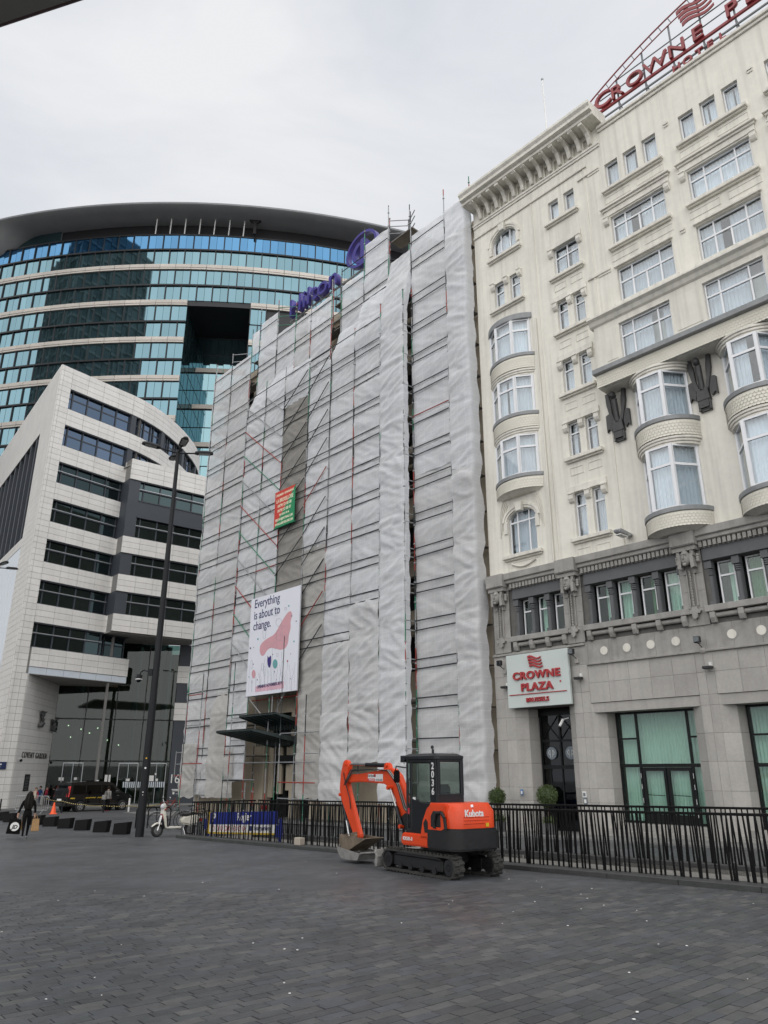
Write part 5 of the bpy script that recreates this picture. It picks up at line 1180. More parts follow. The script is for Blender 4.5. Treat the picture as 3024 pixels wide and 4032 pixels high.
# letters, reliefs, plaque, camera on the recess wall (local x along that wall)
rw = bpy.data.objects.new('recess_wall_fittings', None); COL.objects.link(rw); rw.parent = of; rw.location = (1.22, 0, 0); rw.rotation_euler = (0, 0, R(45))
mat('bronze_letter', (.05, .045, .04), .45)
text('COVENT GARDEN', .62, 'lettering', 'bronze_letter', rw, (4.3, -.07, 2.72), ext=.02, sx=1.0, spacing=1.25)
mat('relief_steel', (.16, .16, .16), .4, metal=.5, var=.4, vs=5)
def crumple(cx, cz, w, h, seed, waist):
    rn = random.Random(seed); b = MB(); n_ = 6; g = {}
    for j in range(9):
        t = j / 8; ww = w * (1 - waist * math.sin(math.pi * t) ** 2)
        for i in range(n_): g[i, j] = len(b.v); b.v.append((cx + ww * (i / (n_ - 1) - .5) + rn.uniform(-.06, .06), -.08 - rn.uniform(0, .28), cz + h * (t - .5) + rn.uniform(-.05, .05)))
    for j in range(8):
        for i in range(n_ - 1): b.f.append((g[i, j], g[i + 1, j], g[i + 1, j + 1], g[i, j + 1])); b.m.append(0)
    k = len(b.v); b.v += [(cx - w * .4, 0, cz - h * .45), (cx + w * .4, 0, cz - h * .45), (cx + w * .4, 0, cz + h * .45), (cx - w * .4, 0, cz + h * .45)]
    b.f.append((k, k + 1, k + 2, k + 3)); b.m.append(0)
    tag(b.build('metal_relief', 'relief_steel', rw))
crumple(4.4, 5.7, 1.4, 1.25, 1, .55); crumple(7.6, 5.4, 1.3, .95, 2, .1)
b = MB(); b.box(2.7, 3.9, -.075, -.052, .35, 1.55); pq = b.build('plaque', 'black_frame', rw)
for k in range(9): q = MB(); q.box(2.85, 3.5 + (k % 3) * .1, -.08, -.076, .45 + .11 * k, .48 + .11 * k); q.build('plaque_text', 'silver_rail', pq)
o = thing('security_camera', 'small white dome camera on the pale stone pier', 'camera', OP + Matrix.Rotation(ORZ, 3, 'Z') @ Vector((1.9, .5, 2.6)), ORZ)
b = MB(); b.tube((-.3, .2, .1), (0, -.15, 0), .03, 6); b.build('arm', 'white_paint', o); b = MB(); b.ball((0, -.15, -.08), .11, 10, 6); b.build('dome', 'black_frame', o)
# left face receding out of frame
AL = math.atan2(-.966, -.259)
lf = bpy.data.objects.new('side_facade', None); COL.objects.link(lf); lf.parent = of; lf.rotation_euler = (0, 0, AL)
S0, S1 = -40.0, -4.4
b = MB(); wallholes(b, S0, 0, ZG, ZT - .02, [(S0, S1, 20.2, 29.8), (S0, S1, 8.6, 19.4), (S0, S1, 2.5, 8.3)], .012, .5); b.build('wall', 'stone_joint', lf)
b = MB()
def strip(x0, x1, z0, z1, w=1.6):
    n_ = max(1, round((z1 - z0) / .482)); h = (z1 - z0) / n_; k = max(1, round((x1 - x0) / w))
    for j in range(n_):
        for i in range(k): b.box(x0 + (x1 - x0) * i / k + .011, x0 + (x1 - x0) * (i + 1) / k - .011, -.05, 0, z0 + j * h + .011, z0 + (j + 1) * h - .011)
strip(S1, 0, ZG, ZT); strip(S0, S1, 29.8, ZT, 1.8); strip(S0, S1, 19.4, 20.2); strip(S0, S1, ZG, 2.5)
tag(b.build('cladding_panels', 'pale_stone', lf), kind='stuff')
for k in range(14):
    x = S1 - 1.2 - k * 2.1; q = MB(); q.box(x - .18, x + .18, -.0, .9, 20.2, 29.8); q.build('fin', 'slate_panel', lf); q = MB(); q.box(x - 1.9, x - .2, .86, .9, 20.25, 29.7); q.build('glass_panel', 'channel_glass', lf)
q = MB(); q.box(S0, S1, .95, 1.0, 20.2, 29.8); q.build('recess_glass', 'office_glass', lf)
for k in range(20):
    x = S1 - k * 1.2; q = MB(); q.box(x - 1.18, x - .02, -.03, .0, 8.62, 19.38); q.build('glass_panel', 'channel_glass', lf)
q = MB(); q.box(S0, S1, .3, .4, 2.5, 8.3); q.build('recess_glass', 'office_glass', lf)
mat('street_blue', (.02, .03, .10), .4)
o = thing('street_sign', 'dark blue street name plate at the left edge of the pale office building', 'sign', OP + Matrix.Rotation(ORZ, 3, 'Z') @ Vector((-.1, -.08, 1.9)), ORZ)
b = MB(); b.box(-.55, .75, -.03, 0, 0, .5); b.build('plate', 'street_blue', o, bevel=.01); b = MB(); b.box(-.4, .4, -.036, -.031, .3, .38); b.box(-.4, .3, -.036, -.031, .1, .24); b.build('plate_text', 'white_paint', o)
# ------------------------------------------------------------------ curved glass tower behind
TC = Vector((-38.3, 230.23)); TR = 118.92
tw = thing('glass_tower', 'tall curved blue-green glass tower with cream floor bands and a wide oval roof', 'tower', (TC.x, TC.y, 0))
coated('tower_glass', (.19, .315, .365), (.05, .085, .09)); coated('tower_glass_blue', (.11, .26, .44), (.01, .05, .12)); coated('tower_glass_sky_tint', (.25, .40, .44), (.05, .09, .1))  # lightest tint has the recess panes' brighter sky reflection painted in
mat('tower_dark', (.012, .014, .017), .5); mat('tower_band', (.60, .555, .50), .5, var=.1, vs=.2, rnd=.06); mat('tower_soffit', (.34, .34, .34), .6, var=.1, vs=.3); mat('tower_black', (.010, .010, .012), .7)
tp = lambda th, r, z: (r * math.sin(R(th)), -r * math.cos(R(th)), z)
DT = 1.325
rows = [(94.0, 90.92, 'tower_glass_blue', 0), (90.6, 87.62, 'tower_glass', .5)]
k = 0; z = 86.5
while z > 36: rows += [(z, z - 3.15, 'tower_glass', 0), (z - 3.4, z - 6.38, 'tower_glass', .5)]; z -= 7.5
NT = 28; TH0 = -17.0 - 1.325 * 2
def skip(th, z): return z < 79.2 and 1.78 < th < 7.06
singles = []; pane_mesh = {}
for ri, (zt, zb2, m_, sh) in enumerate(rows):
    for i in range(NT * 2):
        th = -3.51 + DT * (sh - 13 + i * .5) + DT * .25
        if th > 21 or skip(th, zt): continue
        if zt < 80 and th > 8.5: continue
        singles.append((zt, zb2, m_, th))
def pane_geo(b, th, zt, zb2, r=TR, half=DT * .25, mi=0):
    jt = random.uniform(-.0025, .0025) * 0 + random.uniform(-.03, .03); c = random.uniform(-.015, .015); a = R(half) * r - .025
    x, y, _ = tp(th, r, 0); ct, st = math.cos(R(th)), math.sin(R(th))
    P = []
    for sx, sz in ((-1, 0), (1, 0), (1, 1), (-1, 1)):
        o = jt * sx * .5 + c * (sz * 2 - 1)
        P.append((x + ct * a * sx + st * o, y + st * a * sx - ct * o, zb2 + (zt - zb2) * sz))
    b.add(P + [(p[0] - st * .08, p[1] + ct * .08, p[2]) for p in P], [(0, 1, 2, 3), (0, 4, 5, 1), (1, 5, 6, 2), (2, 6, 7, 3), (3, 7, 4, 0)], mi)
single = [s for s in singles if -17 < s[3] < 16.5][:300]; sset = set(single)
for s in single:
    zt, zb2, m_, th = s; kx = (round(zt - zb2, 2), m_, random.randrange(8))
    if kx not in pane_mesh:
        b = MB(); pane_geo(b, 0, zt - zb2, 0, r=0.0001); b.v = []; b.f = []; b.m = []
        a = R(DT * .25) * TR - .025; jt = random.uniform(-.025, .025); c = random.uniform(-.015, .015); h = zt - zb2
        P = [(-a, jt / 2 + c, 0), (a, -jt / 2 + c, 0), (a, -jt / 2 - c, h), (-a, jt / 2 - c, h)]
        b.add(P + [(p[0], p[1] + .08, p[2]) for p in P], [(0, 1, 2, 3), (0, 4, 5, 1), (1, 5, 6, 2), (2, 6, 7, 3), (3, 7, 4, 0)]); pane_mesh[kx] = b.mesh('pane', m_)
    put(pane_mesh[kx], 'pane', tw, tp(th, TR, zb2), (0, 0, R(th)))
b = MB()
for s in singles:
    if s in sset: continue
    pane_geo(b, s[3], s[0], s[1], mi=1 if s[2].endswith('blue') else 0)
tag(b.build('panes', ['tower_glass', 'tower_glass_blue'], tw), kind='stuff')
# structure behind the glass, floor edges, fins
def arcwall(name, m, r, z0, z1, t0, t1, n_=40, thick=.3):
    b = MB()
    for i in range(n_):
        a, c = t0 + (t1 - t0) * i / n_, t0 + (t1 - t0) * (i + 1) / n_
        A, C, D, E_ = tp(a, r, z0), tp(c, r, z0), tp(c, r - thick, z0), tp(a, r - thick, z0); up_v = lambda p: (p[0], p[1], z1)
        b.add([A, C, up_v(C), up_v(A), D, E_, up_v(D), up_v(E_)], [(0, 1, 2, 3), (3, 2, 6, 7), (1, 0, 5, 4)])
    return b.build(name, m, tw)
arcwall('facade_frame', 'tower_dark', TR - .1, 79.1, 94.05, -20, 22); arcwall('facade_frame', 'tower_dark', TR - .1, 30, 79.1, -20, 1.78, 24); arcwall('facade_frame', 'tower_dark', TR - .1, 60, 79.1, 7.06, 12, 8)
b = MB()
for (zt, zb2, m_, sh) in rows:
    for i in range(NT):
        th = -3.51 + DT * (sh - 13 + i)
        if th > 21 or skip(th, zt) or (zt < 80 and th > 8.5): continue
        x, y, _ = tp(th, TR, 0); ct, st = math.cos(R(th)), math.sin(R(th)); w = .085
        q = []
        for d in (-.05, .22):
            for sx in (-1, 1): q.append((x + ct * w * sx + st * d, y + st * w * sx - ct * d))
        b.hexa([(*q[2], zb2), (*q[3], zb2), (*q[1], zb2), (*q[0], zb2), (*q[2], zt), (*q[3], zt), (*q[1], zt), (*q[0], zt)])
tag(b.build('fins', 'tower_dark', tw), kind='stuff')
for (zt, zb2, m_, sh) in rows[::2]:
    t1 = 1.78 if zt < 79.2 else 21
    arcwall('floor_edge', 'tower_dark', TR + .3, zb2 - .3, zb2, -20, t1, 32)
segm = MB(); a = R(DT * .5) * TR - .03
for z0, z1, o in ((0, .32, .30), (.36, .70, .36), (.74, 1.06, .30)): segm.box(-a, a, -o, .1, z0, z1)
segm = segm.mesh('band_panel', 'tower_band'); bz = 87.6 - 1.09
while bz > 40:
    for i in range(NT):
        th = -3.51 + DT * (i - 12.5)
        if th > 20 or skip(th, bz) or (bz < 79 and th > 8.5): continue
        put(segm, 'band_panel', tw, tp(th, TR, bz), (0, 0, R(th)))
    bz -= 7.5
# recess
b = MB(); n_ = 6
for i in range(n_):
    a, c = 1.55 + 5.75 * i / n_, 1.55 + 5.75 * (i + 1) / n_; b.quad(tp(a, TR - .05, 79.05), tp(c, TR - .05, 79.05), tp(c, TR - 10.3, 79.05), tp(a, TR - 10.3, 79.05))
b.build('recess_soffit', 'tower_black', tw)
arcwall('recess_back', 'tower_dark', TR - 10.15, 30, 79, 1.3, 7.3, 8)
b = MB(); bz = []
z = 79
for j in range(12):
    zt = 79 - j * 3.75; low_ = j % 2 == 1
    for i in range(8):
        th = 1.78 + .33 + .66 * i; pane_geo(b, th, zt - (.3 if not low_ else .1), zt - 3.75 + (.9 if low_ else .1), r=TR - 10, half=.33)
tag(b.build('recess_panes', 'tower_glass_sky_tint', tw), kind='stuff')
for j in range(6): arcwall('band_panel', 'tower_band', TR - 9.85, 79 - 7.5 * (j + 1) + .02, 79 - 7.5 * (j + 1) + .88, 1.5, 7.2, 8)
for thr, sgn in ((1.78, 1), (7.06, -1)):
    b = MB()
    for j in range(12):
        zt = 79 - j * 3.75
        for i in range(4):
            p, q = tp(thr, TR - .1 - 2.5 * i, 0), tp(thr, TR - 2.5 * (i + 1) + .1, 0); b.quad((p[0], p[1], zt - 3.6), (q[0], q[1], zt - 3.6), (q[0], q[1], zt - .1), (p[0], p[1], zt - .1))
    tag(b.build('return_panes', 'tower_glass', tw), kind='stuff')
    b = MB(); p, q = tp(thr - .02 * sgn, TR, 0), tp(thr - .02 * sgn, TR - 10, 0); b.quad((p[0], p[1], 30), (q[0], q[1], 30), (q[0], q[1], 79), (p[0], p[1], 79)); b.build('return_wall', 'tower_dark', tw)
# roof with deep soffit
b = MB(); n_ = 64; g = {}
for i in range(n_ + 1):
    th = -20.5 + 44 * i / n_; dip = 4.2 * min(1, max(0, (-13.2 - th) / 3.4)) ** 1.6; d2 = 1.1 * min(1, max(0, (-14.5 - th) / 5)) ** 1.5
    prof = [(TR - 2.2, 97.25 - dip), (TR + .4, 97.25 - dip), (TR + 2.2, 97.28 - dip * .45 - d2 * .5), (TR + 3.8, 97.32 - d2), (TR + 4.2, 97.5 - d2), (TR + 4.25, 97.8 - d2), (TR + 3.9, 98.1 - d2), (TR - 6, 99.0)]
    for j, (r_, z) in enumerate(prof): g[i, j] = len(b.v); b.v.append(tp(th, r_, z))
for i in range(n_):
    for j in range(7): b.f.append((g[i, j], g[i, j + 1], g[i + 1, j + 1], g[i + 1, j])); b.m.append(1 if j > 3 else 0)
b.build('roof', ['tower_soffit', 'zinc'], tw, smooth=True)
arcwall('plant_screen', 'tower_black', TR - 1.2, 94.0, 97.3, -10.8, 22, 30); arcwall('roof_glazing', 'tower_glass', TR - .9, 94.0, 97.3, -19, -10.8, 8)
arcwall('parapet', 'tower_dark', TR + .1, 94.0, 94.3, -20, 22, 36)
for k in range(7):
    th = -1.7 + 1.28 * k; x, y, _ = tp(th, TR - .1, 0); b = MB(); b.tube((x, y, 94.3), (x + .25, y - .6, 97.3), .11, 6); b.build('roof_post', 'white_paint', tw)
b = MB(); b.prism([(-.25, 94.2), (.25, 94.2), (.3, 96.6), (1.1, 97.3), (-1.1, 97.3), (-.3, 96.6)], 1, -1.4, -.9); b.build('roof_strut', 'tower_black', tw, loc=tp(7.0, TR - .2, 0), rot=(0, 0, R(7)))
# the tower across the square that the curved glass mirrors
rt_ = thing('office_tower', 'dark gridded tower across the square, mirrored in the curved glass', 'tower', (-92, 58, 0), R(25))
mat('far_glass', (.06, .09, .095), .2, var=.3, vs=.2); mat('far_grid', (.22, .22, .21), .7)
b = MB(); b.box(-17, 17, -17, 17, -2, 137); b.build('glass_body', 'far_glass', rt_)
b = MB()
for k in range(38): b.box(-17.3, 17.3, -17.3, 17.3, k * 3.6, k * 3.6 + .7)
tag(b.build('floor_bands', 'far_grid', rt_), kind='stuff')
b = MB()
for k in range(12):
    x = -17 + k * 34 / 11
    for a0, a1, c0, c1 in ((x - .2, x + .2, -17.5, -17), (x - .2, x + .2, 17, 17.5), (-17.5, -17, x - .2, x + .2), (17, 17.5, x - .2, x + .2)): b.box(a0, a1, c0, c1, 0, 137)
tag(b.build('piers', 'far_grid', rt_), kind='stuff')
# ------------------------------------------------------------------ mini excavator
mat('digger_orange', (.70, .062, .010), .42, var=.10, vs=2.5, fine=.05); mat('digger_black', (.005, .006, .009), .35, var=.25, vs=3, bump=.04, bs=30); mat('cast_black', (.008, .0085, .010), .6, var=.35, vs=4, bump=.2, bs=20, fine=.2)
mat('track_rubber', (.035, .034, .032), .85, var=.45, vs=7, bump=.3, bs=40, fine=.3); mat('worn_steel', (.30, .295, .28), .5, metal=.35, var=.3, vs=5, fine=.2, bump=.1); mat('rusty_steel', (.16, .125, .09), .7, var=.35, vs=5, fine=.25, bump=.15); mat('hose', (.012, .012, .012), .5)
mat('decal_white', (.75, .75, .75), .4); mat('decal_red', (.5, .03, .05), .4); mat('decal_yellow', (.65, .42, .02), .4); mat('seat_grey', (.10, .10, .11), .7)
glass('cab_glass', (.75, .8, .78), .05)
DZ = gz(1.6, 16.5)
ex = thing('mini_excavator', 'orange and black mini excavator parked by the railing with its bucket lowered', 'excavator', (1.174, 15.968, DZ + .012), math.atan2(.822, -.569))
def stadium(x0, x1, r, zc, n_=10):
    pts = [(x0 + r * math.cos(math.pi / 2 + math.pi * i / n_), zc + r * math.sin(math.pi / 2 + math.pi * i / n_)) for i in range(n_ + 1)]
    return pts + [(x1 + r * math.cos(-math.pi / 2 + math.pi * i / n_), zc + r * math.sin(-math.pi / 2 + math.pi * i / n_)) for i in range(n_ + 1)]
def track(y0):
    o = stadium(-.12, 1.92, .205, .205); i_ = stadium(-.12, 1.92, .165, .205); b = MB(); n_ = len(o)
    for k in range(n_):
        a, c = o[k], o[(k + 1) % n_]; d, e = i_[(k + 1) % n_], i_[k]
        b.hexa([(a[0], y0, a[1]), (c[0], y0, c[1]), (d[0], y0, d[1]), (e[0], y0, e[1]), (a[0], y0 + .3, a[1]), (c[0], y0 + .3, c[1]), (d[0], y0 + .3, d[1]), (e[0], y0 + .3, e[1])])
    t = b.build('track', 'track_rubber', ex)
    L = [0]
    for k in range(n_): L.append(L[-1] + (Vector(o[(k + 1) % n_]) - Vector(o[k])).length)
    lug = MB(); lug.box(-.03, .03, 0, .17, -.012, .03); lug.box(-.055, .0, .15, .295, -.012, .03); lugm = lug.mesh('tread_lug', 'track_rubber', bevel=.006)
    m_ = 46
    for q in range(m_):
        s = L[-1] * q / m_; k = max(i for i in range(n_) if L[i] <= s); a, c = Vector(o[k]), Vector(o[(k + 1) % n_]); p = a + (c - a) * ((s - L[k]) / max(1e-6, L[k + 1] - L[k])); d = (c - a)
        put(lugm, 'tread_lug', t, (p.x, y0, p.y), (0, -math.atan2(d.y, d.x) + math.pi, 0))
    f = MB(); f.box(.1, 1.75, y0 + .06, y0 + .24, .1, .31); f.prism([(.1, .31), (.3, .39), (1.5, .39), (1.75, .31)], 1, y0 + .02, y0 + .28); f.build('track_frame', 'cast_black', ex, bevel=.015)
    for x in (.35, .75, 1.15, 1.5): f = MB(); f.tube((x, y0 + .03, .1), (x, y0 + .27, .1), .065, 12); f.build('roller', 'cast_black', ex)
    for x, nm in ((-.12, 'sprocket'), (1.92, 'idler')):
        f = MB(); f.tube((x, y0 + .02, .205), (x, y0 + .28, .205), .15, 16); f.tube((x, y0 - .005, .205), (x, y0 + .02, .205), .075, 12)
        for k in range(8): a = k * .785; f.tube((x + .055 * math.cos(a), y0 + .29, .205 + .055 * math.sin(a)), (x + .055 * math.cos(a), y0 + .3, .205 + .055 * math.sin(a)), .012, 6)
        f.build(nm, 'cast_black', ex, smooth=True)
track(-.31); track(-1.55)
b = MB(); b.box(.45, 1.4, -1.25, -.31, .2, .42); b.build('chassis', 'cast_black', ex); b = MB(); b.tube((.92, -.775, .4), (.92, -.775, .52), .38, 20); b.build('slew_ring', 'cast_black', ex)
b = MB(); b.prism([(2.30, .02), (2.36, 0), (2.40, .1), (2.36, .22), (2.42, .34), (2.36, .36), (2.28, .22)], 1, -1.58, .02); b.build('dozer_blade', 'worn_steel', ex, bevel=.01)
for y in (-.5, -1.1): b = MB(); b.prism([(1.3, .16), (2.32, .1), (2.32, .24), (1.3, .3)], 1, y - .06, y + .06); b.build('blade_arm', 'cast_black', ex)
def rounded(x0, x1, y0, y1, rr, n_=5):
    """plan outline, the rear corners (x0) rounded by rr"""
    P = [(x1, y0), (x1, y1)] + [(x0 + rr - rr * math.sin(math.pi / 2 * i / n_), y1 - rr + rr * math.cos(math.pi / 2 * i / n_)) for i in range(n_ + 1)] + [(x0 + rr - rr * math.cos(math.pi / 2 * i / n_), y0 + rr - rr * math.sin(math.pi / 2 * i / n_)) for i in range(n_ + 1)]
    return P
b = MB(); b.prism(rounded(-.27, .62, -1.56, .03, .34, 7), 2, .50, .90); b.build('counterweight', 'cast_black', ex, smooth=True, bevel=.035, bseg=2)
b = MB(); P = rounded(-.21, .62, -1.5, -.03, .32, 7); Q = rounded(-.12, .60, -1.42, -.1, .3, 7); n_ = len(P)
b.add([(x, y, .905) for x, y in P] + [(x, y, 1.22) for x, y in P] + [(x, y, 1.37) for x, y in Q], [(i, (i + 1) % n_, n_ + (i + 1) % n_, n_ + i) for i in range(n_)] + [(n_ + i, n_ + (i + 1) % n_, 2 * n_ + (i + 1) % n_, 2 * n_ + i) for i in range(n_)] + [tuple(range(2 * n_, 3 * n_))]); b.f = [f[::-1] for f in b.f]
b.build('engine_cover', 'digger_orange', ex, smooth=True)
for z in (.99, 1.05, 1.11):
    b = MB(); b.box(-.222, -.205, -1.15, -.33, z, z + .018); b.build('cover_rib', 'digger_orange', ex, bevel=.006)
text('Kubota', .19, 'lettering', 'decal_white', ex, (-.215, -.66, 1.12), rot=(R(90), 0, R(-90)), ext=.004, bold=.006, sx=1.08)
b = MB(); b.tube((-.15, -.66, 1.285), (-.13, -.66, 1.33), .045, 14); b.build('badge', 'decal_white', ex)
b = MB(); b.box(-.222, -.214, -1.12, -1.02, .93, 1.0); b.build('warning_label', 'decal_yellow', ex)
for y in (-1.45,): b = MB(); b.box(-.0, .02, y - .08, y - .05, .97, 1.2); b.build('reflector', 'decal_red', ex)
# left flank: cover with mesh vent, step guard, skirt
b = MB(); b.prism([(.0, .9), (.62, .66), (.9, .66), (.8, 1.02), (.66, 1.25), (.5, 1.36), (.02, 1.36)], 1, -.12, .0); b.build('side_cover', 'digger_orange', ex, bevel=.03, bseg=2)
b = MB(); b.prism([(.18, .92), (.5, .92), (.5, 1.12), (.42, 1.22), (.2, 1.22)], 1, -.01, .012); b.build('vent_mesh', 'cast_black', ex, bevel=.01)
b = MB(); b.prism([(.6, .8), (.7, .8), (.74, .98), (.66, 1.06), (.6, 1.0)], 1, -.01, .012); b.build('handle_recess', 'cast_black', ex)
b = MB(); b.path([(.0, .03, .9), (.02, .04, 1.1), (.12, .04, 1.2), (.3, .04, 1.18), (.36, .04, 1.0), (.36, .03, .9)], .035, 8); b.build('step_guard', 'cast_black', ex, smooth=True)
b = MB(); b.prism([(.6, .52), (1.52, .52), (1.55, .62), (1.5, .76), (.6, .76)], 1, -1.5, .0); b.build('floor_skirt', 'digger_orange', ex, bevel=.03, bseg=2)
text('KX101-3', .09, 'lettering', 'decal_white', ex, (1.28, .014, .62), rot=(R(90), 0, R(180)), ext=.003, bold=.004)
b = MB(); b.box(.55, 1.42, -1.5, -1.0, .76, 1.12); b.build('tank_cover', 'digger_orange', ex, bevel=.05, bseg=2)
# cab
C0, C1, Y0, Y1, Z0, Z1 = .40, 1.45, -1.0, -.10, .76, 2.22
b = MB(); t = .075
b.box(C0, C0 + .22, Y1 - .05, Y1, Z0, Z1); b.box(C1 - .05, C1, Y1 - .045, Y1, Z0, Z1); b.box(C0, C0 + t, Y0, Y0 + .06, Z0, Z1); b.box(C1 - .05, C1, Y0, Y0 + .05, Z0, Z1); b.box(C0 + .85, C0 + .92, Y1 - .045, Y1 + .001, Z0, Z1)
b.box(C0 - .02, C0 + .05, Y0 + .02, Y1 - .02, 1.34, 1.54); b.box(C0, C0 + .05, Y0 + .06, Y1 - .05, Z0, 1.36); b.box(C0, C0 + .05, Y0 + .06, Y1 - .05, Z1 - .06, Z1); b.box(C0 - .01, C0 + .06, Y0 + .0, Y0 + .10, 1.5, Z1); b.box(C0 - .01, C0 + .05, Y1 - .14, Y1 - .05, 1.5, Z1)
b.prism([(C0 + .22, Z0), (C0 + .85, Z0), (C0 + .85, 1.44), (C0 + .5, 1.36), (C0 + .22, 1.36)], 1, Y1 - .04, Y1 - .004); b.box(C0 + .22, C1 - .05, Y1 - .04, Y1 - .002, Z1 - .07, Z1); b.box(C0 + .92, C1 - .05, Y1 - .04, Y1 - .002, 1.24, 1.34); b.box(C0 + .92, C1 - .05, Y1 - .04, Y1 - .002, Z0, .84)
b.box(C1 - .04, C1, Y0 + .05, Y1 - .045, Z1 - .08, Z1); b.box(C1 - .04, C1, Y0 + .05, Y1 - .045, Z0, .9)
b.build('cab_frame', 'digger_black', ex, bevel=.012)
b = MB(); P = rounded(C0 - .05, C1 + .1, Y0 - .03, Y1 + .03, .12); n_ = len(P); cx, cy = (C0 + C1) / 2, (Y0 + Y1) / 2
b.add([(x, y, Z1 - .0) for x, y in P] + [(x, y, Z1 + .06) for x, y in P] + [(cx + (x - cx) * .78, cy + (y - cy) * .78, Z1 + .115) for x, y in P], [(i, (i + 1) % n_, n_ + (i + 1) % n_, n_ + i) for i in range(n_)] + [(n_ + i, n_ + (i + 1) % n_, 2 * n_ + (i + 1) % n_, 2 * n_ + i) for i in range(n_)] + [tuple(range(2 * n_, 3 * n_)), tuple(range(n_))[::-1]]); b.f = [f[::-1] for f in b.f]
b.build('cab_roof', 'digger_black', ex, smooth=True)
for q in (((C0 + .02, C0 + .03), (Y0 + .09, Y1 - .12), (1.5, Z1 - .06)), ((C0 + .22, C0 + .85), (Y1 - .025, Y1 - .018), (1.36, Z1 - .07)), ((C0 + .92, C1 - .05), (Y1 - .025, Y1 - .018), (1.34, Z1 - .07)), ((C0 + .92, C1 - .05), (Y1 - .025, Y1 - .018), (.84, 1.24)), ((C1 - .025, C1 - .018), (Y0 + .05, Y1 - .045), (.9, Z1 - .08)), ((C0 + .08, C1 - .05), (Y0 + .02, Y0 + .026), (1.0, Z1 - .06))):
    b = MB(); b.box(*q[0], *q[1], *q[2]); b.build('cab_window', 'cab_glass', ex)
b = MB(); b.box(C0, C1, Y0, Y1, Z0 - .02, Z0 + .03); b.build('cab_floor', 'digger_black', ex)
b = MB(); b.box(C0 + .18, C0 + .32, -.78, -.32, 1.1, 1.72); b.box(C0 + .2, C0 + .7, -.8, -.3, .98, 1.12); b.build('seat', 'seat_grey', ex, bevel=.05, bseg=2)
for y in (-.25, -.85): b = MB(); b.tube((C0 + .72, y, 1.0), (C0 + .78, y, 1.36), .014, 6); b.ball((C0 + .79, y, 1.39), .03, 8, 5); b.build('control_lever', 'digger_black', ex)
for k, ch in enumerate('2036'): text(ch, .185, 'fleet_number', 'decal_white', ex, (C0 + .11, Y1 + .006, 2.02 - k * .165), rot=(R(90), 0, R(180)), ext=.003, bold=.004)
b = MB(); b.box(C0 + .93, C1 - .06, Y1 - .003, Y1 + .004, 1.12, 1.24); b.build('red_label', 'decal_red', ex); b = MB(); b.box(C0 + .72, C0 + .82, Y1 - .012, Y1 - .008, 1.4, 1.46); b.build('label', 'decal_white', ex)
b = MB(); b.box(C0 - .006, C0 - .001, -.98, -.86, 1.38, 1.47); b.build('warning_label', 'decal_yellow', ex)
b = MB(); b.tube((C1 + .1, Y1 + .02, 2.28), (C1 + .02, Y1 + .03, 2.12), .012, 6); b.box(C1 + .02, C1 + .16, Y1 - .12, Y1 + .04, 2.16, 2.3); b.build('work_light', 'digger_black', ex, bevel=.01)
b = MB(); b.tube((C0 + .3, -.3, Z1 + .1), (C0 + .3, -.3, Z1 + .2), .03, 8); b.ball((C0 + .3, -.28, Z1 + .24), .04, 8, 5); b.build('beacon_socket', 'digger_black', ex)
b = MB(); b.path([(C1 - .03, Y1 + .02, 2.05), (C1 + .22, Y1 + .12, 2.08), (C1 + .26, Y1 + .12, 1.98)], .014, 6); m1 = b.build('mirror_arm', 'digger_black', ex); b = MB(); b.box(C1 + .2, C1 + .25, Y1 + .0, Y1 + .2, 1.74, 2.0); b.build('mirror', 'digger_black', m1, bevel=.03, bseg=2)
b = MB(); b.path([(C0 + .88, Y1 + .03, 1.5), (C0 + .88, Y1 + .07, 1.55), (C0 + .88, Y1 + .07, 1.78), (C0 + .88, Y1 + .03, 1.83)], .013, 6); b.build('grab_handle', 'digger_black', ex)
# boom, stick, bucket
YB = -.75
def slab(pts, w, nm, m_, y=YB, bev=.02): b = MB(); b.prism(pts, 1, y - w / 2, y + w / 2); return b.build(nm, m_, ex, bevel=bev, bseg=2)
slab([(1.5, .7), (1.75, .66), (2.2, .78), (2.26, 1.0), (2.1, 1.1), (1.6, 1.0)], .26, 'swing_bracket', 'cast_black')
bm_ = slab([(2.0, .92), (2.18, .86), (2.38, 1.1), (2.5, 1.38), (2.68, 1.60), (2.95, 1.70), (3.9, 1.735), (4.74, 1.70), (4.82, 1.80), (4.74, 1.89), (4.0, 1.92), (3.1, 2.0), (2.85, 2.05), (2.6, 2.04), (2.36, 1.88), (2.18, 1.6), (2.06, 1.25)], .19, 'boom', 'digger_orange')
slab([(2.72, 2.0), (3.02, 1.98), (2.98, 2.14), (2.88, 2.18), (2.78, 2.14)], .14, 'boom_lug', 'digger_orange')
slab([(4.60, 2.22), (4.72, 2.26), (4.82, 2.2), (4.93, 1.9), (4.97, 1.55), (4.86, 1.28), (4.22, .44), (4.02, .42), (3.98, .52), (4.5, 1.5), (4.62, 1.8), (4.52, 2.1)], .15, 'stick', 'digger_orange')
def ram(p, q, nm, split=.55, r=.05, y=YB):
    p, q = Vector((p[0], y, p[1])), Vector((q[0], y, q[1])); m_ = p + (q - p) * split
    b = MB(); b.tube(p, m_, r, 12); b.build(nm, 'digger_black', ex, smooth=True); b = MB(); b.tube(m_, q, r * .55, 10); b.build('piston_rod', 'chrome', ex, smooth=True)
    for c in (p, q): b = MB(); b.tube(c + Vector((0, -.1, 0)), c + Vector((0, .1, 0)), r * .9, 10); b.build('pivot_pin', 'digger_orange', ex, smooth=True)
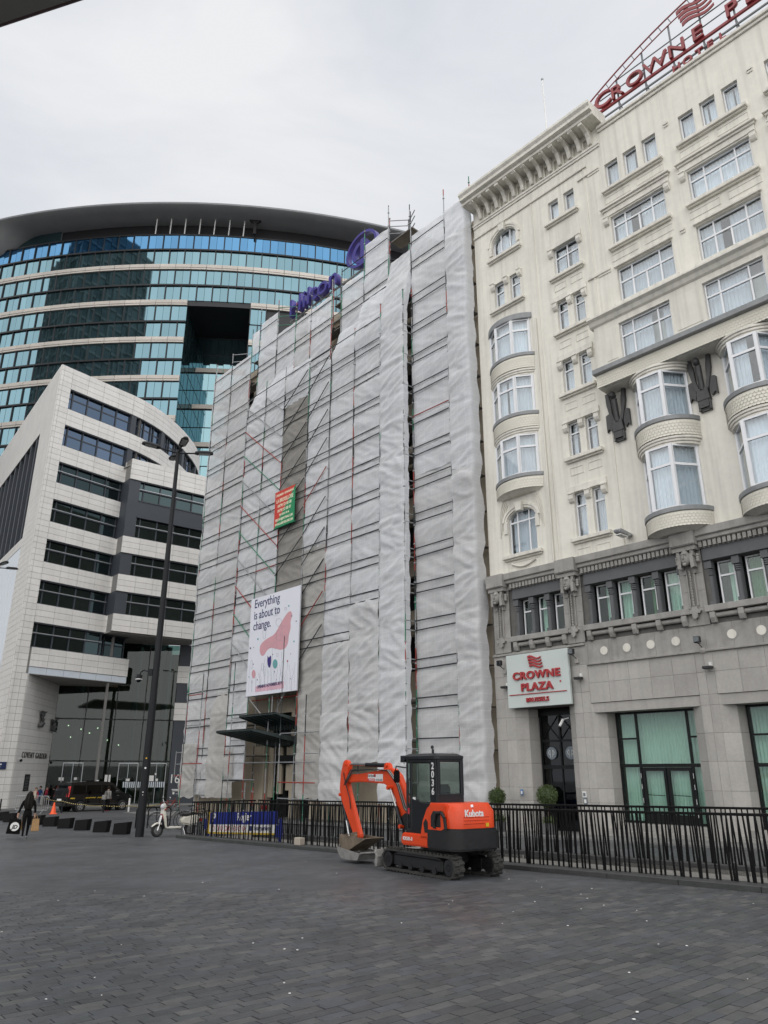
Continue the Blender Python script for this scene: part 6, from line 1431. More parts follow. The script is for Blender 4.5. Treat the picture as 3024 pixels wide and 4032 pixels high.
ram((2.88, 2.11), (4.7, 2.15), 'stick_cylinder', .52); ram((4.93, 1.42), (4.55, .42), 'bucket_cylinder', .6, .045, YB - .0); ram((2.15, .82), (2.62, 1.62), 'boom_cylinder', .5, .05, YB + .16)
for k in range(4): b = MB(); y = YB + .1 + .03 * k; b.path([(4.6, y, 1.7 - k * .02), (4.3, y, 1.98 + k * .01), (3.4, y, 2.02), (2.7, y, 2.0), (2.3, y + .02, 1.7), (2.0, y + .05, 1.2), (1.7, y, 1.0)], .012, 5); b.build('hydraulic_hose', 'hose' if k % 2 else 'worn_steel', ex)
b = MB(); b.path([(4.75, YB + .1, 1.95), (4.62, YB + .12, 1.7), (4.42, YB + .11, 1.35), (4.38, YB + .1, 1.1)], .014, 5); b.build('hydraulic_hose', 'hose', ex)
b = MB(); b.box(2.98, 3.62, YB + .096, YB + .1, 1.755, 1.915); dc = b.build('decal', 'decal_white', ex)
b = MB(); b.box(3.32, 3.62, YB + .1005, YB + .102, 1.758, 1.815); b.build('decal_band', 'decal_red', dc); b = MB(); b.box(3.28, 3.36, YB + .1005, YB + .102, 1.85, 1.912); b.build('decal_band', 'decal_red', dc)
for s, x, z, ss, m_ in (('De Rycke', 3.46, 1.85, .078, 'digger_black'), ('verhuur', 3.46, 1.768, .07, 'decal_white'), ('03.755.34.30', 3.14, 1.768, .055, 'digger_black')): text(s, ss, 'decal_text', m_, dc, (x, YB + .103, z), rot=(R(90), 0, R(180)), ext=.001, bold=.001)
def bucket_mesh(w, prof, th=.02, side='rusty_steel'):
    b = MB(); n_ = len(prof)
    for i in range(n_ - 1):
        (x0, z0), (x1, z1) = prof[i], prof[i + 1]; d = Vector((x1 - x0, z1 - z0)).normalized(); nx, nz = -d.y * th, d.x * th
        b.hexa([(x0, -w / 2, z0), (x1, -w / 2, z1), (x1, w / 2, z1), (x0, w / 2, z0), (x0 + nx, -w / 2, z0 + nz), (x1 + nx, -w / 2, z1 + nz), (x1 + nx, w / 2, z1 + nz), (x0 + nx, w / 2, z0 + nz)])
    for s in (-1, 1): b.prism(prof, 1, s * w / 2 - .012, s * w / 2 + .012)
    return b
b = bucket_mesh(.62, [(3.42, .49), (3.9, .30), (4.2, .17), (4.45, .19), (4.6, .34), (4.58, .52)]); bk_ = b.build('bucket', 'rusty_steel', ex, loc=(0, YB, 0))
b = MB(); b.prism([(4.05, .34), (4.4, .32), (4.35, .56), (4.1, .6)], 1, -.09, .09); b.tube((4.12, -.16, .5), (4.12, .16, .5), .05, 10); b.build('hitch', 'rusty_steel', bk_)
for c_ in ex.children:
    if not any(c_.name.startswith(k_) for k_ in ('track', 'roller', 'sprocket', 'idler', 'chassis', 'slew_ring', 'dozer', 'blade')): c_.location.x -= .12
ex.scale = (1, .82, 1)
sb = thing('spare_bucket', 'grey worn digging bucket lying on the paving under the excavator arm', 'bucket', Matrix.Rotation(math.atan2(.822, -.569), 3, 'Z') @ Vector((-.1, YB * .82, 0)) + Vector((1.174, 15.968, DZ + .005)), math.atan2(.822, -.569))
b = bucket_mesh(.62, [(3.55, .17), (3.66, .02), (4.15, .0), (4.4, .03), (4.55, .15), (4.58, .25)]); b.build('shell', 'worn_steel', sb)
b = MB(); b.tube((3.53, -.31, .18), (3.53, .31, .18), .025, 8); b.build('cutting_edge', 'worn_steel', sb)

# ------------------------------------------------------------------ parking sign in the ramp, small block on the kerb
mat('park_blue', (.012, .025, .22), .4); mat('park_yellow', (.55, .38, .03), .4)
ps = thing('parking_sign', 'long blue and white parking sign behind the railing bars', 'sign', H0, HROT)
u0, u1, o_ = -5.9, -1.75, 9.25
zl, zr = .34, .52
def strip_sign(a, c, f0, f1, y, m_, nm, t=.02):
    b = MB(); zz = lambda u, f: zl + (zr - zl) * (u - u0) / (u1 - u0) - .70 + .70 * f
    b.hexa([(a, y - t, zz(a, f0)), (c, y - t, zz(c, f0)), (c, y, zz(c, f0)), (a, y, zz(a, f0)), (a, y - t, zz(a, f1)), (c, y - t, zz(c, f1)), (c, y, zz(c, f1)), (a, y, zz(a, f1))]); return b.build(nm, m_, ps)
strip_sign(u0, u1, .42, 1, -o_, 'park_blue', 'blue_panel', .1); strip_sign(u0, u1, .06, .418, -o_, 'decal_white', 'white_panel', .1); strip_sign(u0 - .05, u1 + .05, -.02, .058, -o_, 'park_yellow', 'trim', .12); strip_sign(u0 - .14, u0 - .01, .0, 1.02, -o_, 'park_yellow', 'trim', .12)
ta = math.atan2(zr - zl, u1 - u0)
text('P', .42, 'lettering', 'decal_white', ps, (u0 + .3, -o_ - .105, zl - .31), rot=(R(90), -ta, 0), ext=.003, bold=.012)
text('Rogier', .34, 'lettering', 'decal_white', ps, (u0 + 2.3, -o_ - .105, zl - .17), rot=(R(90), -ta, 0), ext=.003, bold=.006)
text('Interparking', .2, 'lettering', 'ink_navy', ps, (u0 + 3.45, -o_ - .105, zl - .43), rot=(R(90), -ta, 0), ext=.003, bold=.003)
strip_sign(u0 + 2.68, u0 + 2.85, .14, .36, -o_ - .1, 'ink_navy', 'logo', .004)
for k in range(8):
    b = MB(); x = u0 + .28 + k * .29; z = zl + (zr - zl) * (x - u0) / (u1 - u0) - .70 + .70 * .24; ering(b, x, z, .085, .085, .018, 0, 6.283, -o_ - .106, -o_ - .1, 14); b.build('pictogram', 'decal_red', ps)
for u in (u0 - .25, u1 + .2): b = MB(); b.box(u - .04, u + .04, -o_ - .04, -o_ + .04, -2.6, .3); b.build('post', 'park_blue', ps); b = MB(); b.box(u - .18, u + .18, -o_ - .08, -o_ - .04, -.25, .1); b.build('side_plate', 'park_blue', ps)
o = thing('stone_block', 'small beige stone block on the kerb at the foot of the railing', 'block', W(.75, 10.15, FL(.75, 10.15) + .1), HROT + .1)
b = MB(); b.box(-.13, .13, -.1, .1, 0, .2); b.build('block', mat('block_stone', (.42, .37, .31), .8, var=.15), o, bevel=.012)

# ------------------------------------------------------------------ lamp posts
mat('post_black', (.011, .012, .014), .5, var=.15, spec=.25)
def lamp_post(label, x, y, rz, cctv=False):
    g = gz(x, y); o = thing('street_lamp', label, 'street lamp', (x, y, g), rz, 'tall four-armed street lamps')
    b = MB(); b.tube((0, 0, -.1), (0, 0, 4), .158, 16, .145); b.tube((0, 0, 4), (0, 0, 15.4), .145, 16, .075); b.tube((0, 0, 15.3), (0, 0, 15.55), .085, 12); b.build('pole', 'post_black', o, smooth=True)
    for k, (a, l_) in enumerate(((R(205), 1.5), (R(-62), 1.15), (R(20), 1.4), (R(118), 1.1))):
        c, s = math.cos(a), math.sin(a); b = MB(); b.tube((0, 0, 15.4), (c * l_ * .6, s * l_ * .6, 15.52), .035, 8); b.build('arm', 'post_black', o)
        b = MB(); P = [(.0, -.05), (.12, -.15), (.6, -.17), (.8, -.08), (.8, .08), (.6, .17), (.12, .15), (.0, .05)]; n_ = 8
        b.add([(x_, y_, 0) for x_, y_ in P] + [(x_, y_, .06) for x_, y_ in P] + [(.08 + x_ * .8, y_ * .6, .13) for x_, y_ in P], [tuple(range(8))[::-1]] + [(i, (i + 1) % 8, 8 + (i + 1) % 8, 8 + i) for i in range(8)] + [(8 + i, 8 + (i + 1) % 8, 16 + (i + 1) % 8, 16 + i) for i in range(8)] + [tuple(range(16, 24))])
        h_ = b.build('lamp_head', 'post_black', o, loc=(c * l_ * .5, s * l_ * .5, 15.48), rot=(0, R(-6), a)); b = MB(); b.box(.18, .66, -.11, .11, -.02, -.001); b.build('lens', mat('lamp_lens', (.32, .32, .31), .3), h_)
    if cctv:
        b = MB(); b.path([(-.12, 0, 5.95), (-.3, 0, 6.0), (-.48, 0, 6.06), (-.6, 0, 5.98), (-.64, 0, 5.86)], .025, 8); c_ = b.build('camera_arm', 'post_black', o); b = MB(); b.tube((-.64, 0, 5.7), (-.64, 0, 5.88), .12, 14); b.build('camera_housing', 'post_black', c_); b = MB(); b.ball((-.64, 0, 5.68), .1, 12, 8); b.build('camera_dome', 'black_frame', c_); b = MB(); b.tube((-.64, 0, 5.69), (-.64, 0, 5.72), .125, 14); b.build('camera_ring', 'white_paint', c_)
        b = MB(); b.box(-.28, -.12, -.08, .08, 5.85, 6.1); b.build('camera_box', 'post_black', c_)
        for z, m_, s in ((2.75, 'decal_yellow', .03), (2.4, 'decal_white', .035), (1.55, 'decal_white', .02), (1.45, 'decal_white', .015)): b = MB(); b.tube((.02, -.165, z), (.02, -.15, z), s, 10); b.build('sticker', m_, o)
    return o
lamp_post('tall black street lamp with a dome camera, standing beside the scooter', -9.0, 29.84, 0, True)
lamp_post('black street lamp cut off by the left edge of the picture', -26.0, 48.2, R(30))
# ------------------------------------------------------------------ seats, bollards, cone, barrier, tape
b = MB(); b.hexa([(-.29, -.2, 0), (.29, -.2, 0), (.27, .2, 0), (-.27, .2, 0), (-.26, -.2, .40), (.31, -.2, .45), (.31, .2, .45), (-.26, .2, .40)]); seatm = b.mesh('stone_bench', mat('black_stone', (.007, .007, .0075), .6, var=.2, vs=4, spec=.15), bevel=.012)
names = ['leftmost black stone block bench, cut by the picture edge', 'black stone block bench just left of the walking woman', 'black stone block bench half hidden behind the walking woman', 'black stone block bench in front of the orange cone', 'fourth black stone block bench from the lamp post', 'third black stone block bench from the lamp post', 'second black stone block bench from the lamp post', 'black stone block bench nearest the tall lamp post']
for (x, y), lb in zip([(-20.6, 43.3), (-19.45, 41.9), (-16.96, 39.4), (-15.72, 38.0), (-14.32, 36.3), (-12.95, 34.7), (-11.56, 33.1), (-10.22, 31.55)], names):
    o = put(seatm, 'stone_bench', None, (x, y, gz(x, y) + .002), (0, 0, R(-6) + random.uniform(-.05, .05))); tag(o, lb, 'bench', 'black stone benches in a row')
b = MB(); b.tube((0, 0, -.05), (0, 0, .72), .055, 12); b.tube((0, 0, .74), (0, 0, .8), .058, 12, .03); b.tube((0, 0, .72), (0, 0, .74), .045, 12); bolm = b.mesh('bollard', 'post_black', smooth=True)
for (x, y), lb in (((-20.85, 51.9), 'thin black bollard behind the van\'s rear bumper'), ((-18.4, 52.6), 'thin black bollard below the van\'s side door'), ((-26.3, 54.9), 'thin black bollard at the left picture edge'), ((-16.9, 57.4), 'thin black bollard right of the tall lamp post'), ((-14.7, 53.0), 'thin black bollard behind the scooter mirror')):
    tag(put(bolm, 'bollard', None, (x, y, gz(x, y)), None), lb, 'bollard', 'thin black bollards')
b = MB(); b.tube((0, 0, -.05), (0, 0, .85), .06, 12); tag(b.build('bollard', 'white_paint', None, smooth=True, loc=(-17.15, 53.9, gz(-17.15, 53.9))), 'pale grey bollard in front of the van', 'bollard')
o = thing('traffic_cone', 'orange traffic cone beside the crowd barrier', 'cone', (-20.8, 50.5, gz(-20.8, 50.5)), .4)
mat('cone_orange', (.85, .10, .02), .5, var=.06); b = MB(); b.lathe([(.19, .03), (.17, .05), (.035, .68), (.03, .69), (.0, .69)], n=16); b.build('cone', 'cone_orange', o, smooth=True); b = MB(); b.box(-.23, .23, -.23, .23, 0, .032); b.build('base', 'cone_orange', o, bevel=.01)
bx0, by0, bx1, by1 = -23.7, 51.5, -21.35, 50.9
o = thing('crowd_barrier', 'galvanised crowd control barrier behind the walking woman', 'barrier', (bx0, by0, gz(bx0, by0)), math.atan2(by1 - by0, bx1 - bx0))
ln = math.hypot(bx1 - bx0, by1 - by0)
b = MB(); b.path([(.05, 0, .22), (.0, 0, .35), (.0, 0, .95), (.08, 0, 1.06), (ln - .08, 0, 1.06), (ln, 0, .95), (ln, 0, .35), (ln - .05, 0, .22), (.05, 0, .22)], .022, 8); b.build('frame', 'galvanised', o)
for k in range(14): b = MB(); x = .16 + k * (ln - .32) / 13; b.tube((x, 0, .22), (x, 0, 1.06), .009, 6); b.build('bar', 'galvanised', o)
for x in (.3, ln - .3): b = MB(); b.path([(x, -.32, 0), (x, 0, .26), (x, .32, 0)], .018, 6); b.build('foot', 'galvanised', o)
b = MB(); b.box(ln * .42, ln * .47, -.03, -.02, .5, .85); b.build('label', 'white_paint', o)
tp_ = thing('barrier_tape', 'yellow and black chain strung past the van from the barrier', 'chain', (0, 0, 0))
pts = [(-21.5, 50.9, .9), (-20.85, 51.85, .72), (-19.6, 52.2, .5), (-18.4, 52.6, .42), (-17.15, 53.8, .38), (-15.9, 54.2, .36), (-14.7, 53.0, .55)]
P = [Vector((x, y, gz(x, y) + z)) for x, y, z in pts]; nseg = 60; tot = []
for i in range(len(P) - 1):
    for k in range(10): tot.append(P[i] + (P[i + 1] - P[i]) * (k / 10) - Vector((0, 0, .05 * math.sin(math.pi * k / 10))))
b = MB()
for i in range(len(tot) - 1):
    for h_ in (0, .5): b.tube(tot[i] + (tot[i + 1] - tot[i]) * h_, tot[i] + (tot[i + 1] - tot[i]) * (h_ + .42), .028, 5, mi=0 if h_ == 0 else 1)
mat('chain_yellow', (.62, .50, .20), .5); tag(b.build('chain_links', ['chain_yellow', 'black_paint'], tp_), kind='stuff')
def hoop(label, x, y, rz):
    o = thing('cycle_stand', label, 'cycle stand', (x, y, gz(x, y)), rz, 'black tube cycle stands'); b = MB(); b.path([(0, 0, -.05), (0, 0, .72), (.05, 0, .82), (.14, 0, .86), (.86, 0, .86), (.95, 0, .82), (1.0, 0, .72), (1.0, 0, -.05)], .028, 8); b.build('hoop', 'black_steel', o)
hoop('black tube cycle stand left of the lamp post foot', -11.05, 35.9, R(45)); hoop('black tube cycle stand behind the scooter', -10.55, 36.0, R(30))
# canopy edge overhead at the top left
o = thing('plaza_canopy', 'dark underside of a plaza canopy in the top left corner', 'canopy', (0, 0, 12))
b = MB(); b.prism([(-16, 11.0), (-3.2, 7.16), (-1.6, 3.4), (-4, -4), (-16, -4)], 2, 0, .35); b.build('soffit_slab', mat('canopy_soffit', (.36, .35, .31), .7, var=.06), o); b = MB(); b.tube((-16, 11.02, .03), (-3.2, 7.18, .03), .04, 6); b.build('edge_trim', mat('edge_maroon', (.12, .07, .07), .6), o)
# ------------------------------------------------------------------ van
mat('van_black', (.006, .006, .007), .16, var=.05, coat=1.0, spec=.6); mat('tail_red', (.55, .02, .02), .25); mat('lamp_clear', (.55, .56, .58), .15); mat('taxi_yellow', (.60, .42, .04), .5); mat('wheel_rim', (.45, .45, .46), .35, metal=.6)
glass('van_glass', (.10, .11, .12), .06)
vx, vy = -21.2, 54.43
vn = thing('taxi_van', 'black taxi van with yellow check stripes parked in front of the glazed entrance', 'van', (vx, vy, gz(vx, vy)), R(51))
side = [(-.92, .36), (-.98, .62), (-.97, .95), (-.90, 1.35), (-.74, 1.80), (-.6, 1.88), (1.0, 1.92), (2.0, 1.90), (2.45, 1.82), (3.05, 1.30), (3.2, 1.20), (3.75, 1.05), (4.05, .85), (4.10, .55), (4.02, .34)]
def inset(z): return 0 if z < .95 else (z - .95) * .16
b = MB(); n_ = len(side); wv = .95
for s in (-1, 1): b.v += [(x, s * (wv - inset(z) - (.12 if x > 3.9 else 0)), z) for x, z in side]
b.f = [tuple(range(n_)), tuple(range(n_, 2 * n_))[::-1]] + [(i, n_ + i, n_ + (i + 1) % n_, (i + 1) % n_) for i in range(n_)]; b.m = [0] * len(b.f)
b.build('body', 'van_black', vn, bevel=.05, bseg=2)
def wq(pts, s, nm, m_, o_=.012):
    b = MB(); n_ = len(pts); b.add([(x, s * (wv - inset(z) + o_), z) for x, z in pts] + [(x, s * (wv - inset(z) - .03), z) for x, z in pts], [tuple(range(n_)) if s < 0 else tuple(range(n_))[::-1]] + [(i, (i + 1) % n_, n_ + (i + 1) % n_, n_ + i) for i in range(n_)]); return b.build(nm, m_, vn)
for s in (-1, 1):
    wq([(-.62, 1.12), (.35, 1.12), (.35, 1.68), (-.52, 1.68)], s, 'window', 'van_glass'); wq([(.42, 1.12), (1.5, 1.12), (1.5, 1.68), (.42, 1.68)], s, 'window', 'van_glass'); wq([(1.58, 1.12), (2.85, 1.14), (2.4, 1.66), (1.58, 1.68)], s, 'window', 'van_glass')
    wq([(.45, .98), (.46, .98), (.46, .4), (.45, .4)], s, 'door_gap', 'rubber', .008); wq([(1.54, 1.0), (1.55, 1.0), (1.55, .4), (1.54, .4)], s, 'door_gap', 'rubber', .008); wq([(-.9, .42), (4.0, .42), (4.0, .52), (-.9, .52)], s, 'side_trim', 'rubber', .014); wq([(2.7, 1.0), (2.9, 1.0), (2.9, .96), (2.7, .96)], s, 'door_handle', 'chrome', .03)
for k in range(26):
    x = .38 + k * .062
    if k in (12, 13): continue
    z = .84 + (.035 if k % 2 else 0); wq([(x, z), (x + .06, z), (x + .06, z + .035), (x, z + .035)], -1, 'check_stripe', 'taxi_yellow', .01)
wq([(-.72, .82), (-.42, .82), (-.42, .9), (-.72, .9)], -1, 'taxi_badge', 'taxi_yellow', .01)
for s in (-1, 1):
    b = MB(); b.hexa([(-.985, s * .80, .95), (-.88, s * .965, .95), (-.84, s * .965, .95), (-.93, s * .80, .95), (-.83, s * .72, 1.62), (-.76, s * .86, 1.62), (-.72, s * .86, 1.62), (-.79, s * .72, 1.62)]); b.build('tail_light', 'tail_red', vn)
    b = MB(); b.ball((3.92, s * .66, .78), .14, 10, 6, sc=(.8, .9, .7)); b.build('headlight', 'lamp_clear', vn, smooth=True)
    b = MB(); b.box(2.55, 2.75, s * 1.0 - .1, s * 1.0 + .1, 1.12, 1.32); b.build('door_mirror', 'van_black', vn, bevel=.04)
b = MB(); b.hexa([(-.93, -.6, 1.12), (-.93, .6, 1.12), (-.87, .6, 1.12), (-.87, -.6, 1.12), (-.81, -.55, 1.66), (-.81, .55, 1.66), (-.75, .55, 1.66), (-.75, -.55, 1.66)]); b.build('rear_window', 'van_glass', vn)
b = MB(); b.hexa([(2.46, -.72, 1.80), (2.46, .72, 1.80), (2.40, .72, 1.8), (2.40, -.72, 1.8), (3.06, -.78, 1.30), (3.06, .78, 1.30), (3.0, .78, 1.28), (3.0, -.78, 1.28)]); b.build('windscreen', 'van_glass', vn)
b = MB(); b.box(-1.0, -.97, -.26, .26, .7, .82); b.build('number_plate', 'white_paint', vn); b = MB(); b.box(-1.06, -.9, -.85, .85, .36, .58); b.build('rear_bumper', 'rubber', vn, bevel=.03)
b = MB(); b.box(1.0, 1.2, -.35, .35, 1.92, 2.06); b.build('roof_sign', 'black_frame', vn, bevel=.04); b = MB(); b.box(1.6, 1.75, -.1, .1, 1.91, 2.0); b.build('roof_light', 'lamp_clear', vn, bevel=.03)
def wheel(par, x, y, r, w, name='wheel'):
    b = MB(); b.tube((x, y - w / 2, r), (x, y + w / 2, r), r, 22); t = b.build(name, 'rubber', par, smooth=True, bevel=.02)
    sgn = -1 if y < 0 else 1; b = MB(); b.tube((x, y + sgn * (w / 2 - .02), r), (x, y + sgn * (w / 2 + .008), r), r * .62, 18); b.build('rim', 'wheel_rim', t)
    b = MB()
    for k in range(5): a = k * 1.2566; b.tube((x + r * .38 * math.cos(a), y + sgn * (w / 2 + .006), r + r * .38 * math.sin(a)), (x + r * .38 * math.cos(a), y + sgn * (w / 2 + .014), r + r * .38 * math.sin(a)), r * .13, 8)
    b.build('rim_opening', 'rubber', t)
for x in (0, 3.2):
    for y in (-.86, .86): wheel(vn, x, y, .33, .22)
    for s in (-1, 1): b = MB(); b.tube((x, s * .70, .36), (x, s * .958, .36), .43, 20); b.build('wheel_arch', 'black_frame', vn)
for w in [c for c in vn.children if c.name.startswith('wheel') and not c.name.startswith('wheel_arch')]: w.location.y += math.copysign(.08, w.data.vertices[0].co.y)
# ------------------------------------------------------------------ scooter and bicycles
mat('scooter_cream', (.66, .64, .56), .3, coat=.5, var=.04); mat('seat_black', (.015, .015, .016), .5); mat('scooter_red', (.22, .03, .025), .35)
sx0, sy0 = -7.29, 30.35; sxf, syf = -8.31, 29.64
st = thing('scooter', 'cream motor scooter parked at the end of the railing', 'scooter', (sx0, sy0, gz(sx0, sy0)), math.atan2(syf - sy0, sxf - sx0))
for x, nm in ((0, 'rear_wheel'), (1.24, 'front_wheel')):
    b = MB(); n_ = 20
    for k in range(n_): a, c = 6.2832 * k / n_, 6.2832 * (k + 1) / n_; b.tube((x + .18 * math.cos(a), 0, .23 + .18 * math.sin(a)), (x + .18 * math.cos(c), 0, .23 + .18 * math.sin(c)), .052, 8, caps=False)
    w_ = b.build(nm, 'rubber', st, smooth=True); b = MB(); b.tube((x, -.045, .23), (x, .045, .23), .14, 14); b.build('hub', 'chrome', w_)
b = MB(); b.prism([(-.34, .55), (-.30, .72), (-.1, .76), (.3, .7), (.42, .62), (.36, .42), (.05, .36), (-.2, .4)], 1, -.17, .17); b.build('rear_body', 'scooter_cream', st, bevel=.06, bseg=3, smooth=True)
b = MB(); b.prism([(-.32, .73), (-.28, .80), (-.05, .83), (.15, .78), (.4, .78), (.44, .72), (.2, .68), (-.1, .74)], 1, -.15, .15); b.build('seat', 'seat_black', st, bevel=.04, bseg=2, smooth=True)
b = MB(); b.prism([(.36, .34), (.4, .28), (.95, .28), (1.02, .36), (.95, .36)], 1, -.17, .17); b.build('footboard', 'scooter_cream', st, bevel=.02)
b = MB(); b.prism([(.93, .3), (1.0, .3), (1.12, .75), (1.10, .98), (1.04, .98)], 1, -.2, .2); b.build('leg_shield', 'scooter_cream', st, bevel=.03, bseg=2); b = MB(); b.prism([(1.02, .28), (1.06, .28), (1.15, .62), (1.11, .64)], 1, -.185, .185); b.build('apron', 'black_frame', st, bevel=.02); b = MB(); b.prism([(.86, .32), (.92, .32), (1.02, .72), (.96, .74)], 1, -.17, .17); b.build('apron', 'black_frame', st, bevel=.02)
b = MB(); b.tube((1.24, .07, .23), (1.12, .05, .75), .022, 8); b.tube((1.24, -.07, .23), (1.12, -.05, .75), .022, 8); b.build('fork', 'chrome', st); b = MB(); b.prism([(1.03, .42), (1.12, .5), (1.3, .5), (1.44, .4), (1.46, .34), (1.3, .44), (1.1, .42)], 1, -.07, .07); b.build('mudguard', 'scooter_cream', st, bevel=.02)
b = MB(); b.ball((1.10, 0, 1.04), .1, 12, 8); b.build('headlight', 'lamp_clear', st, smooth=True); b = MB(); b.prism([(.96, 1.0), (1.08, .96), (1.12, 1.14), (1.0, 1.16)], 1, -.12, .12); b.build('handlebar_cover', 'scooter_cream', st, bevel=.04, bseg=2)
b = MB(); b.path([(.92, -.34, 1.06), (1.02, -.12, 1.10), (1.02, .12, 1.10), (.92, .34, 1.06)], .018, 8); b.build('handlebar', 'black_frame', st)
for s in (-1, 1):
    b = MB(); b.tube((.98, s * .2, 1.1), (1.0, s * .36, 1.3), .008, 6); m_ = b.build('mirror_stalk', 'chrome', st); b = MB(); b.ball((1.0, s * .37, 1.34), .06, 10, 6, sc=(.3, 1, .9)); b.build('mirror', 'chrome', m_, smooth=True)
    b = MB(); b.ball((1.06, s * .2, .94), .045, 8, 5); b.build('indicator', 'scooter_red', st)
b = MB(); b.prism([(1.06, .55), (1.1, .55), (1.14, .78), (1.10, .8)], 1, -.15, .15); b.build('front_bag', 'scooter_red', st, bevel=.02)
b = MB(); b.path([(.3, .1, .3), (.22, .2, .02), (.12, .2, .0)], .014, 6); b.path([(.3, -.1, .3), (.22, -.2, .02), (.12, -.2, .0)], .014, 6); b.build('stand', 'chrome', st); b = MB(); b.tube((-.35, -.15, .32), (.2, -.14, .28), .045, 10); b.build('exhaust', 'chrome', st)
b = MB(); b.box(-.42, -.36, -.08, .08, .5, .6); b.build('tail_light', 'tail_red', st)
def bicycle(label, x, y, rz, frame, lean=.1):
    o = thing('bicycle', label, 'bicycle', (x, y, gz(x, y)), rz, 'parked bicycles'); o.rotation_euler = (lean, 0, rz)
    for wx in (0, 1.05):
        b = MB(); n_ = 24
        for k in range(n_): a, c = 6.2832 * k / n_, 6.2832 * (k + 1) / n_; b.tube((wx + .33 * math.cos(a), 0, .345 + .33 * math.sin(a)), (wx + .33 * math.cos(c), 0, .345 + .33 * math.sin(c)), .016, 6, caps=False)
        w_ = b.build('wheel', 'rubber', o); b = MB()
        for k in range(12): a = 6.2832 * k / 12; b.tube((wx, 0, .345), (wx + .32 * math.cos(a), 0, .345 + .32 * math.sin(a)), .003, 4)
        tag(b.build('spokes', 'galvanised', w_), kind='stuff')
        b = MB(); b.path([(wx + .37 * math.cos(.4 + .25 * k), 0, .345 + .37 * math.sin(.4 + .25 * k)) for k in range(10)], .014, 5); b.build('mudguard', frame, o)
    for nm, pts, r_, m_ in (('frame', [(0, 0, .345), (.42, 0, .30), (.3, 0, .82), (0, 0, .345)], .015, frame), ('down_tube', [(.42, 0, .30), (.9, 0, .8), (.3, 0, .72)], .017, frame), ('fork', [(1.05, 0, .345), (.88, 0, .92)], .015, frame), ('handlebar', [(.72, -.26, .98), (.88, -.1, 1.02), (.88, .1, 1.02), (.72, .26, .98)], .013, 'black_frame'), ('rack', [(-.15, 0, .75), (.28, 0, .72), (0, .0, .36)], .009, 'galvanised'), ('pedal_crank', [(.42, .06, .30), (.5, .12, .16)], .012, 'galvanised')):
        b = MB(); b.path(pts, r_, 6); b.build(nm, m_, o)
    b = MB(); b.prism([(.16, .88), (.42, .90), (.4, .94), (.16, .95)], 1, -.06, .06); b.build('saddle', 'seat_black', o, bevel=.02)
mat('bike_black', (.012, .012, .014), .4); mat('bike_red', (.38, .04, .02), .4)
bicycle('black bicycle leaning at the cycle stand behind the scooter', -9.75, 34.5, R(12), 'bike_black'); bicycle('second dark bicycle further along the cycle stands', -8.9, 35.9, R(25), 'bike_black', -.1); bicycle('red-framed bicycle under the left end of the scaffolding', -13.95, 50.6, R(60), 'bike_red', .1)
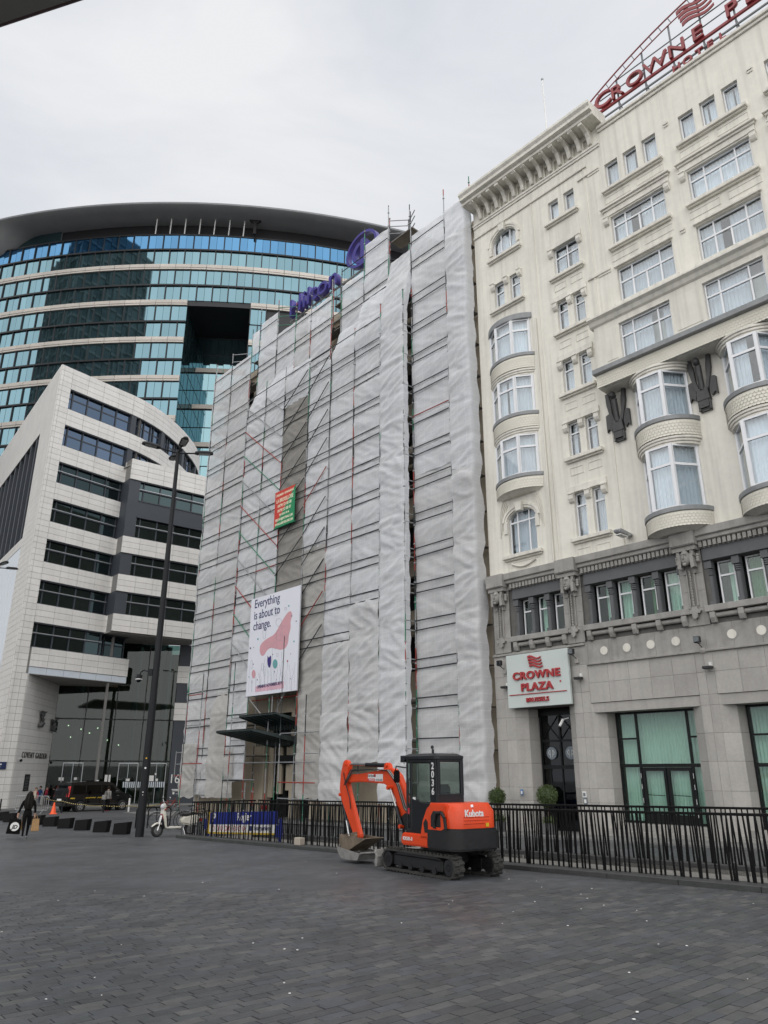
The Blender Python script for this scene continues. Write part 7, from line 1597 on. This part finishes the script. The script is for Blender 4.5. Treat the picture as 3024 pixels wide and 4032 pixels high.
# ------------------------------------------------------------------ people: one skinned body each, clothes by zone
mat('skin', (.50, .30, .22), .55, var=.05); mat('cloth_black', (.007, .007, .0075), .9, var=.3, vs=9, spec=.1); mat('cloth_navy', (.02, .03, .06), .85); mat('cloth_blue', (.02, .07, .19), .85, var=.15, vs=8); mat('cloth_red', (.30, .025, .05), .85, var=.2, vs=8); mat('cloth_cream', (.50, .42, .33), .85, var=.1); mat('cloth_grey', (.22, .21, .20), .85); mat('cloth_denim', (.05, .07, .12), .85); mat('hair_dark', (.008, .006, .005), .6, var=.3, vs=30, spec=.2); mat('hair_brown', (.07, .04, .025), .6); mat('shoe_white', (.68, .68, .67), .5); mat('shoe_dark', (.02, .02, .02), .5); mat('paper_bag', (.36, .22, .10), .8, var=.15, vs=10, bump=.2)
def person(label, x, y, rz, h, cols, pose, fingers=False):
    """cols: top, trousers, shoes; pose: offsets in units of height; faces local +y"""
    o = thing('person', label, 'person', (x, y, gz(x, y) + pose.get('lift', 0)), rz)
    J = dict(pel=(0, 0, .52), waist=(0, 0, .61), chest=(0, .0, .72), neck=(0, 0, .835), head0=(0, .012, .885), head1=(0, .012, .95))
    J.update(shL=(-.105, 0, .80), shR=(.105, 0, .80), elL=(-.135, -.02, .63), elR=(.135, -.02, .63), haL=(-.14, .03, .49), haR=(.14, .03, .49), hpL=(-.05, 0, .50), hpR=(.05, 0, .50), knL=(-.052, .015, .275), knR=(.052, .015, .275), anL=(-.052, -.01, .045), anR=(.052, -.01, .045), toL=(-.055, .075, .018), toR=(.055, .075, .018)); J.update(pose.get('J', {}))
    Rd = dict(pel=.078, waist=.068, chest=.082, neck=.032, head0=.05, head1=.052, shL=.042, shR=.042, elL=.03, elR=.03, haL=.02, haR=.02, hpL=.058, hpR=.058, knL=.036, knR=.036, anL=.022, anR=.022, toL=.02, toR=.02); Rd.update(pose.get('R', {}))
    E_ = [('pel', 'waist'), ('waist', 'chest'), ('chest', 'neck'), ('neck', 'head0'), ('head0', 'head1'), ('chest', 'shL'), ('chest', 'shR'), ('shL', 'elL'), ('elL', 'haL'), ('shR', 'elR'), ('elR', 'haR'), ('pel', 'hpL'), ('pel', 'hpR'), ('hpL', 'knL'), ('knL', 'anL'), ('anL', 'toL'), ('hpR', 'knR'), ('knR', 'anR'), ('anR', 'toR')]
    if fingers:
        for S_ in 'LR':
            a = Vector(J['ha' + S_]); J['pa' + S_] = tuple(a + Vector((0, .004, -.035))); Rd['pa' + S_] = .017; E_.append(('ha' + S_, 'pa' + S_))
            for k, (dy, l_) in enumerate(((-.022, .040), (-.008, .046), (.007, .043), (.02, .034))):
                J['f%d%s' % (k, S_)] = tuple(Vector(J['pa' + S_]) + Vector((0, dy, -l_ * .55))); J['g%d%s' % (k, S_)] = tuple(Vector(J['pa' + S_]) + Vector((.018 if S_ == 'L' else -.018, dy, -l_ * .8))); Rd['f%d%s' % (k, S_)] = .0058; Rd['g%d%s' % (k, S_)] = .005
                E_ += [('pa' + S_, 'f%d%s' % (k, S_)), ('f%d%s' % (k, S_), 'g%d%s' % (k, S_))]
            J['t' + S_] = tuple(a + Vector((.012 if S_ == 'L' else -.012, .035, -.03))); Rd['t' + S_] = .006; E_.append(('ha' + S_, 't' + S_))
    ks = list(J); me = bpy.data.meshes.new('body'); me.from_pydata([tuple(c * h for c in J[k]) for k in ks], [(ks.index(a), ks.index(c)) for a, c in E_], [])
    ob = bpy.data.objects.new('body', me); COL.objects.link(ob); ob.modifiers.new('skin', 'SKIN'); sv = me.skin_vertices[0].data
    for i, k in enumerate(ks): r_ = Rd[k] * h; sv[i].radius = (r_, r_ * (.72 if k in ('chest', 'waist', 'pel') else 1)); sv[i].use_root = (k == 'pel')
    ob.modifiers.new('sub', 'SUBSURF').levels = 2
    dg = bpy.context.evaluated_depsgraph_get(); nm = bpy.data.meshes.new_from_object(ob.evaluated_get(dg)); bpy.data.objects.remove(ob); bpy.data.meshes.remove(me)
    nm.materials.clear()
    for c in ('skin', cols[0], cols[1], cols[2]): nm.materials.append(MATS[c])
    hl = [Vector(J['haL']) * h, Vector(J['haR']) * h]
    for p in nm.polygons:
        c = p.center; z = c.z / h; p.use_smooth = True
        if z > .845 or min((c - q).length for q in hl) < .05 * h or (fingers and z < .48 and abs(c.x) > .11 * h): p.material_index = 0
        elif z > pose.get('hem', .5) or abs(c.x) > .115 * h: p.material_index = 1
        elif z > .05: p.material_index = 2
        else: p.material_index = 3
    put(nm, 'body', o); o.rotation_euler = (0, 0, rz)
    hr = pose.get('hair', ('hair_brown', .0)); b = MB(); b.ball((0, -.008 * h, .935 * h), .066 * h, 14, 10, sc=(.92, 1.0, 1.08)); b.v = [(x_, y_ if y_ < .02 * h else .02 * h, z_) if z_ < .955 * h else (x_, y_, z_) for x_, y_, z_ in b.v]
    if hr[1]:
        n_ = 12
        prof = [(.062, .95), (.085, .88), (.10, .80), (.105, .72), (.085, .64), (.05, .60)]
        for i in range(len(prof) - 1):
            for k in range(n_):
                a, c = math.pi * (k / n_) + math.pi, math.pi * ((k + 1) / n_) + math.pi
                f = lambda t_, q: (q[0] * h * math.cos(t_) * (1 + .06 * math.sin(9 * t_ + q[1] * 30)), q[0] * h * .55 * math.sin(t_) - .035 * h - .01 * h * math.sin(7 * t_), q[1] * h)
                b.quad(f(a, prof[i]), f(c, prof[i]), f(c, prof[i + 1]), f(a, prof[i + 1]))
    b.build('hair', hr[0], o, smooth=2)
    fz = MB(); fz.ball((0, .064 * h, .905 * h), .011 * h, 8, 5, sc=(.8, 1.2, 1.3)); fz.build('nose', 'skin', o)
    for s in (-1, 1):
        e = MB(); e.ball((s * .02 * h, .056 * h, .92 * h), .007 * h, 8, 5); e.build('eye', 'hair_dark', o); e = MB(); e.ball((s * .05 * h, .0, .91 * h), .014 * h, 8, 5, sc=(.5, 1, 1.4)); e.build('ear', 'skin', o)
    e = MB(); e.ball((0, .058 * h, .882 * h), .012 * h, 8, 5, sc=(1.4, .5, .4)); e.build('mouth', 'cloth_red', o)
    return o
wx, wy = -13.04, 29.4
person('woman in black with long dark hair walking away carrying shopping bags', wx, wy, R(18), 1.60, ('cloth_black', 'cloth_black', 'shoe_white'), dict(hair=('hair_dark', 1), J=dict(elL=(-.16, -.02, .64), haL=(-.2, .0, .50), elR=(.15, -.02, .64), haR=(.155, .01, .50), knL=(-.045, -.03, .28), anL=(-.03, -.13, .09), toL=(-.03, -.08, .03), knR=(.045, .05, .28), anR=(.035, .05, .045), toR=(.035, .135, .018)), R=dict(chest=.088, pel=.085, hpL=.064, hpR=.064)), fingers=True)
def carry(label, x, y, rz, w, d, h_, m_, handle_h, tilt=0):
    o = thing('shopping_bag', label, 'bag', (x, y, gz(x, y) + .28), rz); o.rotation_euler = (0, tilt, rz)
    b = MB(); b.hexa([(-w / 2, -d / 2, 0), (w / 2, -d / 2, 0), (w / 2, d / 2, 0), (-w / 2, d / 2, 0), (-w * .42, -d * .16, h_), (w * .42, -d * .16, h_), (w * .42, d * .16, h_), (-w * .42, d * .16, h_)]); b.build('sack', m_, o, bevel=.012)
    b = MB()
    for s in (-1, 1): b.path([(-w * .2, s * d * .15, h_ - .02), (-w * .06, s * .01, h_ + handle_h), (w * .06, s * .01, h_ + handle_h), (w * .2, s * d * .15, h_ - .02)], .006, 5)
    b.build('handles', 'cloth_black' if m_ == 'cloth_black' else 'paper_bag', o); return o
Rm = Matrix.Rotation(R(18), 3, 'Z'); hL = Vector((wx, wy, 0)) + Rm @ Vector((-.2 * 1.6, 0, 0)); hR = Vector((wx, wy, 0)) + Rm @ Vector((.155 * 1.6, .01, 0))
jb = carry('black shopping bag with a white round logo in the woman\'s left hand', hL.x - .08, hL.y - .02, R(20), .46, .16, .50, 'cloth_black', .1, R(4)); jb.location.z = gz(wx, wy) + .16
b = MB(); b.tube((.02, -.10, .25), (.02, -.07, .25), .15, 22); lg = b.build('logo_disc', 'white_paint', jb, loc=(0, 0, 0)); text('JD', .17, 'logo_letters', 'cloth_black', lg, (.02, -.102, .185), rot=(R(90), 0, 0), ext=.003, bold=.006, shear=.25)
cb = carry('brown paper bag in the woman\'s right hand', hR.x + .06, hR.y + .02, R(35), .27, .15, .42, 'paper_bag', .12); cb.location.z = gz(wx, wy) + .24
cb = carry('small brown paper bag hidden behind the black shopping bag', hL.x + .09, hL.y + .18, R(10), .2, .1, .3, 'paper_bag', .18); cb.location.z = gz(wx, wy) + .28
person('man in a blue jacket smoking by the stone wall', -27.0, 62.5, R(160), 1.55, ('cloth_blue', 'cloth_navy', 'shoe_dark'), dict(J=dict(elR=(.13, .04, .66), haR=(.05, .1, .80)), hair=('hair_dark', 0)))
person('woman in a black coat with a red scarf and grey trousers by the glass', -26.6, 62.8, R(190), 1.50, ('cloth_black', 'cloth_grey', 'shoe_dark'), dict(hem=.47, hair=('hair_brown', 0)))
o = thing('scarf', 'red scarf of the woman by the glass', 'scarf', (-26.6, 62.8, gz(-26.6, 62.8)), R(190)); b = MB(); b.prism([(-.09, 1.22), (.09, 1.22), (.12, .85), (.02, .82), (-.02, 1.0), (-.1, .8)], 1, .09, .15); b.path([(-.1, 0, 1.24), (0, .09, 1.22), (.1, 0, 1.24), (0, -.09, 1.24), (-.1, 0, 1.24)], .045, 8); b.build('cloth', 'cloth_red', o, bevel=.01)
person('person all in black standing at the glass entrance', -25.9, 62.4, R(60), 1.52, ('cloth_black', 'cloth_navy', 'shoe_dark'), dict(hem=.38, hair=('hair_dark', 0)))
person('smiling woman in a cream top and red jacket behind the barrier', -25.45, 58.2, R(170), 1.50, ('cloth_red', 'cloth_grey', 'shoe_dark'), dict(hair=('hair_brown', 0)))
o = thing('cream_top', 'cream blouse of the woman behind the barrier', 'blouse', (-25.45, 58.2, gz(-25.45, 58.2)), R(170)); b = MB(); b.prism([(-.12, 1.26), (.1, 1.26), (.1, .75), (-.13, .75)], 1, .05, .14); b.build('cloth', 'cloth_cream', o, bevel=.03)
person('person in grey with a shoulder bag standing beside the van', -18.75, 54.2, R(-15), 1.62, ('cloth_grey', 'cloth_black', 'cloth_red'), dict(hem=.5, hair=('hair_dark', 0)))
o = thing('shoulder_bag', 'grey shoulder bag of the person beside the van', 'bag', (-18.95, 54.05, gz(-18.95, 54.05) + .75), R(-15)); b = MB(); b.box(-.16, .16, -.06, .06, 0, .3); b.build('pouch', 'cloth_grey', o, bevel=.03); b = MB(); b.path([(-.14, 0, .28), (.05, .05, .62), (.2, .1, .28)], .012, 5); b.build('strap', 'cloth_black', o)
